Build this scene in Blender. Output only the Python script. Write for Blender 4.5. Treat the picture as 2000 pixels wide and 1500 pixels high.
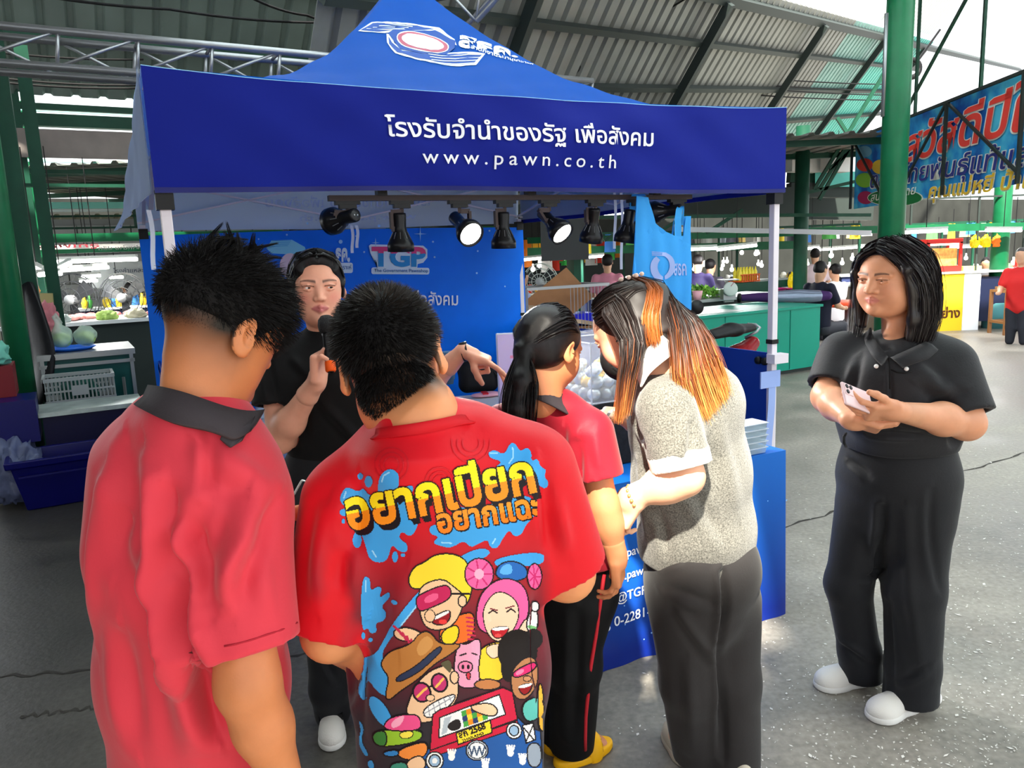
import bpy, bmesh, math, random
import numpy as np
from mathutils import Vector, Matrix, Euler
from mathutils.bvhtree import BVHTree
for _o in list(bpy.data.objects):
 bpy.data.objects.remove(_o)
SC = bpy.context.scene
COL = SC.collection
RNG = np.random.default_rng(7)
random.seed(7)
# ---------------------------------------------------------------- camera
PITCH, ROLL, CAMH, FPX = 0.167, 0.040, 1.60, 1500.0
_cp, _sp, _c, _s = math.cos(PITCH), math.sin(PITCH), math.cos(ROLL), math.sin(ROLL)
CF = np.array([0, _cp, -_sp])
_U0 = np.array([0, _sp, _cp]); _R0 = np.array([1.0, 0, 0])
CR = _c * _R0 - _s * _U0
CU = _s * _R0 + _c * _U0
CC = np.array([0, 0, CAMH])
cam = bpy.data.cameras.new('camera')
cam.sensor_width = 36.0
cam.lens = 36.0 * FPX / 2000.0
cam.clip_end = 300
camo = bpy.data.objects.new('camera', cam)
COL.objects.link(camo)
camo.matrix_world = Matrix(((CR[0], CU[0], -CF[0], 0), (CR[1], CU[1], -CF[1], 0),
       (CR[2], CU[2], -CF[2], CAMH), (0, 0, 0, 1)))
SC.camera = camo
# ---------------------------------------------------------------- world, sun, exposure
SC.view_settings.view_transform = 'Standard'
SC.view_settings.look = 'None'
SC.view_settings.gamma = 1.0
SC.view_settings.use_curve_mapping = False
SC.view_settings.exposure = 0.55
SC.cycles.max_bounces = 6; SC.cycles.diffuse_bounces = 3; SC.cycles.glossy_bounces = 3; SC.cycles.transmission_bounces = 4; SC.cycles.transparent_max_bounces = 6
w = bpy.data.worlds.new('overcast_sky'); SC.world = w
w.use_nodes = True
_nt = w.node_tree
_bg = _nt.nodes['Background']
_bg.inputs[0].default_value = (0.93, 0.97, 1.0, 1)
_bg.inputs[1].default_value = 1.55
SUN_DIR = np.array([-0.20, -0.90, 1.0])          # towards the sun
sl = bpy.data.lights.new('sun', 'SUN')
sl.energy = 14.0; sl.angle = math.radians(1.6); sl.color = (1.0, 0.94, 0.80)
so = bpy.data.objects.new('sun', sl); COL.objects.link(so)
so.rotation_euler = Vector(SUN_DIR).to_track_quat('Z', 'Y').to_euler()
def ray(px, py):
 return CF + CR * (px - 1000) / FPX - CU * (py - 750) / FPX
def at(px, py, Y):
 d = ray(px, py); return CC + d * (Y / d[1])
def gz(px, py, z=0.0):
 d = ray(px, py); return CC + d * ((z - CAMH) / d[2])
def onpl(px, py, p0, n):
 d = ray(px, py); p0 = np.array(p0, float); n = np.array(n, float)
 return CC + d * (np.dot(p0 - CC, n) / np.dot(d, n))
# ---------------------------------------------------------------- materials
MATS = {}
def lin(c):
 return tuple((x / 12.92 if x <= .04045 else ((x + .055) / 1.055) ** 2.4) for x in c)
def hexc(r, g, b):
 return lin((r / 255., g / 255., b / 255.))
def mat(name, rgb=None, rough=.6, metal=0., emit=0., trans=0., alpha=1., spec=.25, ior=1.45,
  noise=0., nscale=20., bump=0., bscale=60., attr=None, sss=0., sheen=0., wave=None, stretch=None, emitc=None, ndet=4):
 if name in MATS: return MATS[name]
 m = bpy.data.materials.new(name); MATS[name] = m
 m.use_nodes = True
 nt = m.node_tree; N = nt.nodes; L = nt.links
 b = N['Principled BSDF']
 c = (*hexc(*rgb), 1) if rgb else (.8, .8, .8, 1)
 b.inputs['Base Color'].default_value = c
 b.inputs['Roughness'].default_value = rough
 b.inputs['Metallic'].default_value = metal
 b.inputs['IOR'].default_value = ior
 b.inputs['Specular IOR Level'].default_value = spec
 b.inputs['Transmission Weight'].default_value = trans
 b.inputs['Alpha'].default_value = alpha
 if sss:
  b.inputs['Subsurface Weight'].default_value = sss
  b.inputs['Subsurface Radius'].default_value = (.012, .005, .003)
  b.inputs['Subsurface Scale'].default_value = 1.0
 if sheen: b.inputs['Sheen Weight'].default_value = sheen
 if emit:
  b.inputs['Emission Color'].default_value = (*hexc(*emitc), 1) if emitc else c
  b.inputs['Emission Strength'].default_value = emit
 src = None
 tc = N.new('ShaderNodeTexCoord')
 vec = tc.outputs['Object']
 if stretch:
  mp = N.new('ShaderNodeMapping'); mp.inputs['Scale'].default_value = stretch
  L.new(vec, mp.inputs['Vector']); vec = mp.outputs[0]
 if attr:
  a = N.new('ShaderNodeAttribute'); a.attribute_name = attr; src = a.outputs['Color']
 if noise:
  nz = N.new('ShaderNodeTexNoise'); nz.inputs['Scale'].default_value = nscale; nz.inputs['Detail'].default_value = ndet
  L.new(vec, nz.inputs['Vector'])
  mr = N.new('ShaderNodeMapRange'); mr.inputs[1].default_value = .3; mr.inputs[2].default_value = .7
  mr.inputs[3].default_value = 1 - noise; mr.inputs[4].default_value = 1 + noise
  L.new(nz.outputs['Fac'], mr.inputs[0])
  mx = N.new('ShaderNodeVectorMath'); mx.operation = 'SCALE'
  if src: L.new(src, mx.inputs[0])
  else: mx.inputs[0].default_value = c[:3]
  L.new(mr.outputs[0], mx.inputs['Scale'])
  src = mx.outputs[0]
 if src: L.new(src, b.inputs['Base Color'])
 if bump:
  nb = N.new('ShaderNodeTexNoise'); nb.inputs['Scale'].default_value = bscale; nb.inputs['Detail'].default_value = 4
  L.new(vec, nb.inputs['Vector'])
  bp = N.new('ShaderNodeBump'); bp.inputs['Strength'].default_value = min(1, bump); bp.inputs['Distance'].default_value = .004
  L.new(nb.outputs['Fac'], bp.inputs['Height']); L.new(bp.outputs[0], b.inputs['Normal'])
 return m
def translucent(m, f=.35):
 """thin cloth or film that lets some light through"""
 nt = m.node_tree; N = nt.nodes; L = nt.links; b = N['Principled BSDF']; out = N['Material Output']
 t = N.new('ShaderNodeBsdfTranslucent'); mx = N.new('ShaderNodeMixShader'); mx.inputs[0].default_value = f
 src = b.inputs['Base Color'].links[0].from_socket if b.inputs['Base Color'].links else None
 if src: L.new(src, t.inputs['Color'])
 else: t.inputs['Color'].default_value = b.inputs['Base Color'].default_value
 L.new(b.outputs[0], mx.inputs[1]); L.new(t.outputs[0], mx.inputs[2]); L.new(mx.outputs[0], out.inputs['Surface'])
 return m
# ---------------------------------------------------------------- objects
def tag(o, label=None, cat=None, group=None, kind=None):
 if label: o['label'] = label
 if cat: o['category'] = cat
 if group: o['group'] = group
 if kind: o['kind'] = kind
 return o
def link(name, me, parent=None, mats=(), smooth=True):
 o = bpy.data.objects.new(name, me); COL.objects.link(o)
 for m in (mats if isinstance(mats, (list, tuple)) else [mats]):
  me.materials.append(m)
 if parent is not None:
  o.parent = parent
  o.matrix_parent_inverse = parent_world(parent).inverted()
 if smooth and len(me.polygons):
  me.polygons.foreach_set('use_smooth', np.ones(len(me.polygons), bool))
 return o
def parent_world(p):
 if p.parent is not None: return parent_world(p.parent) @ p.matrix_parent_inverse @ p.matrix_basis
 return p.matrix_basis.copy()
def empty(name, loc=(0, 0, 0), rz=0., label=None, cat=None, group=None, kind=None, parent=None):
 o = bpy.data.objects.new(name, None); COL.objects.link(o)
 o.empty_display_size = .05
 o.location = loc; o.rotation_euler = (0, 0, rz)
 if parent is not None:
  o.parent = parent; o.matrix_parent_inverse = parent_world(parent).inverted()
 return tag(o, label, cat, group, kind)
def pyd(name, v, f, mats=(), parent=None, smooth=True, label=None, cat=None, group=None, kind=None, mi=None):
 me = bpy.data.meshes.new(name)
 me.from_pydata([tuple(map(float, p)) for p in v], [], [tuple(map(int, q)) for q in f]); me.update()
 o = link(name, me, parent, mats, smooth)
 if mi is not None: me.polygons.foreach_set('material_index', np.array(mi, np.int32))
 return tag(o, label, cat, group, kind)
def npm(name, v, q, mats=(), parent=None, smooth=True, **kw):
 """fast mesh from numpy: v (n,3), q (m,k)"""
 v = np.asarray(v, np.float32); q = np.asarray(q, np.int32)
 me = bpy.data.meshes.new(name)
 k = q.shape[1]
 me.vertices.add(len(v)); me.vertices.foreach_set('co', v.ravel())
 me.loops.add(q.size); me.loops.foreach_set('vertex_index', q.ravel())
 me.polygons.add(len(q)); me.polygons.foreach_set('loop_start', np.arange(0, q.size, k, dtype=np.int32))
 me.update(calc_edges=True); me.validate()
 o = link(name, me, parent, mats, smooth)
 return tag(o, **kw)
def setcol(o, cols, name='Col'):
 a = o.data.color_attributes.new(name, 'FLOAT_COLOR', 'POINT')
 cols = np.asarray(cols, np.float32)
 if cols.shape[1] == 3: cols = np.c_[cols, np.ones(len(cols), np.float32)]
 a.data.foreach_set('color', cols.ravel())
class MB:
 """collects simple solids into one mesh (world coordinates unless M is given)"""
 def __init__(s): s.v = []; s.f = []; s.m = []
 def add(s, v, f, mi=0):
  n = len(s.v); s.v += [tuple(map(float, p)) for p in v]; s.f += [tuple(i + n for i in q) for q in f]; s.m += [mi] * len(f)
  return s
 def box(s, c, h, M=None, mi=0, taper=None):
  c = np.array(c, float); h = np.array(h, float)
  P = []
  for z in (-1, 1):
   for x, y in ((-1, -1), (1, -1), (1, 1), (-1, 1)):
    t = taper if (taper and z < 0) else 1
    P.append(np.array([x * h[0] * t, y * h[1] * t, z * h[2]]))
  P = np.array(P)
  if M is not None: P = P @ np.array(M)[:3, :3].T
  P = P + c
  return s.add(P, [(3, 2, 1, 0), (4, 5, 6, 7), (0, 1, 5, 4), (1, 2, 6, 5), (2, 3, 7, 6), (3, 0, 4, 7)], mi)
 def bar(s, a, b, w, h=None, up=(0, 0, 1), mi=0):
  a = np.array(a, float); b = np.array(b, float); h = h or w
  d = b - a; Ln = np.linalg.norm(d); d /= Ln
  up = np.array(up, float)
  if abs(d @ up) > .95: up = np.array([0, 1., 0])
  x = np.cross(d, up); x /= np.linalg.norm(x); y = np.cross(x, d)
  M = np.array([x, d, y]).T
  return s.box((a + b) / 2, (w / 2, Ln / 2, h / 2), M, mi)
 def tube(s, pts, r, n=8, mi=0, cap=True):
  pts = np.array(pts, float); rr = np.broadcast_to(np.asarray(r, float), (len(pts),))
  T = np.gradient(pts, axis=0); T /= np.linalg.norm(T, axis=1)[:, None] + 1e-12
  up = np.array([0, 0, 1.]) if abs(T[0, 2]) < .9 else np.array([0, 1., 0])
  x = np.cross(T[0], up); x /= np.linalg.norm(x)
  V = []
  for i in range(len(pts)):
   x = x - (x @ T[i]) * T[i]; x /= np.linalg.norm(x); y = np.cross(T[i], x)
   for k in range(n):
    a = 2 * math.pi * k / n
    V.append(pts[i] + rr[i] * (math.cos(a) * x + math.sin(a) * y))
  F = []
  for i in range(len(pts) - 1):
   for k in range(n):
    F.append((i * n + k, i * n + (k + 1) % n, (i + 1) * n + (k + 1) % n, (i + 1) * n + k))
  if cap:
   F.append(tuple(range(n))[::-1]); F.append(tuple((len(pts) - 1) * n + k for k in range(n)))
  return s.add(V, F, mi)
 def lathe(s, prof, c, axis=(0, 0, 1), n=20, mi=0):
  """prof: [(r, z)] along axis"""
  ax = np.array(axis, float); ax /= np.linalg.norm(ax)
  up = np.array([0, 0, 1.]) if abs(ax[2]) < .9 else np.array([1., 0, 0])
  x = np.cross(ax, up); x /= np.linalg.norm(x); y = np.cross(ax, x)
  V = []; c = np.array(c, float)
  for r, z in prof:
   for k in range(n):
    a = 2 * math.pi * k / n
    V.append(c + ax * z + max(r, 1e-5) * (math.cos(a) * x + math.sin(a) * y))
  F = []
  for i in range(len(prof) - 1):
   for k in range(n):
    F.append((i * n + k, i * n + (k + 1) % n, (i + 1) * n + (k + 1) % n, (i + 1) * n + k))
  F.append(tuple(range(n))[::-1]); F.append(tuple((len(prof) - 1) * n + k for k in range(n)))
  return s.add(V, F, mi)
 def grid(s, fn, nu, nv, mi=0, flip=False):
  V = [fn(i / nu, j / nv) for j in range(nv + 1) for i in range(nu + 1)]
  F = []
  for j in range(nv):
   for i in range(nu):
    q = (j * (nu + 1) + i, j * (nu + 1) + i + 1, (j + 1) * (nu + 1) + i + 1, (j + 1) * (nu + 1) + i)
    F.append(q[::-1] if flip else q)
  return s.add(V, F, mi)
 def build(s, name, mats, parent=None, smooth=False, **kw):
  return pyd(name, s.v, s.f, mats, parent, smooth, mi=s.m, **kw)
def bevel(o, w=.004, seg=2):
 m = o.modifiers.new('bevel', 'BEVEL'); m.width = w; m.segments = seg; m.limit_method = 'ANGLE'
 return o
def copy_tree(o, parent=None):
 c = o.copy(); COL.objects.link(c)
 if parent is not None: c.parent = parent
 for ch in list(o.children): copy_tree(ch, c)
 return c
def fix_normals(o):
 bm = bmesh.new(); bm.from_mesh(o.data); bmesh.ops.recalc_face_normals(bm, faces=bm.faces[:]); bm.to_mesh(o.data); bm.free()
 return o
# ---------------------------------------------------------------- lettering
def text2d(body, size=1., bold=0., space=1., shear=0., maxedge=None, word=1., line=1.):
 cu = bpy.data.curves.new('t', 'FONT'); cu.body = body; cu.size = size; cu.offset = bold * size
 cu.space_character = space; cu.shear = shear; cu.space_word = word; cu.resolution_u = 3
 cu.align_x = 'LEFT'
 o = bpy.data.objects.new('t', cu); COL.objects.link(o)
 dg = bpy.context.evaluated_depsgraph_get(); dg.update()
 me = bpy.data.meshes.new_from_object(o.evaluated_get(dg))
 bpy.data.objects.remove(o); bpy.data.curves.remove(cu)
 bm = bmesh.new(); bm.from_mesh(me); bpy.data.meshes.remove(me)
 bmesh.ops.triangulate(bm, faces=bm.faces[:])
 if maxedge: split_long(bm, maxedge)
 v = np.array([p.co[:2] for p in bm.verts]) if len(bm.verts) else np.zeros((0, 2)); bm.verts.index_update()
 f = np.array([[p.index for p in q.verts] for q in bm.faces]); bm.free()
 return v, f
def split_long(bm, L):
 for _ in range(6):
  e = [x for x in bm.edges if x.calc_length() > L]
  if not e: break
  bmesh.ops.subdivide_edges(bm, edges=e, cuts=1)
  bmesh.ops.triangulate(bm, faces=[f for f in bm.faces if len(f.verts) > 3])
def poly2d(pts, maxedge=None):
 bm = bmesh.new(); vs = [bm.verts.new((x, y, 0)) for x, y in pts]
 f = bm.faces.new(vs); bmesh.ops.triangulate(bm, faces=[f])
 if maxedge: split_long(bm, maxedge)
 v = np.array([p.co[:2] for p in bm.verts]); bm.verts.index_update()
 f = np.array([[p.index for p in q.verts] for q in bm.faces]); bm.free()
 return v, f
def fit2d(v, x0, y0, x1=None, h=None, w=None):
 """scale/translate so that bbox starts at x0,y0 with width w or height h"""
 lo, hi = v.min(0), v.max(0)
 s = (w / (hi[0] - lo[0])) if w else (h / (hi[1] - lo[1]))
 return (v - lo) * s + np.array([x0, y0])
def islands(n, f):
 p = np.arange(n)
 for _ in range(200):
  m = p[f].min(1); q = p.copy()
  for k in range(f.shape[1]): np.minimum.at(q, f[:, k], m)
  q = q[q]
  if (q == p).all(): break
  p = q
 return p
def pieces(name, V, f, m, parent, **kw):
 """flat print: each separate letter or mark is a piece of its own"""
 V = np.asarray(V); f = np.asarray(f); lab = islands(len(V), f); fl = lab[f[:, 0]]
 # loops and marks of one letter stay together when they overlap sideways
 o = None
 for k in np.unique(fl):
  q = f[fl == k]; u, inv = np.unique(q, return_inverse=True)
  o = npm(name, V[u], inv.reshape(q.shape), m, parent, smooth=False, **kw)
 return o
def decal(name, v2, f, fn, m, parent, **kw):
 """fn(u,v)->world point, already offset from the surface"""
 V = np.array([fn(a, b) for a, b in v2])
 if 'lettering' in name: return pieces('letter', V, f, m, parent, **kw)
 return npm(name, V, f, m, parent, smooth=False, **kw)
def ellipse_pts(cx, cy, rx, ry, n=28, a0=0, a1=2 * math.pi):
 return [(cx + rx * math.cos(a0 + (a1 - a0) * i / n), cy + ry * math.sin(a0 + (a1 - a0) * i / n)) for i in range(n)]
# ---------------------------------------------------------------- signed distance modelling
def rot(rx=0, ry=0, rz=0):
 return np.array(Euler((rx, ry, rz), 'XYZ').to_matrix())
def nrm(a):
 a = np.array(a, float); return a / np.linalg.norm(a)
class S:
 def __init__(s): s.p = []
 def _a(s, kind, lo, hi, fn, k, op, cut):
  s.p.append((kind, np.array(lo, float), np.array(hi, float), fn, k, op, cut)); return s
 def cap(s, a, b, ra, rb=None, k=.02, op='u', cut=None):
  a = np.array(a, float); b = np.array(b, float); rb = ra if rb is None else rb
  ba = b - a; bb = ba @ ba
  def fn(P):
   pa = P - a; t = np.clip((pa @ ba) / max(bb, 1e-12), 0, 1)
   return np.linalg.norm(pa - t[..., None] * ba, axis=-1) - (ra + (rb - ra) * t)
  r = max(ra, rb)
  return s._a('cap', np.minimum(a, b) - r, np.maximum(a, b) + r, fn, k, op, cut)
 def chain(s, pts, rad, k=.02, op='u', cut=None):
  for i in range(len(pts) - 1): s.cap(pts[i], pts[i + 1], rad[i], rad[i + 1], k, op, cut)
  return s
 def ell(s, c, r, R=None, k=.02, op='u', cut=None):
  c = np.array(c, float); r = np.array(r, float); R = np.eye(3) if R is None else np.array(R)
  def fn(P):
   q = (P - c) @ R
   k0 = np.linalg.norm(q / r, axis=-1); k1 = np.linalg.norm(q / (r * r), axis=-1) + 1e-9
   return k0 * (k0 - 1) / k1
  e = np.abs(R) @ r
  return s._a('ell', c - e, c + e, fn, k, op, cut)
 def box(s, c, h, R=None, rd=.01, k=.02, op='u', cut=None):
  c = np.array(c, float); h = np.array(h, float) - rd; R = np.eye(3) if R is None else np.array(R)
  def fn(P):
   q = np.abs((P - c) @ R) - h
   return np.linalg.norm(np.maximum(q, 0), axis=-1) + np.minimum(q.max(-1), 0) - rd
  e = np.abs(R) @ (h + rd)
  return s._a('box', c - e, c + e, fn, k, op, cut)
 def ecap(s, a, b, ra, rb, side, k=.03, op='u', cut=None):
  """elliptic capsule: ra=(half width along side, half depth)"""
  a = np.array(a, float); b = np.array(b, float); ax = b - a; Ln = np.linalg.norm(ax); ax = ax / Ln
  sd = np.array(side, float); sd = sd - (sd @ ax) * ax; sd /= np.linalg.norm(sd); dp = np.cross(ax, sd)
  ra = np.array(ra, float); rb = np.array(rb, float)
  def fn(P):
   q = P - a; w = q @ ax; t = np.clip(w / Ln, 0, 1)
   over = w - t * Ln
   rx = ra[0] + (rb[0] - ra[0]) * t; ry = ra[1] + (rb[1] - ra[1]) * t
   u = q @ sd; v = q @ dp
   mn = np.minimum(rx, ry)
   k0 = np.sqrt((u / rx) ** 2 + (v / ry) ** 2 + (over / mn) ** 2)
   k1 = np.sqrt((u / rx ** 2) ** 2 + (v / ry ** 2) ** 2 + (over / mn ** 2) ** 2) + 1e-9
   return k0 * (k0 - 1) / k1
  m = max(ra.max(), rb.max())
  return s._a('ecap', np.minimum(a, b) - m, np.maximum(a, b) + m, fn, k, op, cut)
 def sweep(s, pts, rads, side, k=.03, **kw):
  for i in range(len(pts) - 1): s.ecap(pts[i], pts[i + 1], rads[i], rads[i + 1], side, k, **kw)
  return s
 def mesh(s, res, pad=.012):
  adds = [p for p in s.p if p[5] == 'u']
  lo = np.min([p[1] for p in adds], 0) - pad; hi = np.max([p[2] for p in adds], 0) + pad
  n = np.ceil((hi - lo) / res).astype(int) + 2
  G = np.full(n, .3, np.float32)
  ax = [lo[i] + res * np.arange(n[i]) for i in range(3)]
  for kind, plo, phi, fn, k, op, cut in s.p:
   m = k + 2.5 * res + .004
   i0 = np.clip(np.floor((plo - m - lo) / res).astype(int), 0, n); i1 = np.clip(np.ceil((phi + m - lo) / res).astype(int) + 1, 0, n)
   if (i1 <= i0).any(): continue
   sl_ = tuple(slice(i0[i], i1[i]) for i in range(3))
   P = np.stack(np.meshgrid(*[ax[i][i0[i]:i1[i]] for i in range(3)], indexing='ij'), -1)
   d = fn(P)
   if cut is not None:
    for cn, cp_ in cut:
     d = np.maximum(d, (P - np.array(cp_, float)) @ nrm(cn))
   g = G[sl_]
   if op == 'u':
    h = np.maximum(k - np.abs(g - d), 0) / max(k, 1e-6)
    G[sl_] = np.minimum(g, d) - h * h * k * .25
   elif op == 's':
    d = -d
    h = np.maximum(k - np.abs(g - d), 0) / max(k, 1e-6)
    G[sl_] = np.maximum(g, d) + h * h * k * .25
   elif op == 'i':
    G[sl_] = np.maximum(g, d)
  return surface_nets(G, lo, res)
def surface_nets(G, lo, res):
 n = np.array(G.shape)
 ins = G < 0
 c = np.zeros(n - 1, np.int8)
 for dx in (0, 1):
  for dy in (0, 1):
   for dz in (0, 1):
    c += ins[dx:n[0] - 1 + dx, dy:n[1] - 1 + dy, dz:n[2] - 1 + dz]
 act = (c > 0) & (c < 8)
 idx = np.full(n - 1, -1, np.int64)
 I = np.argwhere(act)
 idx[act] = np.arange(len(I))
 acc = np.zeros((len(I), 3)); cnt = np.zeros(len(I))
 corners = [(a, b, d) for a in (0, 1) for b in (0, 1) for d in (0, 1)]
 val = {k: G[I[:, 0] + k[0], I[:, 1] + k[1], I[:, 2] + k[2]].astype(float) for k in corners}
 for a in corners:
  for axis in range(3):
   if a[axis] == 0:
    b = list(a); b[axis] = 1; b = tuple(b)
    va, vb = val[a], val[b]
    m = (va < 0) != (vb < 0)
    t = np.where(m, va / np.where(m, va - vb, 1), 0)
    p = np.array(a, float)[None].repeat(len(I), 0); p[:, axis] += t
    acc[m] += p[m]; cnt[m] += 1
 V = lo + res * (I + acc / cnt[:, None])
 Q = []
 for axis in range(3):
  o = [(1, 2), (2, 0), (0, 1)][axis]
  sl0 = [slice(None)] * 3; sl1 = [slice(None)] * 3
  sl0[axis] = slice(0, n[axis] - 1); sl1[axis] = slice(1, n[axis])
  for d in o:
   sl0[d] = slice(1, n[d] - 1); sl1[d] = slice(1, n[d] - 1)
  A = ins[tuple(sl0)]; B = ins[tuple(sl1)]
  for flip, msk in ((False, A & ~B), (True, ~A & B)):
   E = np.argwhere(msk)
   if not len(E): continue
   base = E.copy(); base[:, o[0]] += 1; base[:, o[1]] += 1
   def cell(da, db):
    q = base.copy(); q[:, o[0]] += da; q[:, o[1]] += db
    return idx[q[:, 0], q[:, 1], q[:, 2]]
   q = np.stack([cell(-1, -1), cell(0, -1), cell(0, 0), cell(-1, 0)], 1)
   Q.append(q[:, ::-1] if flip else q)
 Q = np.concatenate(Q) if Q else np.zeros((0, 4), int)
 Q = Q[(Q >= 0).all(1)]
 return V, Q
def vnorm(V, Q):
 n = np.cross(V[Q[:, 2]] - V[Q[:, 0]], V[Q[:, 3 % Q.shape[1]]] - V[Q[:, 1]])
 N = np.zeros_like(V)
 for k in range(Q.shape[1]): np.add.at(N, Q[:, k], n)
 return N / (np.linalg.norm(N, axis=1)[:, None] + 1e-12)
def relax(V, Q, it=2, f=.5):
 for _ in range(it):
  A = np.zeros_like(V); c = np.zeros(len(V))
  for k in range(4):
   a, b = Q[:, k], Q[:, (k + 1) % 4]
   np.add.at(A, a, V[b]); np.add.at(A, b, V[a]); np.add.at(c, a, 1); np.add.at(c, b, 1)
  V = V + f * (A / np.maximum(c, 1)[:, None] - V)
 return V
def seg_dist(P, a, b):
 a = np.array(a, float); b = np.array(b, float); ba = b - a
 t = np.clip(((P - a) @ ba) / (ba @ ba), 0, 1)
 return np.linalg.norm(P - a - t[:, None] * ba, axis=1), t
def folds(V, N, L):
 """L: (a, b, width, height): cloth fold ridge (or valley when negative) along a-b"""
 D = np.zeros(len(V))
 for a, b, wd, h in L:
  d, t = seg_dist(V, a, b); x = d / wd
  D += h * np.exp(-x * x) * np.sin(np.pi * np.clip(.12 + .88 * t, 0, 1)) ** .6
 return V + N * D[:, None]
def vnoise(P, f, seed=0):
 """cheap smooth pseudo noise from sines"""
 r = np.random.default_rng(seed); o = np.zeros(len(P))
 for i in range(6):
  k = r.normal(size=3); k /= np.linalg.norm(k)
  o += np.sin(P @ (k * f * r.uniform(.6, 1.5)) + r.uniform(0, 6.28))
 return o / 6 * 1.7
# ---------------------------------------------------------------- hair ribbons
def ribbons(paths, width, view=None, taper=.25):
 """paths (n,k,3) -> verts, quads, t(0..1 along)"""
 n, k, _ = paths.shape
 T = np.gradient(paths, axis=1); T /= np.linalg.norm(T, axis=2)[..., None] + 1e-9
 rv = RNG.normal(size=(n, 1, 3)); Sx = np.cross(T, rv); Sx /= np.linalg.norm(Sx, axis=2)[..., None] + 1e-9
 tt = np.linspace(0, 1, k)
 wd = (np.asarray(width).reshape(-1, 1) if np.ndim(width) else width) * (1 - (1 - taper) * tt ** 2)[None, :]
 wd = np.broadcast_to(wd, (n, k))
 A = paths - Sx * wd[..., None] / 2; B = paths + Sx * wd[..., None] / 2
 V = np.stack([A, B], 2).reshape(-1, 3)
 b = (np.arange(n) * k * 2)[:, None] + (np.arange(k - 1) * 2)[None, :]
 Q = np.stack([b, b + 1, b + 3, b + 2], -1).reshape(-1, 4)
 t = np.broadcast_to(np.repeat(tt, 2)[None], (n, 2 * k)).ravel()
 sid = np.repeat(np.arange(n), 2 * k)
 return V, Q, t, sid
def lock(guides, radii, n, wobble=.004, seed=1, flat=(1, 1, 1)):
 """strands filling a tube around a guide polyline"""
 r = np.random.default_rng(seed)
 g = np.array(guides, float); k = 9
 s = np.linspace(0, len(g) - 1, k)
 def cr(i_s):
  i = np.clip(np.floor(i_s).astype(int), 0, len(g) - 2); u = (i_s - i)[:, None]
  p0 = g[np.maximum(i - 1, 0)]; p1 = g[i]; p2 = g[i + 1]; p3 = g[np.minimum(i + 2, len(g) - 1)]
  return .5 * (2 * p1 + (p2 - p0) * u + (2 * p0 - 5 * p1 + 4 * p2 - p3) * u ** 2 + (3 * p1 - p0 - 3 * p2 + p3) * u ** 3)
 C = cr(s); rad = np.interp(s, np.arange(len(g)), radii)
 off = r.normal(size=(n, 3)); off /= np.linalg.norm(off, axis=1)[:, None]; off *= r.uniform(.25, 1, (n, 1)) ** .5
 off *= np.array(flat)
 P = C[None] + off[:, None, :] * rad[None, :, None] + r.normal(size=(n, 1, 3)) * wobble * np.linspace(0, 1, k)[None, :, None]
 return P
# ================================================================= the setting
E1 = np.array([.868, .497, 0]); E2 = np.array([-.497, .868, 0]); EZ = np.array([0, 0, 1.])
YAW = math.atan2(E1[1], E1[0])
RB = np.array([E1, E2, EZ]).T                     # building axes
# --- floor
m_floor = mat('concrete_floor', (120, 115, 108), rough=.5)
def _floor_nodes():
 nt = m_floor.node_tree; N = nt.nodes; L = nt.links; b = N['Principled BSDF']
 tc = N.new('ShaderNodeTexCoord')
 n1 = N.new('ShaderNodeTexNoise'); n1.inputs['Scale'].default_value = .9; n1.inputs['Detail'].default_value = 9; n1.inputs['Roughness'].default_value = .65
 n2 = N.new('ShaderNodeTexNoise'); n2.inputs['Scale'].default_value = 42; n2.inputs['Detail'].default_value = 5
 L.new(tc.outputs['Object'], n1.inputs['Vector']); L.new(tc.outputs['Object'], n2.inputs['Vector'])
 r = N.new('ShaderNodeValToRGB'); e = r.color_ramp.elements
 e[0].position = .3; e[0].color = (*hexc(96, 92, 86), 1); e[1].position = .72; e[1].color = (*hexc(164, 158, 148), 1)
 L.new(n1.outputs['Fac'], r.inputs[0])
 mx = N.new('ShaderNodeMixRGB'); mx.blend_type = 'OVERLAY'; mx.inputs[0].default_value = .45
 L.new(r.outputs[0], mx.inputs[1]); L.new(n2.outputs['Fac'], mx.inputs[2])
 # mostly shade painted into the left of the concrete, plus some grime; ragged edge
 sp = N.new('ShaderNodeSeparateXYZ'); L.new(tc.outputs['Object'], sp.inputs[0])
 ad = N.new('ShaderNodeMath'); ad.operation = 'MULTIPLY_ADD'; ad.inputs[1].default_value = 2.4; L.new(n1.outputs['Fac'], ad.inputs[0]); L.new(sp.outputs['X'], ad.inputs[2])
 lshade = N.new('ShaderNodeMapRange'); lshade.inputs[1].default_value = -.9; lshade.inputs[2].default_value = 1.9; lshade.inputs[3].default_value = .22; lshade.inputs[4].default_value = 1.; lshade.interpolation_type = 'SMOOTHSTEP'
 L.new(ad.outputs[0], lshade.inputs[0])
 sc2 = N.new('ShaderNodeVectorMath'); sc2.operation = 'SCALE'; L.new(mx.outputs[0], sc2.inputs[0]); L.new(lshade.outputs[0], sc2.inputs['Scale'])
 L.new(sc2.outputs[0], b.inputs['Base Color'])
 mr = N.new('ShaderNodeMapRange'); mr.inputs[1].default_value = .35; mr.inputs[2].default_value = .65; mr.inputs[3].default_value = .28; mr.inputs[4].default_value = .6
 L.new(n1.outputs['Fac'], mr.inputs[0]); L.new(mr.outputs[0], b.inputs['Roughness'])
 bp = N.new('ShaderNodeBump'); bp.inputs['Strength'].default_value = .35; bp.inputs['Distance'].default_value = .004
 L.new(n2.outputs['Fac'], bp.inputs['Height']); L.new(bp.outputs[0], b.inputs['Normal'])
_floor_nodes()
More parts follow.
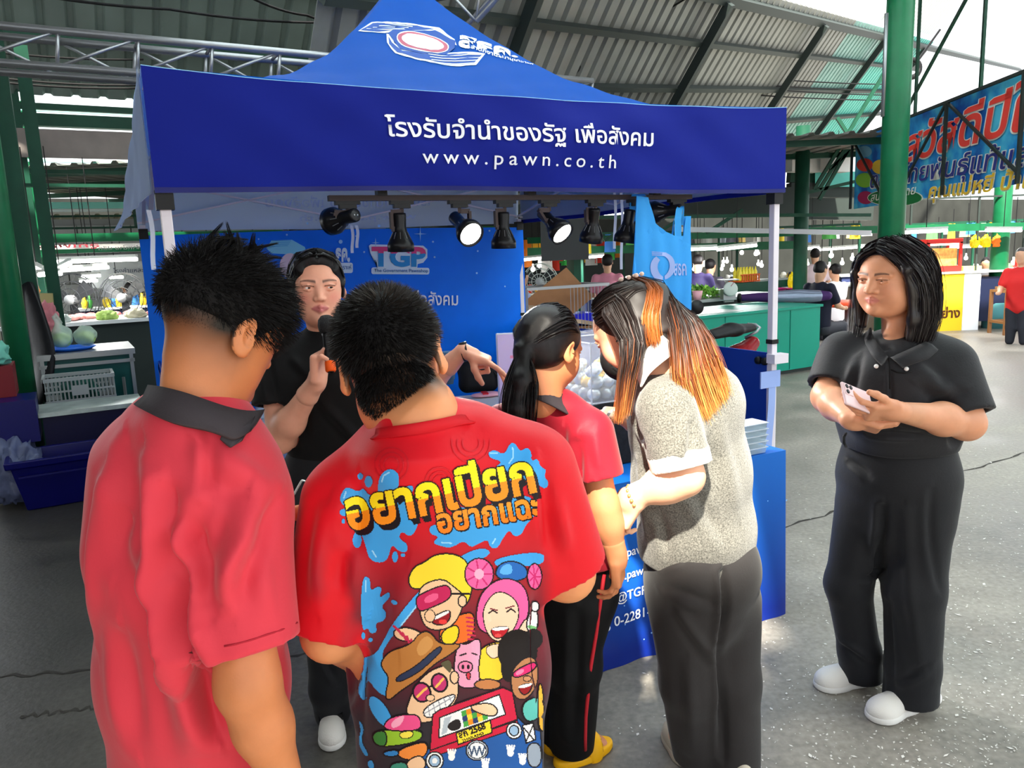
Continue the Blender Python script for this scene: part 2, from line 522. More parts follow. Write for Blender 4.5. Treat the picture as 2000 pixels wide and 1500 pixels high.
floor = MB().box((2, 12, -.06), (34, 34, .06)).build('floor', m_floor, kind='structure', label='worn grey concrete market floor with fine white specks')
m_joint = mat('joint_dirt', (62, 58, 54), rough=.8)
for a, b in (((1500, 1040), (2130, 845)), ((700, 1270), (-100, 1330)), ((40, 1400), (330, 1365))):
 p, q = gz(*a), gz(*b)
 d = nrm(q - p); sx = np.cross(d, EZ)
 V = []; n = 40
 for i in range(n + 1):
  c = p + (q - p) * i / n + sx * (.012 * math.sin(i * 1.7) + .006 * math.sin(i * 4.1))
  wv = .008 + .004 * math.sin(i * 2.3)
  V += [c - sx * wv + EZ * .0015, c + sx * wv + EZ * .0015]
 pyd('floor_crack', V, [(2 * i, 2 * i + 1, 2 * i + 3, 2 * i + 2) for i in range(n)], m_joint, floor)
# fine pale specks standing in for glossy wet flecks, denser to the right
def scatter_specks():
 n = 5200
 px = RNG.uniform(1180, 2150, n) ; py = RNG.uniform(860, 1560, n)
 w_ = np.clip((px - 1250) / 600, .12, 1); keep = RNG.uniform(size=n) < w_
 P = np.array([gz(a, b) for a, b in zip(px[keep], py[keep])])
 m = len(P); ang = RNG.uniform(0, 6.28, m); ln = RNG.gamma(2., .0015, m) + .0015; wd = ln * RNG.uniform(.25, .6, m)
 dx = np.c_[np.cos(ang), np.sin(ang), np.zeros(m)]; dy = np.c_[-np.sin(ang), np.cos(ang), np.zeros(m)]
 V = np.stack([P - dx * ln[:, None], P + dy * wd[:, None], P + dx * ln[:, None], P - dy * wd[:, None]], 1)
 V[..., 2] = .0025 + RNG.uniform(0, .002, (m, 4))
 npm('floor_specks', V.reshape(-1, 3), np.arange(4 * m).reshape(-1, 4), mat('pale_speck', (214, 210, 204), rough=.3), floor, smooth=False, kind='stuff')
scatter_specks()
# --- roofs of corrugated sheet
m_sheet = mat('roof_sheet_grey', (138, 140, 136), rough=.42, metal=.25, noise=.12, nscale=3)
m_teal = mat('roof_sheet_teal', (96, 190, 178), rough=.45, noise=.08, nscale=3)
m_mid = mat('roof_sheet_pale_teal', (132, 172, 166), rough=.42, metal=.15, noise=.1, nscale=3)
m_white = mat('roof_sheet_white', (226, 232, 232), rough=.5)
m_dark = mat('dark_steel', (52, 60, 58), rough=.5, metal=.2)
m_grn = mat('green_paint', (18, 92, 58), rough=.38, noise=.12, nscale=6)
m_dgrn = mat('dark_green_paint', (22, 66, 50), rough=.45, noise=.15, nscale=5)
m_galv = mat('galvanised_steel', (150, 152, 156), rough=.35, metal=.7)
def ribbed(name, P0, du, lu, dv, lv, nrib, m, parent, depth=.035, th=.004):
 """trapezoid ribbed sheet: ribs run along dv"""
 du = nrm(du); dv = nrm(dv); n = nrm(np.cross(du, dv))
 if n[2] < 0: n = -n
 prof = []
 s_ = lu / nrib
 for i in range(nrib):
  prof += [(i * s_, 0), (i * s_ + s_ * .62, 0), (i * s_ + s_ * .72, depth), (i * s_ + s_ * .9, depth)]
 prof.append((lu, 0))
 V = []; F = []
 for (x, z) in prof:
  V += [P0 + du * x + n * z, P0 + du * x + dv * lv + n * z]
 k = len(prof)
 V += [p + n * th for p in V]
 o = 2 * k
 for i in range(k - 1):
  F.append((2 * i, 2 * i + 1, 2 * i + 3, 2 * i + 2)); F.append((o + 2 * i, o + 2 * i + 2, o + 2 * i + 3, o + 2 * i + 1))
  F.append((2 * i, 2 * i + 2, o + 2 * i + 2, o + 2 * i)); F.append((2 * i + 1, o + 2 * i + 1, o + 2 * i + 3, 2 * i + 3))
 F.append((0, o, o + 1, 1)); F.append((2 * k - 2, 2 * k - 1, o + 2 * k - 1, o + 2 * k - 2))
 return pyd(name, V, F, m, parent, smooth=False)
# main roof slope behind the tent, running away to the right
DP = ray(2193, 184); DR = ray(320, 2000); RN = nrm(np.cross(DP, DR))
B0 = at(1815, 92, 22.)
DPn = nrm(DP); DRo = nrm(DR - DPn * (DR @ DPn))
LP = np.linalg.norm(DP); LR = 3.3
ceil = empty('ceiling', B0, label='corrugated steel market roof sloping away behind the tent', kind='structure')
NS = 21; SW = 1.0
for i in range(NS):
 P = B0 - DPn * SW * (i + 1)
 ribbed('roof_sheet', P - DRo * .15, DPn, SW, nrm(DR), LR, 4, m_teal if i < 5 else (m_mid if i < 8 else m_sheet), ceil, depth=.05)  # grey steps to teal, painting in light that comes through at the right
under = -RN if RN[2] > 0 else RN
for b in (0.0, .62, 1.32, 2.05, 2.78, 3.15):
 MB().bar(B0 + DPn * .3 + nrm(DR) * b + under * .07, B0 - DPn * NS * SW + nrm(DR) * b + under * .07, .07, .09, up=RN).build('purlin', m_dark, ceil)
for a in (1.2, 5.6, 10.1, 14.4, 18.6):
 MB().bar(B0 - DPn * a + under * .16, B0 - DPn * a + nrm(DR) * LR + under * .16, .09, .12, up=RN).build('rafter', m_dark, ceil)
MB().bar(B0 + under * .05 - DPn * NS * SW, B0 + under * .05 + DPn * 24, .12, .16, up=RN).build('ridge_beam', m_dark, ceil)
# sheets of the next, higher roof that show white against the sky
hi_r = empty('roof_high', B0 + EZ * .4, label='pale ribbed roof sheets lit by the sky beyond the dark ridge beam', kind='structure')
for i in range(6):
 P = B0 + EZ * .25 - DPn * (5.9 - i * 1.0) - nrm(DR) * 1.35
 ribbed('roof_sheet', P, DPn, 1.0, nrm(DR), 1.3, 4, m_white, hi_r, depth=.05)
# roof slope over the stalls by the tall steel truss
DRL = nrm(ray(270, 1900)); E0 = at(-60, 190, 9.)
lroof = empty('roof_low', E0, label='greenish corrugated roof slope above the meat stalls', kind='structure')
m_lsheet = mat('roof_sheet_olive', (104, 118, 112), rough=.5, metal=.1, noise=.12, nscale=2)
for i in range(9):
 ribbed('roof_sheet', E0 + E1 * (i * .85 - .6) - DRL * 2.7, E1, .85, DRL, 2.62, 3, m_lsheet, lroof, depth=.04)
for b in (.0, .9, 1.8):
 MB().bar(E0 - E1 * .8 - DRL * b - EZ * .06, E0 + E1 * 7 - DRL * b - EZ * .06, .06, .07).build('purlin', m_dgrn, lroof)
# translucent strip and fascia below it
m_trl = mat('translucent_teal_sheet', (150, 236, 222), rough=.5, trans=.0, emit=0)
m_band = mat('weathered_board', (126, 118, 114), rough=.75, noise=.25, nscale=2.5)
def band(py0, py1, Y0, m, name, th=.04, x0=-140, L=7.2, parent=None):
 a = at(x0, py0, Y0); b = at(x0, py1, Y0)
 h = a[2] - b[2]
 return MB().box((a + b) / 2 + E1 * L / 2, (L / 2, th / 2, h / 2), RB).build(name, m, parent)
gut = empty('market_bay', at(-140, 240, 8.6), label='green steel bay with weathered fascia board over the meat stalls', kind='structure')
band(196, 207, 9.3, m_trl, 'translucent_sheet', parent=gut)
band(212, 238, 8.8, m_dgrn, 'gutter_beam', .12, parent=gut)
band(243, 303, 8.7, m_band, 'fascia_board', .03, parent=gut)
band(306, 312, 9.4, m_trl, 'translucent_sheet', parent=gut)
band(328, 336, 9.0, m_dgrn, 'beam', .1, parent=gut)
band(357, 364, 8.4, m_dgrn, 'beam', .1, parent=gut)
band(395, 409, 12.5, m_trl, 'translucent_sheet', L=9, parent=gut)
band(410, 416, 12.6, m_white, 'translucent_sheet', L=9, parent=gut)
band(423, 427, 11.5, m_dgrn, 'beam', .08, L=9, parent=gut)
band(448, 452, 11.5, m_dgrn, 'beam', .08, L=9, parent=gut)
band(462, 480, 9.6, m_grn, 'beam', .12, L=8, parent=gut)
band(490, 503, 9.6, m_grn, 'beam', .12, L=8, parent=gut)
for u in (2.3, 3.2, 4.1, 5.0):
 p = at(-140, 448, 11.5) + E1 * u * 1.2
 MB().bar(p, p + EZ * .45, .05).build('brace', m_dgrn, gut)
 MB().bar(p, p + EZ * .2 + E1 * .55, .035).build('brace', m_dgrn, gut)
rl = at(-140, 424, 13.)
for i in range(11):
 ribbed('roof_sheet', rl + E1 * i * .95 - EZ * .0, E1, .95, np.array([-.3, .52, -.22]), 1.3, 3, mat('roof_sheet_pale_olive', (170, 172, 150), rough=.6, noise=.15, nscale=2), gut)  # far sheets in a paler olive
# roof over the aisle the camera stands in: sheets with one missing piece that lets the sun in
RZ = 4.6
over = empty('roof_aisle', (0, 0, 4.6), label='corrugated roof over the aisle with a gap that lets sunlight in, and added unseen fill-light sheets', kind='structure')
m_fill = translucent(mat('fill_light_sheet', (232, 240, 244), rough=.6), .85)  # translucent sheets added out of view to fill tent and right with light
def flat(x0, x1, y0, y1, m=None):
 if x1 - x0 > .05 and y1 - y0 > .05:
  ribbed('roof_sheet', np.array([x0, y0, RZ]), np.array([1., 0, 0]), x1 - x0, np.array([0, 1., 0]), y1 - y0, max(1, int((x1 - x0) / .25)), m or m_sheet, over)  # with m_fill these are the added fill-light sheets
GX0, GX1, GY0, GY1 = -.55, .14, -1.52, -.84
flat(-14, -4.1, -3.4, 2.2); flat(-4.2, GX0, -3.4, .3); flat(-4.2, GX0, .2, 2.2); flat(GX1, 4.6, -3.4, 2.2); flat(GX0, -.05, -3.4, GY0); flat(-.05, GX1, -3.4, -1.25); flat(GX0, -.05, GY1, 2.2); flat(-.05, GX1, -.40, 2.2)
flat(-14, -4.1, 2.0, 7.1); flat(-2.6, 3.0, 2.1, 7.1, m_fill); flat(-4.2, -2.5, 2.0, 7.1); flat(-2.6, 3.0, 2.0, 2.2, m_fill); flat(2.9, 10, 2.0, 7.1, m_fill); flat(-1.5, 10.0, 6.9, 9.5); flat(4.4, 10, -3.4, 2.2, m_fill)
# walls added out of view to shade the left and steer the light
MB().box((-5.2, .2, 1.5), (.08, 3.8, 1.5)).build('shade_wall_side', mat('stall_board', (88, 92, 86), rough=.8, noise=.2, nscale=2), kind='structure', label='unseen boarded wall added to shade the left side')  # stall_board is made only for the added shade walls
MB().box((-3.4, -3.6, 1.6), (1.9, .08, 1.6)).build('shade_wall_rear', mat('stall_board'), kind='structure', label='unseen boarded wall added behind the camera to block light')  # added unseen to keep light from behind off the left
# --- ribbed high-bay tubular truss
def truss(name, A, B, up, side, nbay, r=.024, r2=.012, label=None, zig=0):
 A = np.array(A); B = np.array(B); up = np.array(up); side = np.array(side)
 t = empty(name, A, label=label, cat='truss')
 rails = {}
 for kk, off in (('a', up * 0), ('b', up), ('c', side), ('d', up + side)):
  MB().tube([A + off, B + off], r, 8).build('chord', m_galv, t, smooth=True)
  rails[kk] = off
 for i in range(nbay + 1):
  P = A + (B - A) * i / nbay
  MB().tube([P, P + up], r2, 6).build('post', m_galv, t, smooth=True)
  MB().tube([P + side, P + side + up], r2, 6).build('post', m_galv, t, smooth=True)
  MB().tube([P + up, P + up + side], r2, 6).build('spacer', m_galv, t, smooth=True)
  if i < nbay:
   P2 = A + (B - A) * (i + 1) / nbay
   MB().tube([P + (up * 0 if (i + zig) % 1 == 0 else up), P2 + up], r2 * .85, 6).build('diagonal', m_galv, t, smooth=True)
   MB().tube([P + side + up, P2 + side], r2 * .85, 6).build('diagonal', m_galv, t, smooth=True)
 return t
_a0 = at(-60, 118, 4.6); _a1 = at(-60, 44, 4.6)
truss('lighting_truss', _a0, _a0 + E1 * 4.3, _a1 - _a0, E2 * .24, 10, label='silver tubular truss running behind the canopy, high over the meat stalls')
_a0 = at(930, 42, 6.2)
truss('lighting_truss', _a0, _a0 + nrm(np.array([.62, .1, .62])) * 2.0, np.array([-.2, 0, .22]), E2 * .22, 5, r=.022, r2=.012, label='short silver truss rising beside the canopy peak')
# --- columns
def column(px, pyf, Y, r, top, m, label, base=None, sq=False, ptop=None):
 p = at(px, pyf, Y); x, y = p[0], p[1]
 t = empty('green_column', (x, y, 0), label=label, cat='column')
 if sq: MB().box((x, y, top / 2), (r, r, top / 2), RB).build('shaft', m, t)
 else: MB().lathe([(r, 0), (r, top * .5), (r, top)], (x, y, 0), n=24).build('shaft', m, t, smooth=True)
 if base: MB().lathe([(r * 1.5, 0), (r * 1.5, base), (r * 1.3, base + .02)], (x, y, 0), n=20).build('base', mat('teal_plinth', (70, 126, 130), rough=.7), t, smooth=True)
 return t, np.array([x, y, 0])
c1, c1p = column(1747, 300, 6.6, .105, 4.6, m_grn, 'thick green round column behind the woman in black')
for dx, dz, w_ in ((np.array([1.9, 1.2, .62]), 3.72, .1), (np.array([-1.7, -.6, .95]), 3.55, .1), (np.array([.1, -1.6, 1.0]), 3.6, .1), (np.array([-.45, .3, .9]), 3.7, .05)):
 MB().bar(c1p + EZ * dz, c1p + EZ * dz + dx * 1.3, w_).build('brace', m_dark, c1)
MB().tube([c1p + np.array([-.105 * 1.02, 0, 2.6]), c1p + np.array([-.108, 0, 3.4])], .02, 8).build('conduit', m_galv, c1, smooth=True)
column(1948, 560, 13.4, .14, 3.6, m_grn, 'slim green column on a teal plinth beside the snack counter', base=.42)
column(1565, 430, 12.5, .11, 3.4, m_dgrn, 'dark green column behind the green counter')
column(1125, 560, 15.0, .12, 3.6, m_dgrn, 'dark green column in front of the orange clothes stalls', sq=True)
column(5, 480, 6.2, .09, 3.6, m_grn, 'green pipe column beside the black tarpaulin', sq=False)
column(32, 480, 6.9, .12, 3.7, m_dgrn, 'square dark green post behind the pipe column', sq=True)
column(88, 440, 8.0, .06, 3.8, m_dgrn, 'thin dark post above the hanging card', sq=True)
column(62, 440, 9.2, .05, 3.8, m_dgrn, 'second thin dark post over the meat stalls', sq=True)
column(95, 560, 10.5, .10, 3.8, m_grn, 'green post behind the star of lit tubes', sq=True)
# --- green trusses and beams of the far hall
far = empty('hall_frame', (4, 14, 0), label='green roof framing of the far hall', kind='structure')
def beam(a, Ya, b, Yb, w_=.12, m=None, parent=None, h=None, name='beam'):
 return MB().bar(at(*a, Ya), at(*b, Yb), w_, h or w_).build(name, m or m_grn, parent or far)
beam((1030, 470), 13, (1560, 455), 13, .1); beam((1030, 492), 14, (1560, 478), 14, .14)
beam((1560, 452), 13, (2060, 440), 13, .12); beam((1330, 448), 11.5, (1700, 455), 11.5, .07, m_galv)
beam((1540, 345), 14, (1700, 350), 14, .2, m_dgrn); beam((1540, 372), 14, (1690, 372), 14, .25, m_dark)
beam((1160, 400), 14, (1560, 395), 14, .3, m_dark, h=.5); beam((1560, 400), 15, (1700, 402), 15, .3, m_dark, h=.55)
beam((1160, 425), 12, (1560, 420), 12, .05, m_dgrn); beam((1540, 420), 12.2, (1700, 420), 12.2, .05, m_dgrn)
beam((1535, 300), 13, (1690, 300), 13, .08, m_dgrn)
for a, b in (((1620, 330), (1672, 285)), ((1590, 370), (1735, 130)), ((1600, 390), (1672, 265)), ((1635, 230), (1700, 330)), ((1660, 275), (1600, 370)), ((1560, 380), (1690, 350)), ((1180, 470), (1260, 420)), ((1260, 470), (1340, 420)), ((1380, 455), (1450, 410))):
 beam(a, 12.5, b, 12.5, .05, m_dgrn, name='brace')
m_box = mat('pale_panel', (206, 210, 208), rough=.6)
MB().box(at(1567, 320, 13.5), (.37, .1, .14), RB).build('duct_panel', m_box, far); MB().box(at(1632, 320, 13.5), (.26, .1, .14), RB).build('duct_panel', m_box, far)
MB().grid(lambda u, v: at(1592 + 80 * u, 335 + 30 * v, 13.8), 2, 2).build('awning', m_teal, far)
# dark back of the hall so that the deep interior reads dark
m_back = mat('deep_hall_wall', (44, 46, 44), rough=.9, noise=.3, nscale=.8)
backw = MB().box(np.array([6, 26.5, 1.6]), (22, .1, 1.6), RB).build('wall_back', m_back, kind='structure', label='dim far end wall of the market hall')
hr = empty('roof_far', (1, 16, 3.0), label='low dark corrugated roof of the far hall', kind='structure')
m_dim = mat('roof_sheet_dim', (120, 122, 118), rough=.7)
for i in range(14):
 ribbed('roof_sheet', np.array([-8.6 + i * 1.05, 10.2, 2.95]), np.array([1., 0, 0]), 1.06, np.array([0, 1., .03]), 15., 4, m_dim, hr)
for y_ in (.3, 2.4, 4.6, 7.):
 MB().bar(np.array([-8.6, 10.2 + y_, 2.88 + .03 * y_]), np.array([6.1, 10.2 + y_, 2.88 + .03 * y_]), .08).build('purlin', m_dgrn, hr)
wl = empty('wall_left', at(200, 560, 13.5), label='white painted block wall behind the meat stall', kind='structure')
m_blk = mat('white_block', (172, 176, 174), rough=.7, noise=.06, nscale=4); m_mort = mat('mortar', (150, 152, 150), rough=.9)
_w0 = at(60, 600, 13.2); _w0[2] = .4
MB().box(_w0 + E1 * 2.3 + E2 * .08 + EZ * 1.0, (2.5, .05, 1.1), RB).build('mortar_bed', m_mort, wl)
_bme = None
for r_ in range(8):
 for c_ in range(11):
  p = _w0 + E1 * (c_ * .42 + (.21 if r_ % 2 else 0)) + EZ * (r_ * .25 + .12)
  if _bme is None:
   o = MB().box((0, 0, 0), (.2, .05, .115), RB).build('block', m_blk, wl); _bme = o
   o.location = p - wl.location if False else p
  else:
   o = _bme.copy(); COL.objects.link(o); o.location = p
# ================================================================= the pop-up tent
TY = .46
T1 = np.array([math.cos(TY), math.sin(TY), 0]); T2 = np.array([-math.sin(TY), math.cos(TY), 0])
RT = np.array([T1, T2, EZ]).T
FL = np.array([-1.230, 2.787, 0]); FR = FL + T1 * 3; BR = FR + T2 * 3; BL = FL + T2 * 3
VH, VV = 1.862, .427
m_nav = mat('navy_fabric', (14, 28, 128), rough=.7, bump=.3, bscale=14, spec=.15)
m_blu = mat('bright_blue_fabric', (0, 88, 186), rough=.6, bump=.45, bscale=10, spec=.15)
m_inn = mat('pale_blue_lining', (226, 236, 246), rough=.7, bump=.2, bscale=9)
m_bnr = mat('banner_blue', (0, 112, 236), rough=.45, spec=.15, noise=.18, nscale=1.3, bump=.2, bscale=5)
translucent(m_blu, .5); translucent(m_inn, .5)
m_pole = mat('white_enamel', (222, 214, 222), rough=.35)
m_blk = mat('black_plastic', (24, 24, 26), rough=.4)
m_let = mat('white_print', (236, 238, 246), rough=.6)
m_glow = mat('pale_blue_print', (150, 205, 246), rough=.6)
tent = empty('canopy_tent', tuple((FL + BR) / 2), label='blue pop-up canopy tent with white lettering on its front flap', cat='tent')
# canopy
PK = (FL + FR + BR + BL) / 4
def canopy_pt(p, q, off=0.):
 """p,q in -1..1 across the tent"""
 s_ = 1 - max(abs(p), abs(q))
 P = PK + T1 * 1.5 * p + T2 * 1.5 * q
 rad = .95 * s_ ** 2.0
 crn = (abs(p) * abs(q))
 z = VH + VV + rad - .030 * (1 - s_) * (1 - crn ** 2) * (1 - .0) * (1 if s_ < .99 else 0)
 z += (.006 * math.sin(14 * p + 3 * q) + .005 * math.sin(31 * p + 19 * q + 3 * math.sin(7 * q)) + .004 * math.sin(47 * q - 11 * p)) * s_ * (1 - s_) * 3.2
 return P + EZ * (z + off)
mb = MB()
for k in range(4):
 def fn(u, v, k=k):
  t = v                                    # 0 edge .. 1 peak
  a = (2 * u - 1) * (1 - t); b = -(1 - t)
  p, q = [(a, b), (-b, a), (-a, -b), (b, -a)][k]
  return canopy_pt(p, q)
 mb.grid(fn, 48, 40)
 mb.grid(lambda u, v, fn=fn: np.array(fn(u, v)) - EZ * .004, 48, 40, mi=1, flip=True)
canopy = mb.build('canopy_top', [m_blu, m_inn], tent, smooth=True)
# valances
def val_pt(side, u, v, off=0.):
 A, B, out = [(FL, FR, -T2), (FR, BR, T1), (BR, BL, T2), (BL, FL, -T1)][side]
 P = A + (B - A) * u
 z = VH + VV - VV * v
 sag = .030 * (1 - (2 * u - 1) ** 4) * (1 - v)
 bul = .022 * math.sin(math.pi * v) * math.sin(math.pi * u) + .010 * v * math.sin(u * 11 + side) * math.sin(math.pi * u) + .006 * math.sin(7 * v + 9 * u) * math.sin(math.pi * u)
 bul += (.0045 * math.sin(23 * u + 5 * v + 2 * math.sin(9 * u)) + .0035 * math.sin(41 * u - 9 * v + side) + .005 * math.sin(6 * v + 13 * u + 2 * math.sin(5 * u)) * math.sin(3 * v + 17 * u)) * min(1, 6 * u, 6 * (1 - u))
 fl = .0
 if side == 3: fl = .12 * v * v * (1 - u) * 1.2
 if side == 2: fl = .03 * v
 zb = .012 * v * math.sin(u * 5 + 1.2 * side) * math.sin(math.pi * u)
 return P + out * (bul + fl + off + .012) + EZ * (z - sag + zb)
VAL = []
m_lblu = translucent(mat('lightened_blue_fabric', (160, 182, 222), rough=.6, bump=.3, bscale=8), .5)  # back and left flaps lightened so more light comes through to the lining
for sd in range(4):
 mb = MB()
 mb.grid(lambda u, v: val_pt(sd, u, v), 140, 16, flip=True)
 mb.grid(lambda u, v: val_pt(sd, u, v, -.004), 140, 16, mi=1)
 VAL.append(mb.build('valance', [m_nav if sd in (0, 1) else m_lblu, m_inn], tent, smooth=True))
mbh = MB().grid(lambda u, v: val_pt(0, u, .955 + .045 * v, .0035), 80, 1, flip=True)
mbh.build('hem', mat('navy_hem', (34, 38, 104), rough=.6), VAL[0], smooth=True)
mbh = MB().grid(lambda u, v: val_pt(0, u, .0 + .006 * v, .0035), 80, 1, flip=True); mbh.build('piping', m_glow, VAL[0], smooth=True)
mbh = MB().grid(lambda u, v: val_pt(1, u, .93 + .07 * v, -.007), 40, 1); mbh.build('hem', m_nav, VAL[1], smooth=True)
# lettering helper on the front valance: find u of a pixel column
def u_of(px, py, A=FL, B=FR, n=T2):
 P = onpl(px, py, A, n); return float((P - A) @ (B - A) / ((B - A) @ (B - A)))
def val_text(body, px0, px1, ytop, ybot, bold=.0, space=1., cond=None):
 """place text on the front valance so it spans the pixel range"""
 u0 = u_of(px0, (ytop + ybot) / 2); u1 = u_of(px1, (ytop + ybot) / 2)
 v2, f = text2d(body, 1., bold, space, maxedge=.25)
 lo, hi = v2.min(0), v2.max(0)
 P = onpl(px0, ytop, FL, T2); Q = onpl(px0, ybot, FL, T2)
 za, zb = (VH + VV - P[2]) / VV, (VH + VV - Q[2]) / VV
 U = u0 + (v2[:, 0] - lo[0]) / (hi[0] - lo[0]) * (u1 - u0)
 W = zb + (v2[:, 1] - lo[1]) / (hi[1] - lo[1]) * (za - zb)
 return decal('lettering', np.c_[U, W], f, lambda a, b: val_pt(0, a, b, .006), m_let, VAL[0])
val_text('โรงรับจำนำของรัฐ เพื่อสังคม', 748, 1267, 214, 274, bold=.014)
val_text('www.pawn.co.th', 820, 1195, 290, 330, bold=.004, space=1.45)
# mirrored show-through on the inside of the back valance
def back_text(body, px0, px1, z0, z1, m):
 u0 = u_of(px0, 400, BR, BL, T2); u1 = u_of(px1, 400, BR, BL, T2)
 v2, f = text2d(body, 1., .01)
 lo, hi = v2.min(0), v2.max(0)
 U = u0 + (v2[:, 0] - lo[0]) / (hi[0] - lo[0]) * (u1 - u0)
 W = 1 - (z0 + (v2[:, 1] - lo[1]) / (hi[1] - lo[1]) * (z1 - z0))
 decal('show_through_lettering', np.c_[U, W], f, lambda a, b: val_pt(2, a, b, -.008), m, VAL[2])
m_gh = mat('ghost_print', (186, 202, 232), rough=.7)
back_text('www.pawn.co.th', 815, 585, .12, .27, m_gh); back_text('โรงรับจำนำของรัฐ เพื่อสังคม', 845, 520, .36, .62, m_gh)
# emblem and lettering on the canopy's front slope
def can_uv(px, py):
 """pixel -> (p,q) on the front slope by marching"""
 t = np.linspace(2.2, 5.2, 500)[:, None]
 P = CC + ray(px, py) * t
 r_ = P - PK; p = (r_ @ T1) / 1.5; q = (r_ @ T2) / 1.5
 s_ = 1 - np.maximum(np.abs(p), np.abs(q))
 z = VH + VV + .95 * np.clip(s_, 0, 1) ** 2 - .03 * (1 - s_) * (1 - (p * q) ** 2)
 ok = (np.abs(p) <= 1) & (q >= -1) & (q <= 0) & (P[:, 2] <= z)
 i = np.argmax(ok)
 return (p[i], q[i]) if ok[i] else None
def can_decal(poly_px, m, name, off=.006, maxedge=14):
 v, f = poly2d(poly_px, maxedge)
 out = []
 for a, b in v:
  r_ = can_uv(a, b)
  out.append(canopy_pt(*r_, off) if r_ else None)
 good = [p for p in out if p is not None]
 if len(good) < 3: return
 out = [p if p is not None else good[0] for p in out]
 return npm(name, np.array(out), f, m, canopy, smooth=False)
m_wht = mat('emblem_white', (214, 226, 244), rough=.6); m_dkb = mat('emblem_blue', (10, 62, 140), rough=.6); m_red = mat('emblem_maroon', (160, 76, 96), rough=.6); m_pnk = mat('emblem_pale', (222, 200, 214), rough=.6)
def tilt(pts, cx, cy, a):
 c_, s_ = math.cos(a), math.sin(a)
 return [(cx + (x - cx) * c_ - (y - cy) * s_, cy + (x - cx) * s_ + (y - cy) * c_) for x, y in pts]
can_decal([(700, 66), (726, 44), (806, 46), (858, 58), (888, 80), (892, 92), (850, 62), (770, 64), (752, 67)], m_wht, 'emblem_wing', .004)
can_decal([(704, 65), (728, 47), (806, 49), (850, 60), (770, 61), (752, 64)], m_dkb, 'emblem_wing', .006)
can_decal([(755, 68), (756, 84), (772, 106), (812, 119), (850, 124), (930, 130), (948, 109), (880, 104), (830, 106), (790, 98), (770, 84), (766, 70)], m_wht, 'emblem_wing', .004)
can_decal([(759, 74), (760, 86), (776, 104), (812, 116), (850, 121), (926, 126), (942, 112), (880, 107), (830, 109), (786, 101), (766, 84)], m_dkb, 'emblem_wing', .006)
can_decal([(758, 68), (770, 62), (850, 62), (890, 84), (888, 98), (872, 108), (820, 108), (782, 98)], m_dkb, 'emblem_disc', .0075)
can_decal(tilt(ellipse_pts(826, 86, 52, 18.5), 826, 86, .2), m_wht, 'emblem_ring', .009)
can_decal(tilt(ellipse_pts(826, 86, 50, 17), 826, 86, .2), m_red, 'emblem_seal', .0105)
can_decal(tilt(ellipse_pts(826, 86, 42, 13.5), 826, 86, .2), m_pnk, 'emblem_seal', .012)
for k in range(4):
 can_decal([(716 + 12 * k, 62 - 4 * k), (790 + 8 * k, 61 - 3 * k), (790 + 8 * k, 59.8 - 3 * k), (717 + 12 * k, 60.8 - 4 * k)], m_wht, 'emblem_stripe', .008, 25)
 can_decal([(846 - 3 * k, 124 - 4.5 * k), (930 + 4 * k, 127 - 4.5 * k), (930 + 4 * k, 125.8 - 4.5 * k), (846 - 3 * k, 122.8 - 4.5 * k)], m_wht, 'emblem_stripe', .008, 25)
def can_text(body, P0, P1, hpx, m, bold=.02, off=.006):
 v2, f = text2d(body, 1., bold); lo, hi = v2.min(0), v2.max(0)
 sx = (v2[:, 0] - lo[0]) / (hi[0] - lo[0]); sy = (v2[:, 1] - lo[1]) / (hi[1] - lo[1])
 out = []
 for a, b in zip(sx, sy):
  X = P0[0] + (P1[0] - P0[0]) * a; Y_ = P0[1] + (P1[1] - P0[1]) * a - hpx * (1 - .62 * a) * b
  r_ = can_uv(X, Y_); out.append(canopy_pt(*r_, off) if r_ else None)
 good = [p for p in out if p is not None]
 if good: pieces('letter', np.array([p if p is not None else good[0] for p in out]), f, m, canopy)
can_text('สธค.', (896, 98), (1012, 116), 30, m_wht, .05); can_text('สำนักงานธนานุเคราะห์', (920, 104), (1042, 131), 12, m_wht, .02)
# poles with feet, brackets and eaves bars
def pole(P, name='pole'):
 o = MB().box(P + EZ * .95, (.019, .019, .95), RT).build(name, m_pole, tent); bevel(o, .004)
 MB().box(P + EZ * 1.08, (.023, .023, .012), RT).build('pole_collar', m_blk, o)
 MB().box(P + EZ * .006, (.045, .045, .006), RT).build('foot_plate', m_pole, o)
 MB().box(P + EZ * 1.84, (.03, .03, .035), RT).build('corner_bracket', m_blk, o)
 return o
for P, ix, iy in ((FL, 1, 1), (FR, -1, 1), (BR, -1, -1), (BL, 1, -1)):
 pole(P + T1 * .03 * ix + T2 * .03 * iy)
for A, B, inw in ((FL, FR, T2), (FR, BR, -T1), (BR, BL, -T2), (BL, FL, T1)):
 a = A + inw * .04; b = B + inw * .04
 n = 2
 for i in range(n):
  p = a + (b - a) * i / n; q = a + (b - a) * (i + 1) / n
  MB().bar(p + EZ * (VH + .05), q + EZ * (VH + .36), .022, .012).build('scissor_bar', m_pole, tent)
  MB().bar(p + EZ * (VH + .36), q + EZ * (VH + .05), .022, .012).build('scissor_bar', m_pole, tent)
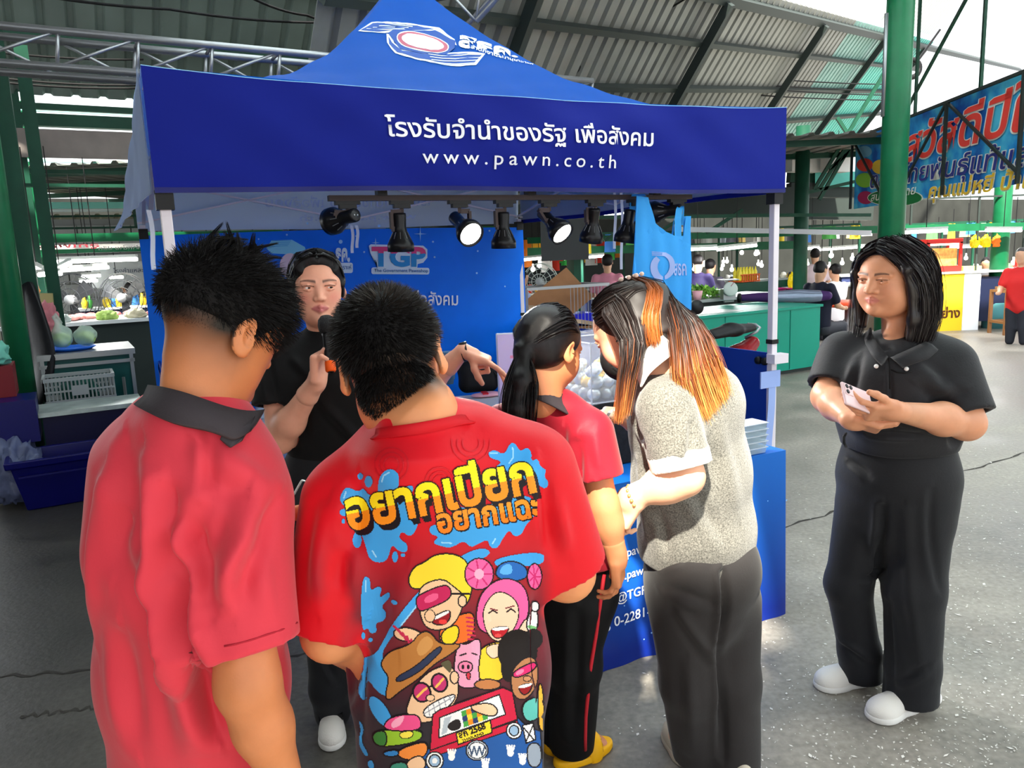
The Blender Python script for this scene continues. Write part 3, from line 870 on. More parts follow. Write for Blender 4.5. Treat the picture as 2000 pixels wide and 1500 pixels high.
# back wall banner
m_bw = m_bnr
def bw_pt(u, v, off=0.):
 P = BL + (BR - BL) * u - T2 * (.05 + off)
 wv = .015 * math.sin(9 * u + 2 * v) * v + .01 * math.sin(23 * u) * v
 return P - T2 * wv + EZ * (VH - .035 - (VH - .05) * v + .015 * math.sin(math.pi * u))
mb = MB(); mb.grid(lambda u, v: bw_pt(u, v), 120, 50, flip=False); mb.grid(lambda u, v: bw_pt(u, v, -.004), 60, 30, flip=True)
bwall = mb.build('back_wall', m_bw, tent, smooth=True)
def bw_uv(px, py):
 P = onpl(px, py, BL - T2 * .05, T2); u = float((P - BL) @ T1 / 3); v = (VH - .035 - P[2]) / (VH - .05); return u, v
def bw_poly(pts, m, name, off=.004):
 v, f = poly2d(pts, 30)
 return decal(name, [bw_uv(a, b) for a, b in v], f, lambda a, b: bw_pt(a, b, off * 2 + .004), m, bwall)
def bw_text(body, px0, px1, y0, y1, m, bold=0., off=.006, name='lettering', slope=0., clip=None):
 v2, f = text2d(body, 1., bold); lo, hi = v2.min(0), v2.max(0)
 X = px0 + (v2[:, 0] - lo[0]) / (hi[0] - lo[0]) * (px1 - px0); Y_ = y1 - (v2[:, 1] - lo[1]) / (hi[1] - lo[1]) * (y1 - y0) + slope * (X - px0)
 return decal(name, [bw_uv(a, b) for a, b in zip(X, Y_)], f, lambda a, b: bw_pt(a, b, off * 2 + .004), m, bwall)
m_tpk = mat('logo_pink', (226, 70, 132), rough=.5); m_tbl = mat('logo_blue', (40, 146, 214), rough=.5); m_tw = mat('logo_white', (216, 234, 250), rough=.5)
# TGP logo: white outline slabs, coloured letters (pink top, blue bottom)
def rounded(x0, y0, x1, y1, r=5):
 pts = []
 for cx, cy, a in ((x1 - r, y0 + r, -90), (x1 - r, y1 - r, 0), (x0 + r, y1 - r, 90), (x0 + r, y0 + r, 180)):
  for k in range(5): pts.append((cx + r * math.cos(math.radians(a + k * 22.5)), cy + r * math.sin(math.radians(a + k * 22.5))))
 return pts
bw_poly([(720, 484), (724, 481), (826, 483), (834, 490), (834, 506), (826, 516), (815, 519), (814, 528), (802, 529), (760, 529), (737, 528), (733, 502), (723, 498)], m_tw, 'logo_outline', .003)
bw_poly(rounded(725, 526, 838, 539, 4), m_tw, 'logo_outline', .003)
_v, _f = text2d('TGP', 1., .045, maxedge=.05); _lo, _hi = _v.min(0), _v.max(0)
_X = 725 + (_v[:, 0] - _lo[0]) / (_hi[0] - _lo[0]) * 106; _n = (_v[:, 1] - _lo[1]) / (_hi[1] - _lo[1]); _Y = 525 - _n * 40
_top = _n[_f].mean(1) > .66
for _q, _m in ((_f[_top], m_tpk), (_f[~_top], m_tbl)):
 decal('logo_lettering', [bw_uv(a_, b_) for a_, b_ in zip(_X, _Y)], _q, lambda a_, b_: bw_pt(a_, b_, .016), _m, bwall)
bw_text('The Government Pawnshop', 730, 835, 528.5, 537, mat('logo_navy', (60, 110, 170), rough=.6), .012)
bw_text('โรงรับจำนำของรัฐ เพื่อสังคม', 600, 893, 572, 608, m_let, .012, slope=-.01)
# other logo, mostly hidden by the presenter's head
bw_poly([(520, 488), (530, 473), (570, 472), (595, 486), (600, 502), (560, 500), (530, 498)], mat('logo_cyan', (130, 205, 236), rough=.5), 'logo_wing', .003)
for k in range(4): bw_poly([(522 + 3 * k, 486 - 4 * k), (562 + 2 * k, 484 - 3 * k), (562 + 2 * k, 482.6 - 3 * k), (523 + 3 * k, 484.6 - 4 * k)], mat('logo_stripe', (86, 170, 226), rough=.5), 'logo_stripe', .005)
bw_poly(ellipse_pts(566, 522, 20, 24), m_pnk, 'logo_seal', .004)
bw_text('ธค.', 655, 683, 488, 516, m_tw, .05); bw_poly(rounded(655, 517, 689, 537, 4), m_tw, 'logo_outline', .003); bw_text('ธนานุเคราะห์', 640, 686, 521, 533, mat('logo_navy'), .01)
m_spk = mat('print_spark', (150, 200, 250), rough=.5)
for x, y, r_ in ((740, 445, 3), (820, 460, 2.2), (845, 475, 2), (930, 535, 2), (695, 465, 1.6), (711, 496, 2), (940, 448, 1.8), (955, 452, 2), (600, 440, 2.4), (560, 462, 2), (505, 470, 1.5), (985, 560, 1.6), (665, 476, 4), (848, 505, 2), (932, 492, 1.8)):
 bw_poly(ellipse_pts(x, y, r_, r_, 8), m_spk, 'spark', .003)
for x, y, r_ in ((820, 460, 16), (733, 478, 10)):
 bw_poly([(x, y - r_), (x + 1, y - 1), (x + r_ * .8, y), (x + 1, y + 1), (x, y + r_), (x - 1, y + 1), (x - r_ * .8, y), (x - 1, y - 1)], m_spk, 'spark', .004)
# half walls
def half_wall(A, B, inw, H_, name):
 def f(u, v, o=0.): return A + (B - A) * u + inw * (.03 + .012 * math.sin(13 * u + 3 * v) + o) + EZ * (H_ * (1 - v) + .02 - .02 * math.sin(math.pi * u) * (1 - v))
 mb = MB(); mb.grid(lambda u, v: f(u, v), 30, 10); mb.grid(lambda u, v: f(u, v, -.004), 30, 10, flip=True)
 hw = mb.build(name, mat('half_wall_blue', (8, 58, 160), rough=.5, bump=.2, bscale=5), tent, smooth=True)
 MB().bar(A + inw * .035 + EZ * (H_ + .022), B + inw * .035 + EZ * (H_ + .022), .014, .02).build('top_bar', mat('half_wall_blue'), hw)
 return hw
hw = half_wall(FR + T2 * .05, BR, -T1, .985, 'side_half_wall')
half_wall(FL, BL, T1, .92, 'side_half_wall')
for dz in (.97,):
 for k in (.06, .11): MB().lathe([(.004, -.02), (.02, -.012), (.022, 0), (.02, .012), (.004, .02)], FR + T2 * k + EZ * dz - T1 * .05, axis=T1).build('clamp_knob', m_blk, tent, smooth=True)
MB().box(FR + EZ * .99 - T1 * .02, (.05, .03, .025), RT).build('wall_bracket', m_pole, tent)
MB().box(FR + EZ * .88 - T1 * .07 - T2 * .0, (.07, .004, .045), RT).build('strap', mat('pale_strap', (150, 172, 226), rough=.6), tent)
MB().grid(lambda u, v: FR - T1 * (.03 + .05 * u + .03 * v) - T2 * (.004 * math.sin(9 * v)) + EZ * (.84 - .62 * v), 3, 10).build('tie_ribbon', mat('pale_strap'), tent, smooth=True)
for p, ln in ((at(1200, 374, 4.2), .30), (at(1213, 374, 4.3), .42), (at(686, 440, 4.6), .16), (at(696, 440, 4.6), .13), (at(290, 410, 3.2), .24)):
 MB().grid(lambda u, v: p + T1 * (.018 * u - .009 + .006 * math.sin(5 * v)) + EZ * (-ln * v), 1, 8).build('tie_ribbon', mat('white_strap', (214, 222, 240), rough=.6), tent, smooth=True)
# ================================================================= track lights
m_trk = mat('brown_track', (58, 48, 48), rough=.5); m_lampb = mat('lamp_black', (20, 20, 23), rough=.28); m_arm = mat('lamp_arm_brown', (60, 48, 48), rough=.45)
m_lens = mat('lit_lens', (255, 255, 250), rough=.3, emit=22., emitc=(255, 252, 240)); m_lens0 = mat('unlit_lens', (90, 92, 96), rough=.25)
TRN = T2; TRP = FL + T2 * .10
def trk(px, py): return onpl(px, py, TRP, TRN)
ta, tb = trk(640, 371), trk(1348, 369); ta[2] = tb[2] = VH - .012
track = MB().bar(ta, tb, .034, .022).build('light_track', m_trk, label='long dark lighting track under the front edge of the canopy', cat='light track')
for k in (.12, .5, .88):
 q = ta + (tb - ta) * k
 MB().box(q + EZ * .02, (.02, .022, .012), RT).build('track_hanger', m_blk, track)
def spot(pxa, hx, hy, aim, lit, side, label, size=1.):
 P = trk(pxa, 380); P[2] = VH - .024
 root = empty('track_spotlight', tuple(P), label=label, cat='spotlight', group='track spotlights under the canopy edge')
 MB().box(P - EZ * .006, (.05, .016, .008), RT).box(P - EZ * .018, (.035, .014, .012), RT).build('adapter', m_blk, root)
 H = trk(hx, hy)
 H = H + T2 * .01
 piv = H + EZ * .01 + T1 * .035 * side
 top = P - EZ * .03
 el = P - EZ * .042 + T1 * .055 * side
 if abs((piv - P) @ T1) > .02: el = np.array([*(piv[:2]), P[2] - .042])
 MB().bar(top + EZ * .0, top - EZ * .02, .014).bar(top - EZ * .014, np.array([el[0], el[1], top[2] - .014]), .012, .02).bar(np.array([el[0], el[1], top[2] - .014]), piv, .012, .022, up=T2).build('arm', m_arm, root)
 ax = nrm(aim)
 MB().bar(piv, H + EZ * .01, .02).build('pivot', m_arm, root)
 b = H - ax * .075 * size
 prof = [(.02, -.002), (.027, 0), (.028, .01), (.026, .055), (.03, .075), (.05, .115), (.056, .128), (.056, .158), (.052, .159), (.048, .150), (.0, .149)]
 hd = MB().lathe([(r_ * size, z * size) for r_, z in prof], b, ax, 28).build('lamp_head', m_lampb, root, smooth=True)
 MB().lathe([(.002, .146 * size), (.047 * size, .1505 * size), (.044 * size, .154 * size), (.0, .156 * size)], b, ax, 24).build('lens', m_lens if lit else m_lens0, hd, smooth=True)
 up = np.array([0, 0, 1.]) if abs(ax[2]) < .9 else T2
 x = nrm(np.cross(ax, up)); y = np.cross(ax, x)
 for k in range(10):
  a = 2 * math.pi * k / 10
  rd = math.cos(a) * x + math.sin(a) * y
  MB().bar(b + ax * .078 * size + rd * .032 * size, b + ax * .105 * size + rd * .0455 * size, .003, .003).build('vent_slot', m_lens0, hd)
 for sx_ in (-.008, .008): MB().lathe([(.003, -.003), (.003, .0)], b - ax * .001 + x * sx_, ax, 8).build('screw', m_galv, hd)
 if lit:
  L_ = bpy.data.lights.new('spot_glow', 'SPOT'); L_.energy = 60; L_.spot_size = 1.5; L_.spot_blend = .6; L_.shadow_soft_size = .045; L_.color = (1, .97, .92)
  lo = bpy.data.objects.new('lamp_glow', L_); COL.objects.link(lo); lo.location = tuple(b + ax * .17 * size)
  lo.rotation_euler = Vector(-ax).to_track_quat('Z', 'Y').to_euler()
  lo.parent = root; lo.matrix_parent_inverse = parent_world(root).inverted()
 return root
dn = np.array([0, 0, -1.])
spot(677, 672, 426, T2 * .95 + dn * .12 - T1 * .45, False, -1, 'black track spotlight turned to the back wall, above the presenter')
spot(783, 783, 452, dn + T2 * .05, False, -1, 'black spotlight hanging straight down over the pink and blue logo')
spot(896, 905, 440, dn * .50 - T2 * .85 + T1 * .10, True, 1, 'lit spotlight shining in front of the blue back banner', 1.05)
spot(985, 985, 448, dn + T2 * .05, False, -1, 'black spotlight hanging down between the two lit spotlights')
spot(1072, 1080, 435, dn * .66 - T2 * .75 + T1 * .25, True, -1, 'lit spotlight hanging in front of the dark grey panel', 1.05)
spot(1163, 1160, 438, dn + T2 * .25, False, -1, 'black spotlight hanging down beside the white ribbons')
spot(1243, 1228, 440, dn + T2 * .1 - T1 * .15, False, 1, 'black spotlight half hidden behind the blue bag')
spot(1322, 1304, 412, T2 * .9 - T1 * .55 + dn * .05, False, 1, 'last black spotlight turned away, carrying a handle of the blue bag')
# ================================================================= people: tools
def basis(f, up=(0, 0, 1), roll=0.):
 """columns: person's left, back, up; f = facing direction"""
 f = nrm(f); bk = -f; up = np.array(up, float); up = nrm(up - (up @ f) * f)
 lf = np.cross(bk, up)
 if roll:
  c_, s_ = math.cos(roll), math.sin(roll); lf, up = c_ * lf + s_ * up, -s_ * lf + c_ * up
 return np.array([lf, bk, up]).T
def hand(s, wrist, d, n, th, curls=(25, 25, 28, 32), spread=.12, sc=1., thumb=(.55, .75, .35), tcurl=25, k=.006, flen=1., palm=.078):
 """d: towards fingers, n: direction the palm faces, th: towards the thumb side"""
 w_ = np.array(wrist, float); d = nrm(d); n = np.array(n, float); n = nrm(n - (n @ d) * d); th = np.array(th, float)
 th = nrm(th - (th @ d) * d - (th @ n) * n)
 R = np.array([th, d, n]).T
 s.box(w_ + d * palm * .5 * sc + n * .002, (np.array([.039, palm * .56, .0135])) * sc, R, rd=.011 * sc, k=.012)
 s.cap(w_ - d * .012, w_ + d * .02 * sc, .022 * sc, .022 * sc, k=.014)
 s.ell(w_ + d * .032 * sc + th * .024 * sc + n * .010 * sc, np.array([.017, .028, .014]) * sc, R, k=.012)
 Ls = [(.041, .025, .02), (.045, .029, .021), (.042, .027, .02), (.033, .02, .018)]
 xs = (.0295, .010, -.010, -.028); yo = (0, .004, .001, -.009)
 tips = []
 for i in range(4):
  p = w_ + d * (palm + yo[i] - .006) * sc + th * xs[i] * sc
  cu = curls[i]; cu = (cu, cu, cu * .8) if np.isscalar(cu) else cu
  ang = 0; r0 = (.0094, .0092, .0088, .0078)[i] * sc
  dd = nrm(d + th * spread * (1.5 - i) * .8)
  pts = [p - dd * .01 * sc]; rr = [r0]
  for j in range(3):
   ang += math.radians(cu[j])
   q = dd * math.cos(ang) + n * math.sin(ang)
   p = p + q * Ls[i][j] * sc * flen; pts.append(p); rr.append(r0 * (1 - .09 * (j + 1)))
  s.chain(pts, rr, k=k * .6); tips.append(p)
 p = w_ + d * .022 * sc + th * .026 * sc + n * .006 * sc
 td = nrm(d * thumb[0] + th * thumb[1] + n * thumb[2])
 p1 = p + td * .04 * sc
 t2 = nrm(td * math.cos(math.radians(tcurl)) + (d * .75 + n * .45 - th * .25) * math.sin(math.radians(tcurl)))
 p2 = p1 + t2 * .03 * sc; p3 = p2 + nrm(t2 + .25 * d - .1 * th) * .024 * sc
 s.chain([p, p1, p2, p3], [.0135 * sc, .0115 * sc, .0105 * sc, .0085 * sc], k=k)
 return tips
def head(s, c, M, sc=1., face=True, jaw=1., cheek=0., ear=True, wide=1., nose=1., lidz=0.):
 c = np.array(c, float)
 X = lambda x, y, z: c + M @ (np.array([x * wide, y, z]) * sc)
 E_ = lambda x, y, z, rx, ry, rz, k=.02, op='u', R=None: s.ell(X(x, y, z), np.array([rx * wide, ry, rz]) * sc, M if R is None else M @ R, k=k * sc, op=op)
 E_(0, .014, .032, .0735, .094, .080)
 E_(0, -.030, .022, .064, .062, .066, .03)
 E_(0, -.034, -.030, .062, .058, .062, .03)
 E_(0, -.046, -.078 , .040 * jaw, .038, .034, .035)
 for sx in (-1, 1):
  E_(sx * .040 * jaw, -.018, -.062, .022, .036, .034, .03)
  if cheek: E_(sx * .037, -.056, -.036, .026, .026, .028, .03)
 E_(0, -.020, -.085, .034 * jaw, .04, .020, .03)
 if face:
  C_ = lambda a, b, ra, rb, k=.008, op='u': s.cap(X(*a), X(*b), ra * sc, rb * sc, k=k * sc, op=op)
  for sx in (-1, 1):
   E_(sx * .031, -.098, .010, .019, .012, .0105, .012, 's')
   C_((sx * .012, -.084, .024), (sx * .048, -.078, .026), .0075, .006, .012)
   E_(sx * .031, -.0795, .0095, .0135, .0115, .0110, .004)
   C_((sx * .0165, -.0895, .0155 + lidz), (sx * .032, -.0935, .0175 + lidz), .0024, .0030, .004); C_((sx * .032, -.0935, .0175 + lidz), (sx * .0475, -.0855, .0145 + lidz), .0030, .0024, .004)
   C_((sx * .0165, -.0890, .0045), (sx * .032, -.0920, .0022), .0022, .0026, .004); C_((sx * .032, -.0920, .0022), (sx * .0475, -.0850, .006), .0026, .0022, .004)
  C_((0, -.088, .012), (0, -.107 - .004 * (nose - 1), -.020), .0075, .0095 * nose, .014)
  for sx in (-1, 1): E_(sx * .0115 * nose, -.098, -.0235, .0085 * nose, .009, .0075, .006)
  for sx in (-1, 1):
   E_(sx * .006, -.106, -.031, .0038, .005, .003, .003, 's')
   C_((0, -.0975, -.0475), (sx * .022, -.087, -.0505), .0055, .0030, .005)
   C_((0, -.0955, -.0575), (sx * .019, -.087, -.0535), .0065, .0030, .005)
  C_((-.020, -.099, -.0522), (.020, -.099, -.0522), .0016, .0016, .003, 's')
  E_(0, -.084, -.085, .018, .014, .014, .02)
 if ear:
  for sx in (-1, 1):
   Re = rot(0, 0, sx * .45)
   E_(sx * .079, .012, -.002, .0075, .0195, .032, .008, R=Re)
   E_(sx * .086, .006, .002, .006, .011, .019, .006, 's', R=Re)
   E_(sx * .078, .004, -.026, .006, .010, .010, .006)
 return X
def toW(c, M, sc, pts):
 return np.array(c) + (np.asarray(pts, float) * sc) @ np.array(M).T
def local(V, c, M, sc=1.): return ((V - np.array(c)) @ np.array(M)) / sc
def union(parts):
 Vs, Qs, n = [], [], 0
 for V, Q in parts:
  Vs.append(V); Qs.append(Q + n); n += len(V)
 return np.concatenate(Vs), np.concatenate(Qs)
def skin_mat(name='skin'):
 return mat(name, None, rough=.45, spec=.4, attr='Col', sss=.12, bump=.06, bscale=300, noise=.05, nscale=30)
def lerpc(a, b, t): return a[None] * (1 - t[:, None]) + b[None] * t[:, None]
def face_paint(V, cols, c, M, sc, lip, blush=None, brow=None, lid=0.):
 q = local(V, c, M, sc)
 lipd = np.minimum(np.abs(q[:, 2] + .0525) / (.011 * np.clip(1 - (np.abs(q[:, 0]) / .026) ** 2, .02, 1) + .0008), 3)
 m = np.clip(1.6 - lipd * 1.15, 0, 1) * (q[:, 1] < -.075) * (np.abs(q[:, 0]) < .026)
 cols[:] = cols * (1 - m[:, None]) + np.array(hexc(*lip)) * m[:, None]
 for sx in (-1, 1):
  x = q[:, 0] * sx; t = np.clip((x - .0165) / .031, 0, 1)
  d = np.abs(q[:, 2] - (.0140 + .0022 * np.sin(t * 3.0) + lid)) / .0013
  m = np.clip(1.6 - d, 0, 1) * (x > .015) * (x < .051) * (q[:, 1] < -.078) * .9
  cols[:] = cols * (1 - m[:, None]) + np.array(hexc(26, 18, 18)) * m[:, None]
 if blush is not None:
  for sx in (-1, 1):
   d = np.linalg.norm((q - np.array([sx * .042, -.07, -.022])) / np.array([.022, .04, .018]), axis=1)
   m = np.exp(-d * d) * .45
   cols[:] = cols * (1 - m[:, None]) + np.array(hexc(*blush)) * m[:, None]
 if brow is not None:
  for sx in (-1, 1):
   x = q[:, 0] * sx; t = np.clip((x - .011) / .04, 0, 1)
   zc = .0275 + .006 * np.sin(t * 2.2) - .004 * t
   d = np.abs(q[:, 2] - zc) / (.0042 * (1 - .55 * t))
   m = np.clip(1.5 - d, 0, 1) * (x > .010) * (x < .053) * (q[:, 1] < -.05) * .85
   cols[:] = cols * (1 - m[:, None]) + np.array(hexc(*brow)) * m[:, None]
def eyes(root, c, M, sc, look, wide=1.):
 """eyeballs with iris and pupil; look: offset of gaze in local x,z"""
 for sx in (-1, 1):
  ce = np.array(c) + M @ (np.array([sx * .031 * wide, -.0805, .0095]) * sc)
  g = nrm(M @ np.array([look[0], -1, look[1]]))
  r_ = .0118 * sc
  prof = []; mi = []
  th = [0, .12, .25, .26, .38, .50, .51, .75, 1.0, 1.3, 1.6]
  ax = g; up = nrm(np.cross(ax, [0, 0, 1.])); y = np.cross(ax, up)
  V = [ce + ax * r_]; F = []; MI = []; n = 16
  for t in th[1:]:
   for k in range(n):
    a = 2 * math.pi * k / n
    V.append(ce + r_ * (math.cos(t) * ax + math.sin(t) * (math.cos(a) * up + math.sin(a) * y)))
  for k in range(n): F.append((0, 1 + k, 1 + (k + 1) % n)); MI.append(0)
  for i in range(len(th) - 2):
   for k in range(n):
    F.append((1 + i * n + k, 1 + (i + 1) * n + k, 1 + (i + 1) * n + (k + 1) % n, 1 + i * n + (k + 1) % n)); MI.append(0 if th[i + 2] < .26 else (1 if th[i + 2] < .51 else 2))
  pyd('eye', V, F, [mat('pupil', (12, 9, 8), rough=.1), mat('iris_brown', (52, 30, 18), rough=.12), mat('sclera', (226, 220, 216), rough=.15)], root, mi=MI)
def person(parts, base, label, cat='person', paint=None, group=None, name='person', skin='skin'):
 V, Q = union(parts)
 cols = np.tile(np.array(hexc(*base)), (len(V), 1))
 # knuckle and flush variation that belongs to the skin itself
 nz = vnoise(V, 55, 3); cols *= (1 + .035 * nz[:, None] * np.array([.6, 1., 1.2]))
 if paint: paint(V, cols)
 o = npm(name, V, Q, skin_mat(skin), label=label, cat=cat, group=group)
 setcol(o, cols)
 return o
def pr(P):
 d = np.array(P, float) - CC; z = d @ CF; return 1000 + FPX * (d @ CR) / z, 750 - FPX * (d @ CU) / z
def bvh(V, Q): return BVHTree.FromPolygons([tuple(v) for v in V.tolist()], [tuple(q) for q in Q.tolist()])
def cast(tree, px, py, off=0.):
 h = tree.ray_cast(Vector(CC), Vector(nrm(ray(px, py))))
 return None if h[0] is None else np.array(h[0]) + np.array(h[1]) * off
def press_folds(V, Q, N, L, tree):
 """each fold: (a, b, width, height), a and b pixels (or points, then projected); laid on the cloth surface"""
 D = np.zeros(len(V))
 for a, b, wd, h in L:
  a = pr(a) if len(a) == 3 else a; b = pr(b) if len(b) == 3 else b
  n = 6; pts = []
  bow = .05 * math.hypot(b[0] - a[0], b[1] - a[1]) * math.sin(a[0] + b[1])
  for i in range(n + 1):
   t = i / n; x = a[0] + (b[0] - a[0]) * t + bow * math.sin(math.pi * t); y = a[1] + (b[1] - a[1]) * t
   p = cast(tree, x, y)
   if p is not None: pts.append((t, p))
  if len(pts) < 2: continue
  lo = np.min([p for _, p in pts], 0) - 3.2 * wd; hi = np.max([p for _, p in pts], 0) + 3.2 * wd
  I = np.where(((V > lo) & (V < hi)).all(1))[0]
  if not len(I): continue
  best = np.full(len(I), 9.); bt = np.zeros(len(I)); sg = np.zeros(len(I))
  for (t0, p), (t1, q) in zip(pts[:-1], pts[1:]):
   d, t = seg_dist(V[I], p, q); m = d < best
   best[m] = d[m]; bt[m] = (t0 + (t1 - t0) * t)[m]
   sd_ = np.cross(q - p, CC - p); sg[m] = np.sign((V[I][m] - p) @ sd_)
  x = best / wd * sg
  prof = np.exp(-x * x) - .55 * np.exp(-(x - 1.5) ** 2)
  D[I] += 1.6 * h * prof * np.sin(np.pi * np.clip(.1 + .85 * bt, 0, 1)) ** .7
 return V + N * D[:, None]
def cloth(name, s, res, m, parent, fold=(), noise=0., nf=18, rel=1, seed=0, want=False, **kw):
 V, Q = s.mesh(res)
 if rel: V = relax(V, Q, rel)
 tree = None
 if len(fold) or noise:
  N = vnorm(V, Q)
  if len(fold): V = press_folds(V, Q, N, fold, bvh(V, Q))
  if noise: V = V + N * (vnoise(V, nf, seed) * noise)[:, None]
 o = npm(name, V, Q, m, parent, **kw)
 return (o, V, Q) if want else o
def strip(name, A, B, m, parent, th=.004, n=24):
 """cloth band between two point rows (collars, flaps), with thickness"""
 def cr(g, s_):
  g = np.array(g); return np.array([np.interp(s_, np.linspace(0, 1, len(g)), g[:, k]) for k in range(3)])
 def sm(g):
  g = np.array(g, float); k = 17; t = np.linspace(0, 1, k); P = np.array([cr(g, x) for x in t])
  for _ in range(2): P[1:-1] = .25 * P[:-2] + .5 * P[1:-1] + .25 * P[2:]
  return P
 a, b = sm(A), sm(B); k = len(a)
 mid = (a + b) / 2
 T = np.gradient(mid, axis=0); nn = np.cross(T, b - a); nn /= np.linalg.norm(nn, axis=1)[:, None] + 1e-9
 mid = mid + nn * .004
 rows = [a, mid, b]; V = []
 for sg in (1, -1):
  for r_ in rows: V += [p + q * th * .5 * sg for p, q in zip(r_, nn)]
 F = []; o_ = 3 * k
 for j in range(2):
  for i in range(k - 1):
   F.append((j * k + i, j * k + i + 1, (j + 1) * k + i + 1, (j + 1) * k + i)); F.append((o_ + j * k + i, o_ + (j + 1) * k + i, o_ + (j + 1) * k + i + 1, o_ + j * k + i + 1))
 for i in range(k - 1):
  F.append((i, o_ + i, o_ + i + 1, i + 1)); F.append((2 * k + i, 2 * k + i + 1, o_ + 2 * k + i + 1, o_ + 2 * k + i))
 for i in (0, k - 1):
  for j in range(2): F.append((j * k + i, (j + 1) * k + i, o_ + (j + 1) * k + i, o_ + j * k + i))
 return pyd(name, V, F, m, parent, smooth=True)
def hair_cap(c, M, sc, n, region, length, jitter=.25, lift=1., flow=None, seed=3, rad=(.0795, .1, .0865), cen=(0, .014, .032), curve=0.):
 """short strands rooted on the skull. region(q)->keep, length(q)->m, flow(q)->preferred direction (local)"""
 r = np.random.default_rng(seed)
 u = r.normal(size=(n * 3, 3)); u /= np.linalg.norm(u, axis=1)[:, None]
 q = u * np.array(rad) + np.array(cen)
 keep = region(q); q = q[keep][:n]; u = u[keep][:n]
 nn = u / np.array(rad); nn /= np.linalg.norm(nn, axis=1)[:, None]
 L_ = length(q)
 d = nn * lift
 if flow is not None: d = d + flow(q, nn)
 d += r.normal(size=d.shape) * jitter
 d /= np.linalg.norm(d, axis=1)[:, None]
 k = 4; t = np.linspace(0, 1, k)[None, :, None]
 bend = (flow(q, nn) if flow is not None else nn * 0) * curve
 P = q[:, None, :] - nn[:, None, :] * .006 + d[:, None, :] * L_[:, None, None] * t + bend[:, None, :] * L_[:, None, None] * t ** 2
 return toW(c, M, sc, P.reshape(-1, 3)).reshape(P.shape)
def hair_mesh(name, paths, width, m, parent, colfn=None, taper=.25, **kw):
 V, Q, t, sid = ribbons(paths, width, taper=taper)
 o = npm(name, V, Q, m, parent, smooth=True, **kw)
 if colfn is not None: setcol(o, colfn(V, t, sid))
 return o
m_hair = mat('black_hair', (20, 17, 18), rough=.42, spec=.5)
m_hairc = mat('dyed_hair', None, rough=.5, attr='Col', spec=.5)
m_sole = mat('white_rubber', (228, 226, 222), rough=.6)
def shoe(parent, toe, heel, w_=.047, h=.075, m=None, name='shoe', ms=None):
 """toe, heel: ground points"""
 toe = np.array(toe, float); heel = np.array(heel, float); toe[2] = heel[2] = 0
 d = nrm(toe - heel); sd = np.cross(d, EZ); L_ = np.linalg.norm(toe - heel); R = np.array([sd, d, EZ]).T
 s = S()
 c0 = heel + d * .045; c2 = toe - d * .05; cm = heel + d * L_ * .5
 up = [((0, 0, -1), (0, 0, .014))]
 s.ell(c2 + EZ * .028, (w_, .06, .042), R, k=.03, cut=up)
 s.ell(cm + EZ * .035, (w_ * .86, L_ * .36, .05), R, k=.03, cut=up)
 s.ell(c0 + EZ * .045, (w_ * .78, .05, h * .85), R, k=.03, cut=up)
 o = cloth(name, s, .0055, m, parent)
 s2 = S()
 fl = [((0, 0, 1), (0, 0, .026)), ((0, 0, -1), (0, 0, .0005))]
 s2.ell(c2 + EZ * .012, (w_ * 1.07, .062, .05), R, k=.02, cut=fl); s2.ell(cm + EZ * .012, (w_ * .93, L_ * .4, .05), R, k=.02, cut=fl); s2.ell(c0 + EZ * .012, (w_ * .9, .052, .05), R, k=.02, cut=fl)
 cloth('sole', s2, .0055, ms or m_sole, o)
 return o
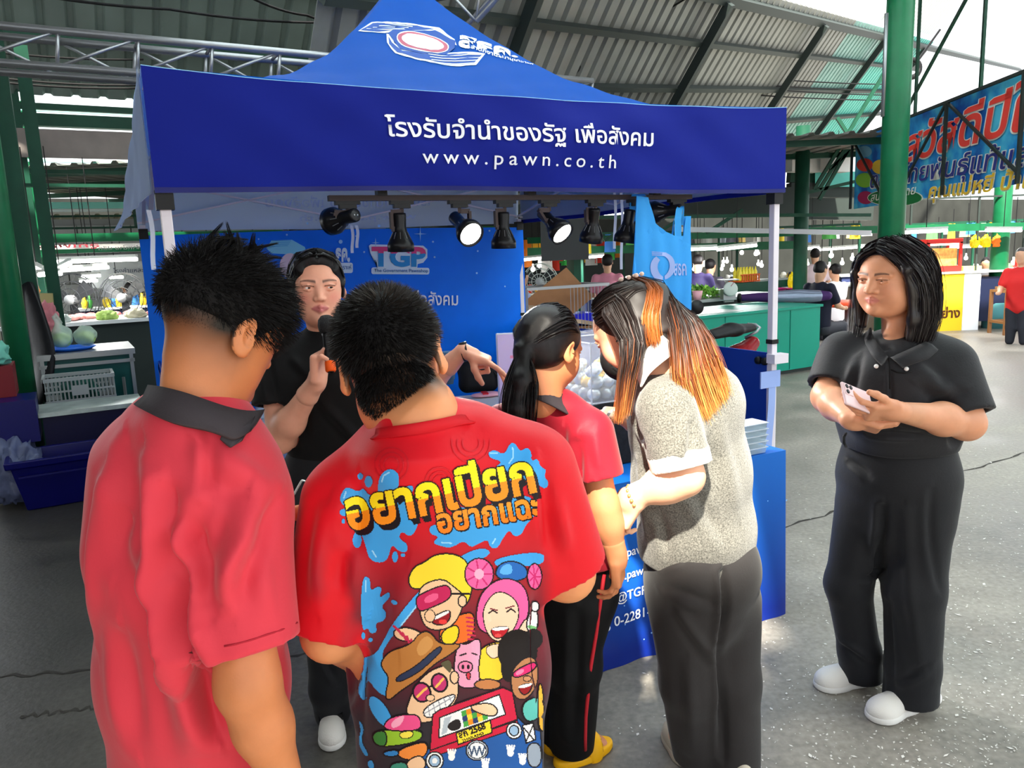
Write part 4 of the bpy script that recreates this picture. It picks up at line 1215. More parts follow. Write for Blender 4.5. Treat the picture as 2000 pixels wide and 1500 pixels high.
# ================================================================= woman in black with a phone
m_blkshirt = mat('black_crepe', (30, 30, 34), rough=.7, sheen=.08, bump=.15, bscale=160)
m_blktrs = mat('black_trousers', (27, 28, 32), rough=.7, sheen=.08, bump=.12, bscale=180)
def woman_black():
 SK = (208, 146, 112)
 fh = np.array([-.84, -.50, -.10]); M = basis(fh, roll=-.03); c = at(1738, 545, 2.45); sc = 1.0
 H = S(); X = head(H, c, M, sc, jaw=1.2, cheek=1, wide=1.08, nose=1.12, lidz=-.0025)
 nb = at(1775, 690, 2.50)
 H.cap(X(0, .03, -.07), nb, .052, .062, k=.03); H.cap(at(1755, 650, 2.46), at(1738, 690, 2.40), .045, .03, k=.03)
 hV = H.mesh(.0028)
 B = S()
 fb = nrm([-.58, -.8, 0]); sd = np.array([fb[1], -fb[0], 0])          # sd = person's ... across
 ls, le, lw = at(1852, 715, 2.38), at(1888, 826, 2.30), at(1748, 803, 2.16)
 rs, re, rw = at(1650, 695, 2.55), at(1618, 775, 2.48), at(1664, 822, 2.24)
 for a, b, d_ in ((ls, le, lw), (rs, re, rw)):
  B.chain([a, b], [.058, .050], k=.03); B.chain([b, b + (d_ - b) * .35, d_], [.049, .047, .027], k=.03)
 ch = at(1762, 745, 2.49); hp = at(1752, 930, 2.49)
 B.sweep([at(1770, 700, 2.5), ch, at(1755, 850, 2.49), hp], [(.15, .08), (.165, .10), (.15, .11), (.16, .115)], sd, k=.05)
 for p in ((at(1796, 1000, 2.44), at(1786, 1150, 2.42), at(1780, 1365, 2.43)), (at(1692, 1000, 2.53), at(1657, 1140, 2.54), at(1684, 1310, 2.58))):
  B.chain(p, [.065, .045, .035], k=.01)
 bV = B.mesh(.007)
 Hd = S(); hand(Hd, lw, [-1, -.08, .02], [.05, .55, .55], [.25, 0, 1], curls=((20, 30, 25), (22, 30, 25), (26, 32, 25), (30, 35, 30)), thumb=(.75, .6, .1), tcurl=18)
 Hd2 = S(); hand(Hd2, rw, [.62, -.25, -.18], [-.2, .45, .8], [-.35, -.2, .9], curls=(30, 32, 34, 36), thumb=(.6, .7, .3))
 Hd.chain([lw + (le - lw) * .25, lw], [.034, .026], k=.02); Hd2.chain([rw + (re - rw) * .25, rw], [.034, .026], k=.02)
 def paint(V, cols):
  face_paint(V, cols, c, M, sc, (200, 124, 112), (214, 140, 112), (66, 48, 42), lid=-.0025)
 o = person([bV, hV, Hd.mesh(.0032), Hd2.mesh(.0032)], SK, 'woman in black shirt and wide trousers looking aside, holding a phone', paint=paint)
 eyes(o, c, M, sc, (-.1, -.35), 1.07)
 # shirt
 s = S()
 def sleeve(a, b, t, r0, r1, flip=1):
  e = a + (b - a) * t; ax = nrm(b - a)
  s.chain([a, e + ax * .05], [r0, r1], k=.045, cut=[(ax, e)])
  return e, ax
 s.sweep([at(1770, 695, 2.5), at(1762, 745, 2.48), at(1756, 800, 2.465), at(1754, 870, 2.48)], [(.155, .095), (.205, .155), (.19, .165), (.178, .150)], sd, k=.05, cut=[((0, 0, -1), at(1754, 868, 2.48))])
 s.ell(at(1722, 745, 2.40), (.085, .08, .10), k=.10); s.ell(at(1776, 750, 2.38), (.085, .08, .10), k=.10)
 s.ell(at(1742, 815, 2.38), (.13, .11, .10), k=.06)
 e1, a1 = sleeve(ls, le, .86, .086, .088); e2, a2 = sleeve(rs, re, .80, .084, .082)
 s.cap(e1 - a1 * .01, e1 + a1 * .1, .066, k=.004, op='s'); s.cap(e2 - a2 * .01, e2 + a2 * .1, .062, k=.004, op='s')
 s.cap(nb + EZ * .03 + np.array([-.012, -.02, 0]), nb - EZ * .01, .058, .05, k=.01, op='s')
 s.cap(at(1728, 668, 2.36), at(1734, 684, 2.30), .028, .008, k=.010, op='s')
 F = [(at(1860, 800, 2.28), at(1800, 760, 2.32), .02, -.010), (at(1870, 770, 2.28), at(1810, 800, 2.3), .018, -.008), (at(1790, 830, 2.3), at(1850, 815, 2.3), .014, .007),
         (at(1700, 845, 2.3), at(1790, 850, 2.3), .012, -.008), (at(1680, 700, 2.36), at(1660, 780, 2.38), .016, -.008), (at(1735, 690, 2.3), at(1738, 850, 2.28), .006, -.004),
         (at(1800, 700, 2.3), at(1850, 740, 2.3), .02, -.006), (at(1760, 835, 2.28), at(1840, 845, 2.3), .012, .006)]
 sh = cloth('shirt', s, .006, m_blkshirt, o, F, .0022, 30)
 # collar and pocket, studs
 tr_ = bvh(*union([(np.array([v.co[:] for v in x.data.vertices]), np.array([tuple(p.vertices) for p in x.data.polygons])) for x in (sh, o)]))
 def onc(px, py, off):
  p = cast(tr_, px, py)
  return at(px, py, 2.4) if p is None or p[1] > 2.7 else p + nrm(CC - p) * off
 strip('collar', [onc(*q) for q in ((1700, 640, .0), (1704, 655, .012), (1716, 674, .012), (1735, 698, .008))], [onc(*q) for q in ((1688, 652, .0), (1690, 672, .014), (1702, 694, .014), (1722, 714, .010))], m_blkshirt, sh, th=.006)
 strip('collar', [onc(*q) for q in ((1808, 668, .006), (1790, 676, .012), (1768, 686, .012), (1739, 699, .008))], [onc(*q) for q in ((1832, 684, .006), (1815, 700, .014), (1790, 708, .014), (1762, 718, .010))], m_blkshirt, sh, th=.006)
 m_st = mat('pearl_stud', (225, 225, 225), rough=.2)
 tree = BVHTree.FromPolygons([tuple(v.co) for v in sh.data.vertices], [tuple(p.vertices) for p in sh.data.polygons])
 def on(px, py, off=.0):
  h = tree.ray_cast(Vector(CC), Vector(nrm(ray(px, py)))); return (np.array(h[0]) + np.array(h[1]) * off) if h[0] is not None else at(px, py, 2.3)
 for px, py in ((1712, 716), (1770, 721)):
  p = on(px, py, .003); MB().lathe([(.001, -.005), (.006, -.003), (.007, 0), (.006, .003), (.001, .005)], p, nrm(CC - p), 10).build('stud', m_st, sh, smooth=True)
 mb = MB(); mb.tube([on(x, y, .002) for x, y in ((1742, 722), (1752, 727), (1765, 728), (1780, 726))], .003, 6); mb.build('pocket_edge', mat('black_seam', (20, 20, 22), rough=.8), sh, smooth=True)
 mb = MB(); mb.tube([on(x, y, .0005) for x, y in ((1735, 700), (1738, 730), (1738, 760))], .0025, 6); mb.build('placket', mat('black_seam'), sh, smooth=True)
 # trousers
 t = S()
 t.sweep([at(1754, 858, 2.48), at(1752, 930, 2.49), at(1752, 1000, 2.49)], [(.168, .138), (.182, .150), (.175, .145)], sd, k=.05)
 t.ell(at(1800, 950, 2.56), (.11, .11, .11), k=.06)
 for pts, rr in (((at(1796, 990, 2.44), at(1786, 1150, 2.42), at(1782, 1300, 2.43), at(1777, 1376, 2.43)), (.108, .094, .088, .090)), ((at(1692, 990, 2.53), at(1656, 1140, 2.54), at(1678, 1270, 2.57), at(1684, 1322, 2.58)), (.100, .074, .072, .074))):
  pts = list(pts); fl = [((0, 0, -1), (0, 0, .03))]
  t.chain(pts[:3], rr[:3], k=.03); t.cap(pts[2], pts[3] - EZ * .04, rr[2], rr[3], k=.02, cut=fl)
 F = [(at(1725, 990, 2.4), at(1705, 1130, 2.42), .014, -.014), (at(1770, 1000, 2.3), at(1800, 1300, 2.3), .02, .006), (at(1690, 1130, 2.4), at(1730, 1110, 2.4), .012, -.01), (at(1640, 1250, 2.45), at(1700, 1290, 2.45), .014, .008),
         (at(1760, 1330, 2.33), at(1810, 1300, 2.33), .014, -.007), (at(1735, 1180, 2.35), at(1742, 1350, 2.35), .016, -.008), (at(1820, 960, 2.33), at(1835, 1150, 2.33), .014, -.006), (at(1660, 900, 2.36), at(1700, 930, 2.34), .014, -.008)]
 tr = cloth('trousers', t, .007, m_blktrs, o, F, .0018, 24)
 wb = S(); wb.ecap(at(1754, 852, 2.48), at(1754, 868, 2.48), (.176, .146), (.176, .146), sd, k=.01, cut=[((0, 0, 1), at(1754, 853, 2.48)), ((0, 0, -1), at(1754, 872, 2.48))]); cloth('waistband', wb, .006, m_blktrs, tr)
 MB().tube([at(1652, 846, 2.36), at(1648, 854, 2.345), at(1648, 864, 2.345), at(1652, 872, 2.36)], .005, 6).build('belt_loop', m_blktrs, tr, smooth=True)
 m_ws = mat('white_shoe', (226, 222, 216), rough=.6, bump=.2, bscale=250)
 shoe(o, gz(1704, 1408), gz(1826, 1360), m=m_ws, w_=.052); shoe(o, gz(1598, 1345), gz(1732, 1322), m=m_ws, w_=.052)
 # hair
 h = S()
 Lp = lambda *q: X(*q)
 face_cut = [(M @ nrm([0, -1., -.55]), X(0, -.045, .045))]
 h.ell(X(0, .016, .036), np.array([.0835 * 1.05, .104, .089]), M, k=.01, cut=face_cut)
 h.sweep([X(.040, -.035, .098), X(.080, -.022, .05), X(.088, .012, -.02), X(.088, .012, -.12), X(.074, -.006, -.205)], [(.03, .014), (.05, .018), (.058, .022), (.056, .024), (.032, .014)], M[:, 1], k=.02)
 h.sweep([X(-.040, -.035, .098), X(-.082, -.015, .03), X(-.085, .0, -.06), X(-.075, -.03, -.15)], [(.03, .014), (.045, .016), (.045, .016), (.028, .012)], M[:, 1], k=.02)
 h.sweep([X(0, .095, .06), X(0, .108, -.04), X(.02, .095, -.16), X(.03, .08, -.2)], [(.06, .02), (.075, .025), (.07, .025), (.05, .015)], M[:, 0], k=.03)
 V, Q = h.mesh(.005); V = relax(V, Q, 1)
 ho = npm('hair', V, Q, mat('dark_brown_hair', (27, 22, 25), rough=.36, spec=.5), o)
 ls_ = []
 for g, r_, n, sdd in (([X(.02, -.05, .112), X(.07, -.045, .07), X(.095, -.012, .0), X(.098, .0, -.10), X(.078, -.016, -.225)], [.012, .03, .035, .036, .02], 420, 1),
                       ([X(.02, -.02, .122), X(.085, .01, .06), X(.102, .03, -.02), X(.10, .03, -.13), X(.088, .01, -.225)], [.02, .03, .036, .04, .022], 420, 2),
                       ([X(.02, .05, .115), X(.07, .07, .06), X(.085, .075, -.03), X(.085, .07, -.12), X(.07, .055, -.215)], [.02, .03, .035, .036, .024], 320, 3),
                       ([X(-.02, -.05, .112), X(-.07, -.05, .06), X(-.09, -.02, -.01), X(-.09, -.02, -.1), X(-.085, -.05, -.19)], [.012, .02, .025, .03, .02], 220, 4),
                       ([X(.0, .06, .11), X(0, .105, .04), X(0, .115, -.05), X(.01, .1, -.2)], [.03, .04, .045, .04], 260, 5),
                       ([X(.0, -.066, .106), X(.045, -.070, .082), X(.080, -.045, .03), X(.096, -.01, -.05)], [.010, .012, .014, .02], 260, 6), ([X(.0, -.066, .106), X(-.045, -.070, .082), X(-.078, -.045, .03), X(-.09, -.02, -.05)], [.010, .012, .012, .016], 260, 7),
                       ([X(.0, -.045, .120), X(.05, -.045, .098), X(.088, -.015, .03), X(.1, .01, -.05)], [.014, .016, .016, .02], 260, 8), ([X(.0, -.02, .126), X(-.05, -.04, .098), X(-.084, -.02, .03), X(-.094, -.0, -.05)], [.014, .016, .016, .02], 200, 9)):
  ls_.append(lock(g, r_, n, .006, sdd))
 hair_mesh('hair_strands', np.concatenate(ls_), .0022, mat('dark_brown_hair'), ho, kind='stuff')
 # phone
 ph = empty('phone', at(1672, 776, 2.15), label='pink phone in a clear case held by the woman in black', cat='phone')
 pc = at(1674, 778, 2.15); px_ = nrm(at(1700, 790, 2.17) - at(1645, 768, 2.12)); pn = nrm(np.array([-.15, -.75, .6])); pn = nrm(pn - (pn @ px_) * px_); py_ = np.cross(pn, px_)
 R = np.array([px_, py_, pn]).T
 q = S(); q.box(pc, (.062, .036, .0045), R, rd=.004); cloth('phone_body', q, .002, mat('pink_phone', (224, 196, 200), rough=.25), ph)
 q = S(); q.box(pc - px_ * .04 + py_ * .014 + pn * .005, (.018, .018, .002), R, rd=.002); cb = cloth('camera_bump', q, .0015, mat('pink_phone'), ph)
 for a, b in ((-.048, .022), (-.031, .022), (-.048, .005)): MB().lathe([(.0065, 0), (.0065, .0085), (.004, .009)], pc + px_ * a + py_ * b, pn, 14).build('camera_lens', mat('lens_glass', (16, 14, 18), rough=.08), cb, smooth=True)
woman_black()
# ================================================================= presenter with the microphone
m_tee = mat('black_tee', (12, 12, 14), rough=.75, sheen=.05, bump=.1, bscale=200)
def presenter():
 SK = (226, 164, 138)
 fh = np.array([.30, -1, -.06]); M = basis(fh, roll=-.02); c = at(620, 563, 2.38); sc = 1.0
 H = S(); X = head(H, c, M, sc, jaw=.80, cheek=0, wide=1.0, nose=.92)
 nb = at(640, 668, 2.43)
 H.cap(X(0, .03, -.07), nb, .045, .055, k=.03)
 B = S(); sd = np.array([1., .12, 0])
 rs, re, rw = at(540, 706, 2.40), at(546, 858, 2.33), at(620, 742, 2.23)
 ls, le, lw = at(738, 708, 2.47), at(815, 775, 2.62), at(902, 688, 2.56)
 for a, b, d_ in ((rs, re, rw), (ls, le, lw)):
  B.chain([a, b], [.048, .041], k=.03); B.chain([b, b + (d_ - b) * .3, d_], [.041, .041, .024], k=.03)
 B.sweep([at(640, 690, 2.45), at(645, 740, 2.45), at(655, 860, 2.45), at(650, 940, 2.45)], [(.14, .07), (.15, .09), (.13, .09), (.15, .1)], sd, k=.05)
 f1, f2 = gz(648, 1425), gz(765, 1395)
 B.chain([at(620, 960, 2.45), at(635, 1150, 2.42), f1 + EZ * .08], [.075, .05, .035], k=.03); B.chain([at(690, 960, 2.47), at(720, 1150, 2.5), f2 + EZ * .08], [.075, .05, .035], k=.03)
 Hd = S(); hand(Hd, rw, [.10, -.10, 1], [1, -.15, -.05], [.1, 1, .1], curls=((35, 62, 45), (45, 62, 45), (52, 62, 45), (55, 62, 45)), thumb=(.9, .25, .45), tcurl=20, palm=.08, sc=.98, spread=.3)
 Hd.chain([rw + (re - rw) * .25, rw], [.034, .024], k=.02)
 Hd2 = S(); hand(Hd2, lw + np.array([.02, 0, .0]), [.93, -.05, -.42], [-.35, .1, -.95], [0, -1, .0], curls=((4, 8, 6), (16, 22, 12), (70, 80, 50), (75, 80, 50)), thumb=(.5, .3, .7), tcurl=40, spread=.3)
 Hd2.chain([lw + (le - lw) * .3, lw], [.036, .025], k=.02)
 def paint(V, cols): face_paint(V, cols, c, M, sc, (188, 106, 104), (226, 128, 120), (60, 40, 34))
 o = person([B.mesh(.007), H.mesh(.0028), Hd.mesh(.0032), Hd2.mesh(.0032)], SK, 'presenter in a black tee speaking into a microphone and pointing across the table', paint=paint)
 eyes(o, c, M, sc, (.45, .02), 1.02)
 s = S()
 s.sweep([at(640, 688, 2.45), at(645, 735, 2.45), at(652, 820, 2.45), at(656, 895, 2.45)], [(.148, .085), (.175, .125), (.155, .12), (.150, .115)], sd, k=.05, cut=[((0, 0, -1), at(656, 893, 2.45))])
 s.ell(at(612, 755, 2.38), (.07, .06, .09), k=.10); s.ell(at(682, 755, 2.39), (.07, .06, .09), k=.10)
 for a, b, t_, r0, r1 in ((rs, re, .56, .076, .080), (ls, le, .6, .074, .076)):
  e = a + (b - a) * t_; ax = nrm(b - a); s.chain([a, e + ax * .05], [r0, r1], k=.045, cut=[(ax, e)]); s.cap(e - ax * .01, e + ax * .1, .06, k=.004, op='s')
 s.cap(X(0, .02, -.1), nb + EZ * .02, .05, .055, k=.006, op='s')
 s.chain([nb + EZ * .035 + np.array([0, .0, 0]), nb - EZ * .0], [.060, .075], k=.03)
 s.cap(X(0, .03, -.04), nb + EZ * .05, .052, .054, k=.006, op='s')
 F = [(at(520, 700, 2.3), at(540, 790, 2.3), .016, -.008), (at(590, 760, 2.3), at(600, 860, 2.3), .02, -.008), (at(640, 800, 2.3), at(700, 870, 2.3), .018, .008), (at(570, 700, 2.3), at(610, 740, 2.3), .014, .006)]
 sh = cloth('tee_shirt', s, .006, m_tee, o, F, .002, 26)
 t = S()
 t.sweep([at(656, 885, 2.45), at(650, 940, 2.45), at(650, 985, 2.45)], [(.148, .112), (.165, .13), (.158, .125)], sd, k=.05)
 t.chain([at(618, 975, 2.44), at(636, 1150, 2.42), f1 + EZ * .16, f1 + EZ * .05 + np.array([0, .03, 0])], [.098, .078, .062, .062], k=.03); t.chain([at(690, 975, 2.47), at(715, 1150, 2.5), f2 + EZ * .06], [.098, .078, .062], k=.03)
 cloth('trousers', t, .007, m_blktrs, o, [(at(620, 1180, 2.3), at(665, 1240, 2.3), .015, .008), (at(630, 1280, 2.3), at(660, 1330, 2.3), .012, -.007)], .002, 24)
 m_ws = mat('white_shoe')
 so_ = shoe(o, gz(650, 1466), gz(648, 1385), m=m_ws, w_=.044); shoe(o, gz(790, 1430), gz(762, 1370), m=m_ws, w_=.044)
 tc_ = gz(650, 1432); MB().box(tc_ + EZ * .066, (.04, .012, .012)).build('black_strap', m_blk, so_)
 # slicked hair with a middle parting
 h = S()
 h.ell(X(0, .018, .038), np.array([.081, .098, .084]), M, k=.01, cut=[(M @ nrm([0, -1, -.30]), X(0, -.064, .068))])
 h.ell(X(0, .1, -.01), (.04, .035, .04), M, k=.02)
 for sx in (-1, 1): h.sweep([X(sx * .01, -.068, .094), X(sx * .055, -.058, .066), X(sx * .072, -.030, .02), X(sx * .074, .0, -.02)], [(.022, .008), (.024, .008), (.02, .008), (.016, .008)], M[:, 2], k=.012)
 V, Q = h.mesh(.004); V = relax(V, Q, 1)
 ho = npm('hair', V, Q, mat('slick_black_hair', (16, 14, 16), rough=.25, stretch=(40, 40, 8), noise=.4, nscale=3, bump=.3, bscale=60), o)
 L_ = []
 for sx in (-1, 1):
  for k in range(7):
   z = k / 6.
   L_.append(lock([X(sx * .003, -.074 + .11 * z, .104 + .016 * math.sin(z * 3)), X(sx * (.045 + .01 * z), -.064 + .12 * z, .090 + .01 * z), X(sx * (.072 + .008 * z), -.036 + .12 * z, .035), X(sx * .06, .07, -.005), X(sx * .01, .12, -.01)], [.004, .008, .009, .012, .012], 70, .002, 10 + k + 20 * (sx > 0)))
 hair_mesh('hair_strands', np.concatenate(L_), .0018, mat('slick_black_hair'), ho, kind='stuff')
 # microphone
 mp0 = at(646, 722, 2.185); mp1 = at(637, 622, 2.24); ax = nrm(mp1 - mp0); L0 = np.linalg.norm(mp1 - mp0)
 mic = empty('microphone', tuple(mp0), label='black wireless microphone with an orange end cap held by the presenter', cat='microphone')
 MB().lathe([(.012, .012), (.014, .02), (.0155, .10), (.018, L0 - .045)], mp0, ax, 20).build('handle', mat('mic_black', (18, 18, 20), rough=.35), mic, smooth=True)
 MB().lathe([(.018, L0 - .046), (.024, L0 - .035), (.026, L0 - .02), (.024, L0 - .005), (.016, L0 + .006), (.002, L0 + .009)], mp0, ax, 22).build('grille', mat('mic_grille', (30, 30, 32), rough=.55, bump=.8, bscale=500), mic, smooth=True)
 MB().lathe([(.003, -.006), (.012, -.007), (.0155, -.002), (.0155, .022), (.0135, .026)], mp0, ax, 20).build('end_cap', mat('orange_cap', (240, 92, 24), rough=.45), mic, smooth=True)
 MB().lathe([(.0095, -.0065), (.0095, -.0085), (.006, -.0085), (.006, -.0065)], mp0, ax, 18).build('end_ring', mat('mic_black'), mic, smooth=True)
 # watch
 wp = lw + np.array([.012, 0, -.002]); wa = nrm(np.array([.93, -.05, .25]))
 wt = empty('wristwatch', tuple(wp), label='black wristwatch on the pointing arm', cat='watch')
 MB().lathe([(.027, -.012), (.0295, -.011), (.0295, .011), (.027, .012)], wp, wa, 26).build('strap', m_blk, wt, smooth=True)
 up = nrm(EZ - (EZ @ wa) * wa)
 MB().lathe([(.013, 0), (.0145, .003), (.0145, .008), (.012, .010)], wp + up * .027, up, 22).build('case', mat('watch_case', (40, 42, 44), rough=.2, metal=.6), wt, smooth=True)
presenter()
# ================================================================= girl with the ponytail
m_mar = mat('maroon_shirt', (150, 20, 38), rough=.6, sheen=.12, bump=.1, bscale=160)
m_colr = mat('charcoal_collar', (66, 60, 64), rough=.8, bump=.15, bscale=200)
def girl():
 SK = (196, 126, 86)
 M = basis([.60, .72, -.36], roll=.05); c = at(1074, 682, 2.03); sc = .93
 H = S(); X = head(H, c, M, sc, face=True, cheek=1, wide=1.0)
 nb = at(1062, 782, 1.98); H.cap(X(0, .03, -.06), nb, .043, .052, k=.03)
 B = S(); fb = nrm([.5, .86, 0]); sd = np.array([fb[1], -fb[0], 0])
 rs, re, rw = at(1150, 848, 1.93), at(1180, 990, 1.90), at(1206, 1090, 1.90)
 ls, le, lw = at(985, 832, 2.12), at(960, 930, 2.22), at(1010, 960, 2.38)
 B.chain([rs, re], [.042, .036], k=.03); B.chain([re, re + (rw - re) * .35, rw], [.035, .034, .023], k=.03)
 B.chain([ls, le], [.042, .036], k=.03); B.chain([le, lw], [.035, .023], k=.03)
 B.sweep([at(1068, 800, 2.02), at(1080, 880, 2.05), at(1115, 1060, 2.08)], [(.11, .06), (.125, .075), (.13, .085)], sd, k=.05)
 f1, f2 = gz(1135, 1480), gz(1080, 1440)
 B.chain([at(1140, 1150, 2.05), at(1140, 1300, 2.10), f1 + EZ * .05], [.07, .05, .036], k=.03); B.chain([at(1090, 1150, 2.12), at(1085, 1300, 2.2), f2 + EZ * .06], [.07, .05, .035], k=.03)
 B.sweep([f1 + EZ * .03 - np.array([.03, .0, 0]), f1 + EZ * .02 + np.array([.07, .05, 0])], [(.035, .02), (.04, .016)], np.array([.5, -.86, 0]), k=.02)
 Hd = S(); hand(Hd, rw, [.08, .12, -1], [-.9, .35, 0], [.3, .9, .1], curls=(18, 24, 30, 36), sc=.92, thumb=(.7, .5, .3)); Hd.chain([rw + (re - rw) * .3, rw], [.03, .023], k=.02)
 Hd2 = S(); hand(Hd2, lw, [.7, .6, -.2], [0, 0, -1], [.6, -.7, 0], sc=.92)
 o = person([B.mesh(.007), H.mesh(.0035), Hd.mesh(.0032), Hd2.mesh(.0045)], SK, 'girl in a maroon shirt with a long black ponytail, back to us')
 s = S()
 s.sweep([at(1066, 802, 2.02), at(1078, 860, 2.04), at(1098, 990, 2.06), at(1122, 1125, 2.08)], [(.120, .07), (.150, .10), (.142, .105), (.140, .108)], sd, k=.05, cut=[((0, 0, -1), at(1122, 1090, 2.08))])
 for a, b, t_, r0, r1 in ((rs, re, .60, .068, .072), (ls, le, .72, .066, .068)):
  e = a + (b - a) * t_; ax = nrm(b - a); s.chain([a, e + ax * .05], [r0, r1], k=.045, cut=[(ax, e)]); s.cap(e - ax * .01, e + ax * .1, .052, k=.004, op='s')
 s.cap(X(0, .03, -.06), nb + EZ * .03, .05, .05, k=.006, op='s')
 F = [(at(1100, 850, 1.9), at(1110, 960, 1.92), .016, -.010), (at(1130, 870, 1.88), at(1120, 1000, 1.92), .018, -.012), (at(1060, 880, 1.95), at(1090, 1080, 1.97), .02, .008), (at(1140, 960, 1.92), at(1160, 1080, 1.95), .018, -.009), (at(1000, 830, 2.0), at(985, 900, 2.05), .016, -.008), (at(1165, 850, 1.85), at(1175, 920, 1.85), .014, .005), (at(1090, 1000, 1.95), at(1180, 1040, 1.95), .018, .006)]
 sh = cloth('shirt', s, .006, m_mar, o, F, .002, 26)
 strip('collar', [at(1008, 745, 2.10), at(1040, 742, 1.985), at(1075, 752, 1.955), at(1105, 776, 1.975), at(1122, 800, 2.04)], [at(1000, 770, 2.10), at(1030, 772, 1.945), at(1075, 790, 1.90), at(1114, 812, 1.92), at(1142, 828, 2.00)], m_colr, sh, th=.005)
 t = S()
 t.sweep([at(1118, 1080, 2.08), at(1116, 1150, 2.09), at(1112, 1200, 2.10)], [(.130, .104), (.128, .104), (.118, .10)], sd, k=.05)
 fl = [((0, 0, -1), (0, 0, .035))]
 t.chain([at(1130, 1170, 2.04), at(1124, 1300, 2.06)], [.082, .074], k=.03); t.cap(at(1124, 1300, 2.06), f1 + EZ * .0 + np.array([-.03, .02, 0]), .074, .07, k=.03, cut=fl)
 t.chain([at(1085, 1170, 2.12), at(1085, 1300, 2.2)], [.09, .08], k=.03); t.cap(at(1085, 1300, 2.2), f2, .08, .07, k=.03, cut=fl)
 tr = cloth('trousers', t, .007, mat('black_track_trousers', (13, 13, 15), rough=.7), o, [(at(1130, 1200, 1.95), at(1120, 1440, 1.98), .02, -.01)], .002, 20)
 tree = BVHTree.FromPolygons([tuple(v.co) for v in tr.data.vertices], [tuple(p.vertices) for p in tr.data.polygons])
 pts = []
 for px, py in ((1180, 1122), (1172, 1180), (1164, 1240), (1154, 1300), (1148, 1360), (1144, 1400), (1143, 1440), (1143, 1465)):
  h = tree.ray_cast(Vector(CC), Vector(nrm(ray(px, py))))
  if h[0] is not None: pts.append(np.array(h[0]))
 if len(pts) > 2: MB().tube(pts, .0055, 6).build('red_piping', mat('red_piping', (196, 40, 52), rough=.6), tr, smooth=True)
 # yellow slide
 d = nrm(np.array([.62, .5, 0])); toe = gz(1192, 1455); heel = gz(1085, 1500); d = nrm(toe - heel); sdv = np.cross(d, EZ); R = np.array([sdv, d, EZ]).T; Lh = np.linalg.norm(toe - heel) / 2
 q = S(); fl = [((0, 0, 1), (0, 0, .028)), ((0, 0, -1), (0, 0, .001))]
 q.ell((toe + heel) / 2 + EZ * .012, (.048, Lh * 1.05, .06), R, cut=fl); m_yel = mat('yellow_slide', (240, 176, 20), rough=.5)
 sl_ = cloth('slide_sandal', q, .005, m_yel, o)
 q = S(); cs = toe - d * .085 + EZ * .02; q.ell(cs, (.054, .05, .062), R); q.ell(cs - EZ * .005, (.046, .07, .054), R, op='s', k=.004); cloth('strap', q, .0045, m_yel, sl_)
 shoe(o, gz(1120, 1445), gz(1070, 1470), m=m_yel, w_=.045, name='slide_sandal', ms=m_yel)
 # hair: smooth cap gathered into a ponytail
 h = S()
 h.ell(X(0, .018, .036), np.array([.083, .104, .088]) * sc, M, k=.01, cut=[(M @ nrm([0, -.85, -.50]), X(0, -.040, .030))])
 h.ell(X(0, .05, -.02), np.array([.075, .06, .06]) * sc, M, k=.02, cut=[(M @ nrm([0, -.5, -.85]), X(0, .02, -.045))])
 tie = X(-.0, .118, -.035)
 h.cap(X(0, .085, -.005), tie, .045, .022, k=.03)
 pt = [tie, at(1018, 745, 1.90), at(1012, 800, 1.885), at(1014, 850, 1.90)]
 h.chain(pt, [.02, .028, .029, .016], k=.015)
 V, Q = h.mesh(.0042); V = relax(V, Q, 1)
 mh = mat('glossy_black_hair', (17, 14, 16), rough=.28, stretch=(30, 30, 6), noise=.35, nscale=4, bump=.25, bscale=50)
 ho = npm('hair', V, Q, mh, o)
 L_ = []
 for k in range(16):
  a = -1.2 + 2.4 * k / 15.
  L_.append(lock([X(.07 * math.sin(a), -.03 + .01 * math.cos(a), .10 * math.cos(a) + .02), X(.086 * math.sin(a), .04, .095 * math.cos(a) + .025), X(.06 * math.sin(a), .10, .05 * math.cos(a)), tie], [.005, .010, .010, .008], 60, .002, 40 + k))
 for k in range(7):
  ox = (k - 3) * .008
  L_.append(lock([tie, pt[1] + np.array([ox, 0, 0]), pt[2] + np.array([ox * 1.2, -.003 * k, 0]), pt[3] + np.array([ox * 1.1, 0, -.01 * (k % 3)])], [.014, .022, .022, .010], 90, .005, 70 + k))
 hair_mesh('hair_strands', np.concatenate(L_), .0019, mh, ho, kind='stuff')
 MB().lathe([(.018, -.010), (.024, -.006), (.024, .006), (.018, .010)], tie, nrm(pt[1] - tie) * .6 + M[:, 1] * .4, 18).build('hair_tie', mat('hair_tie', (20, 20, 24), rough=.6), ho, smooth=True)
girl()
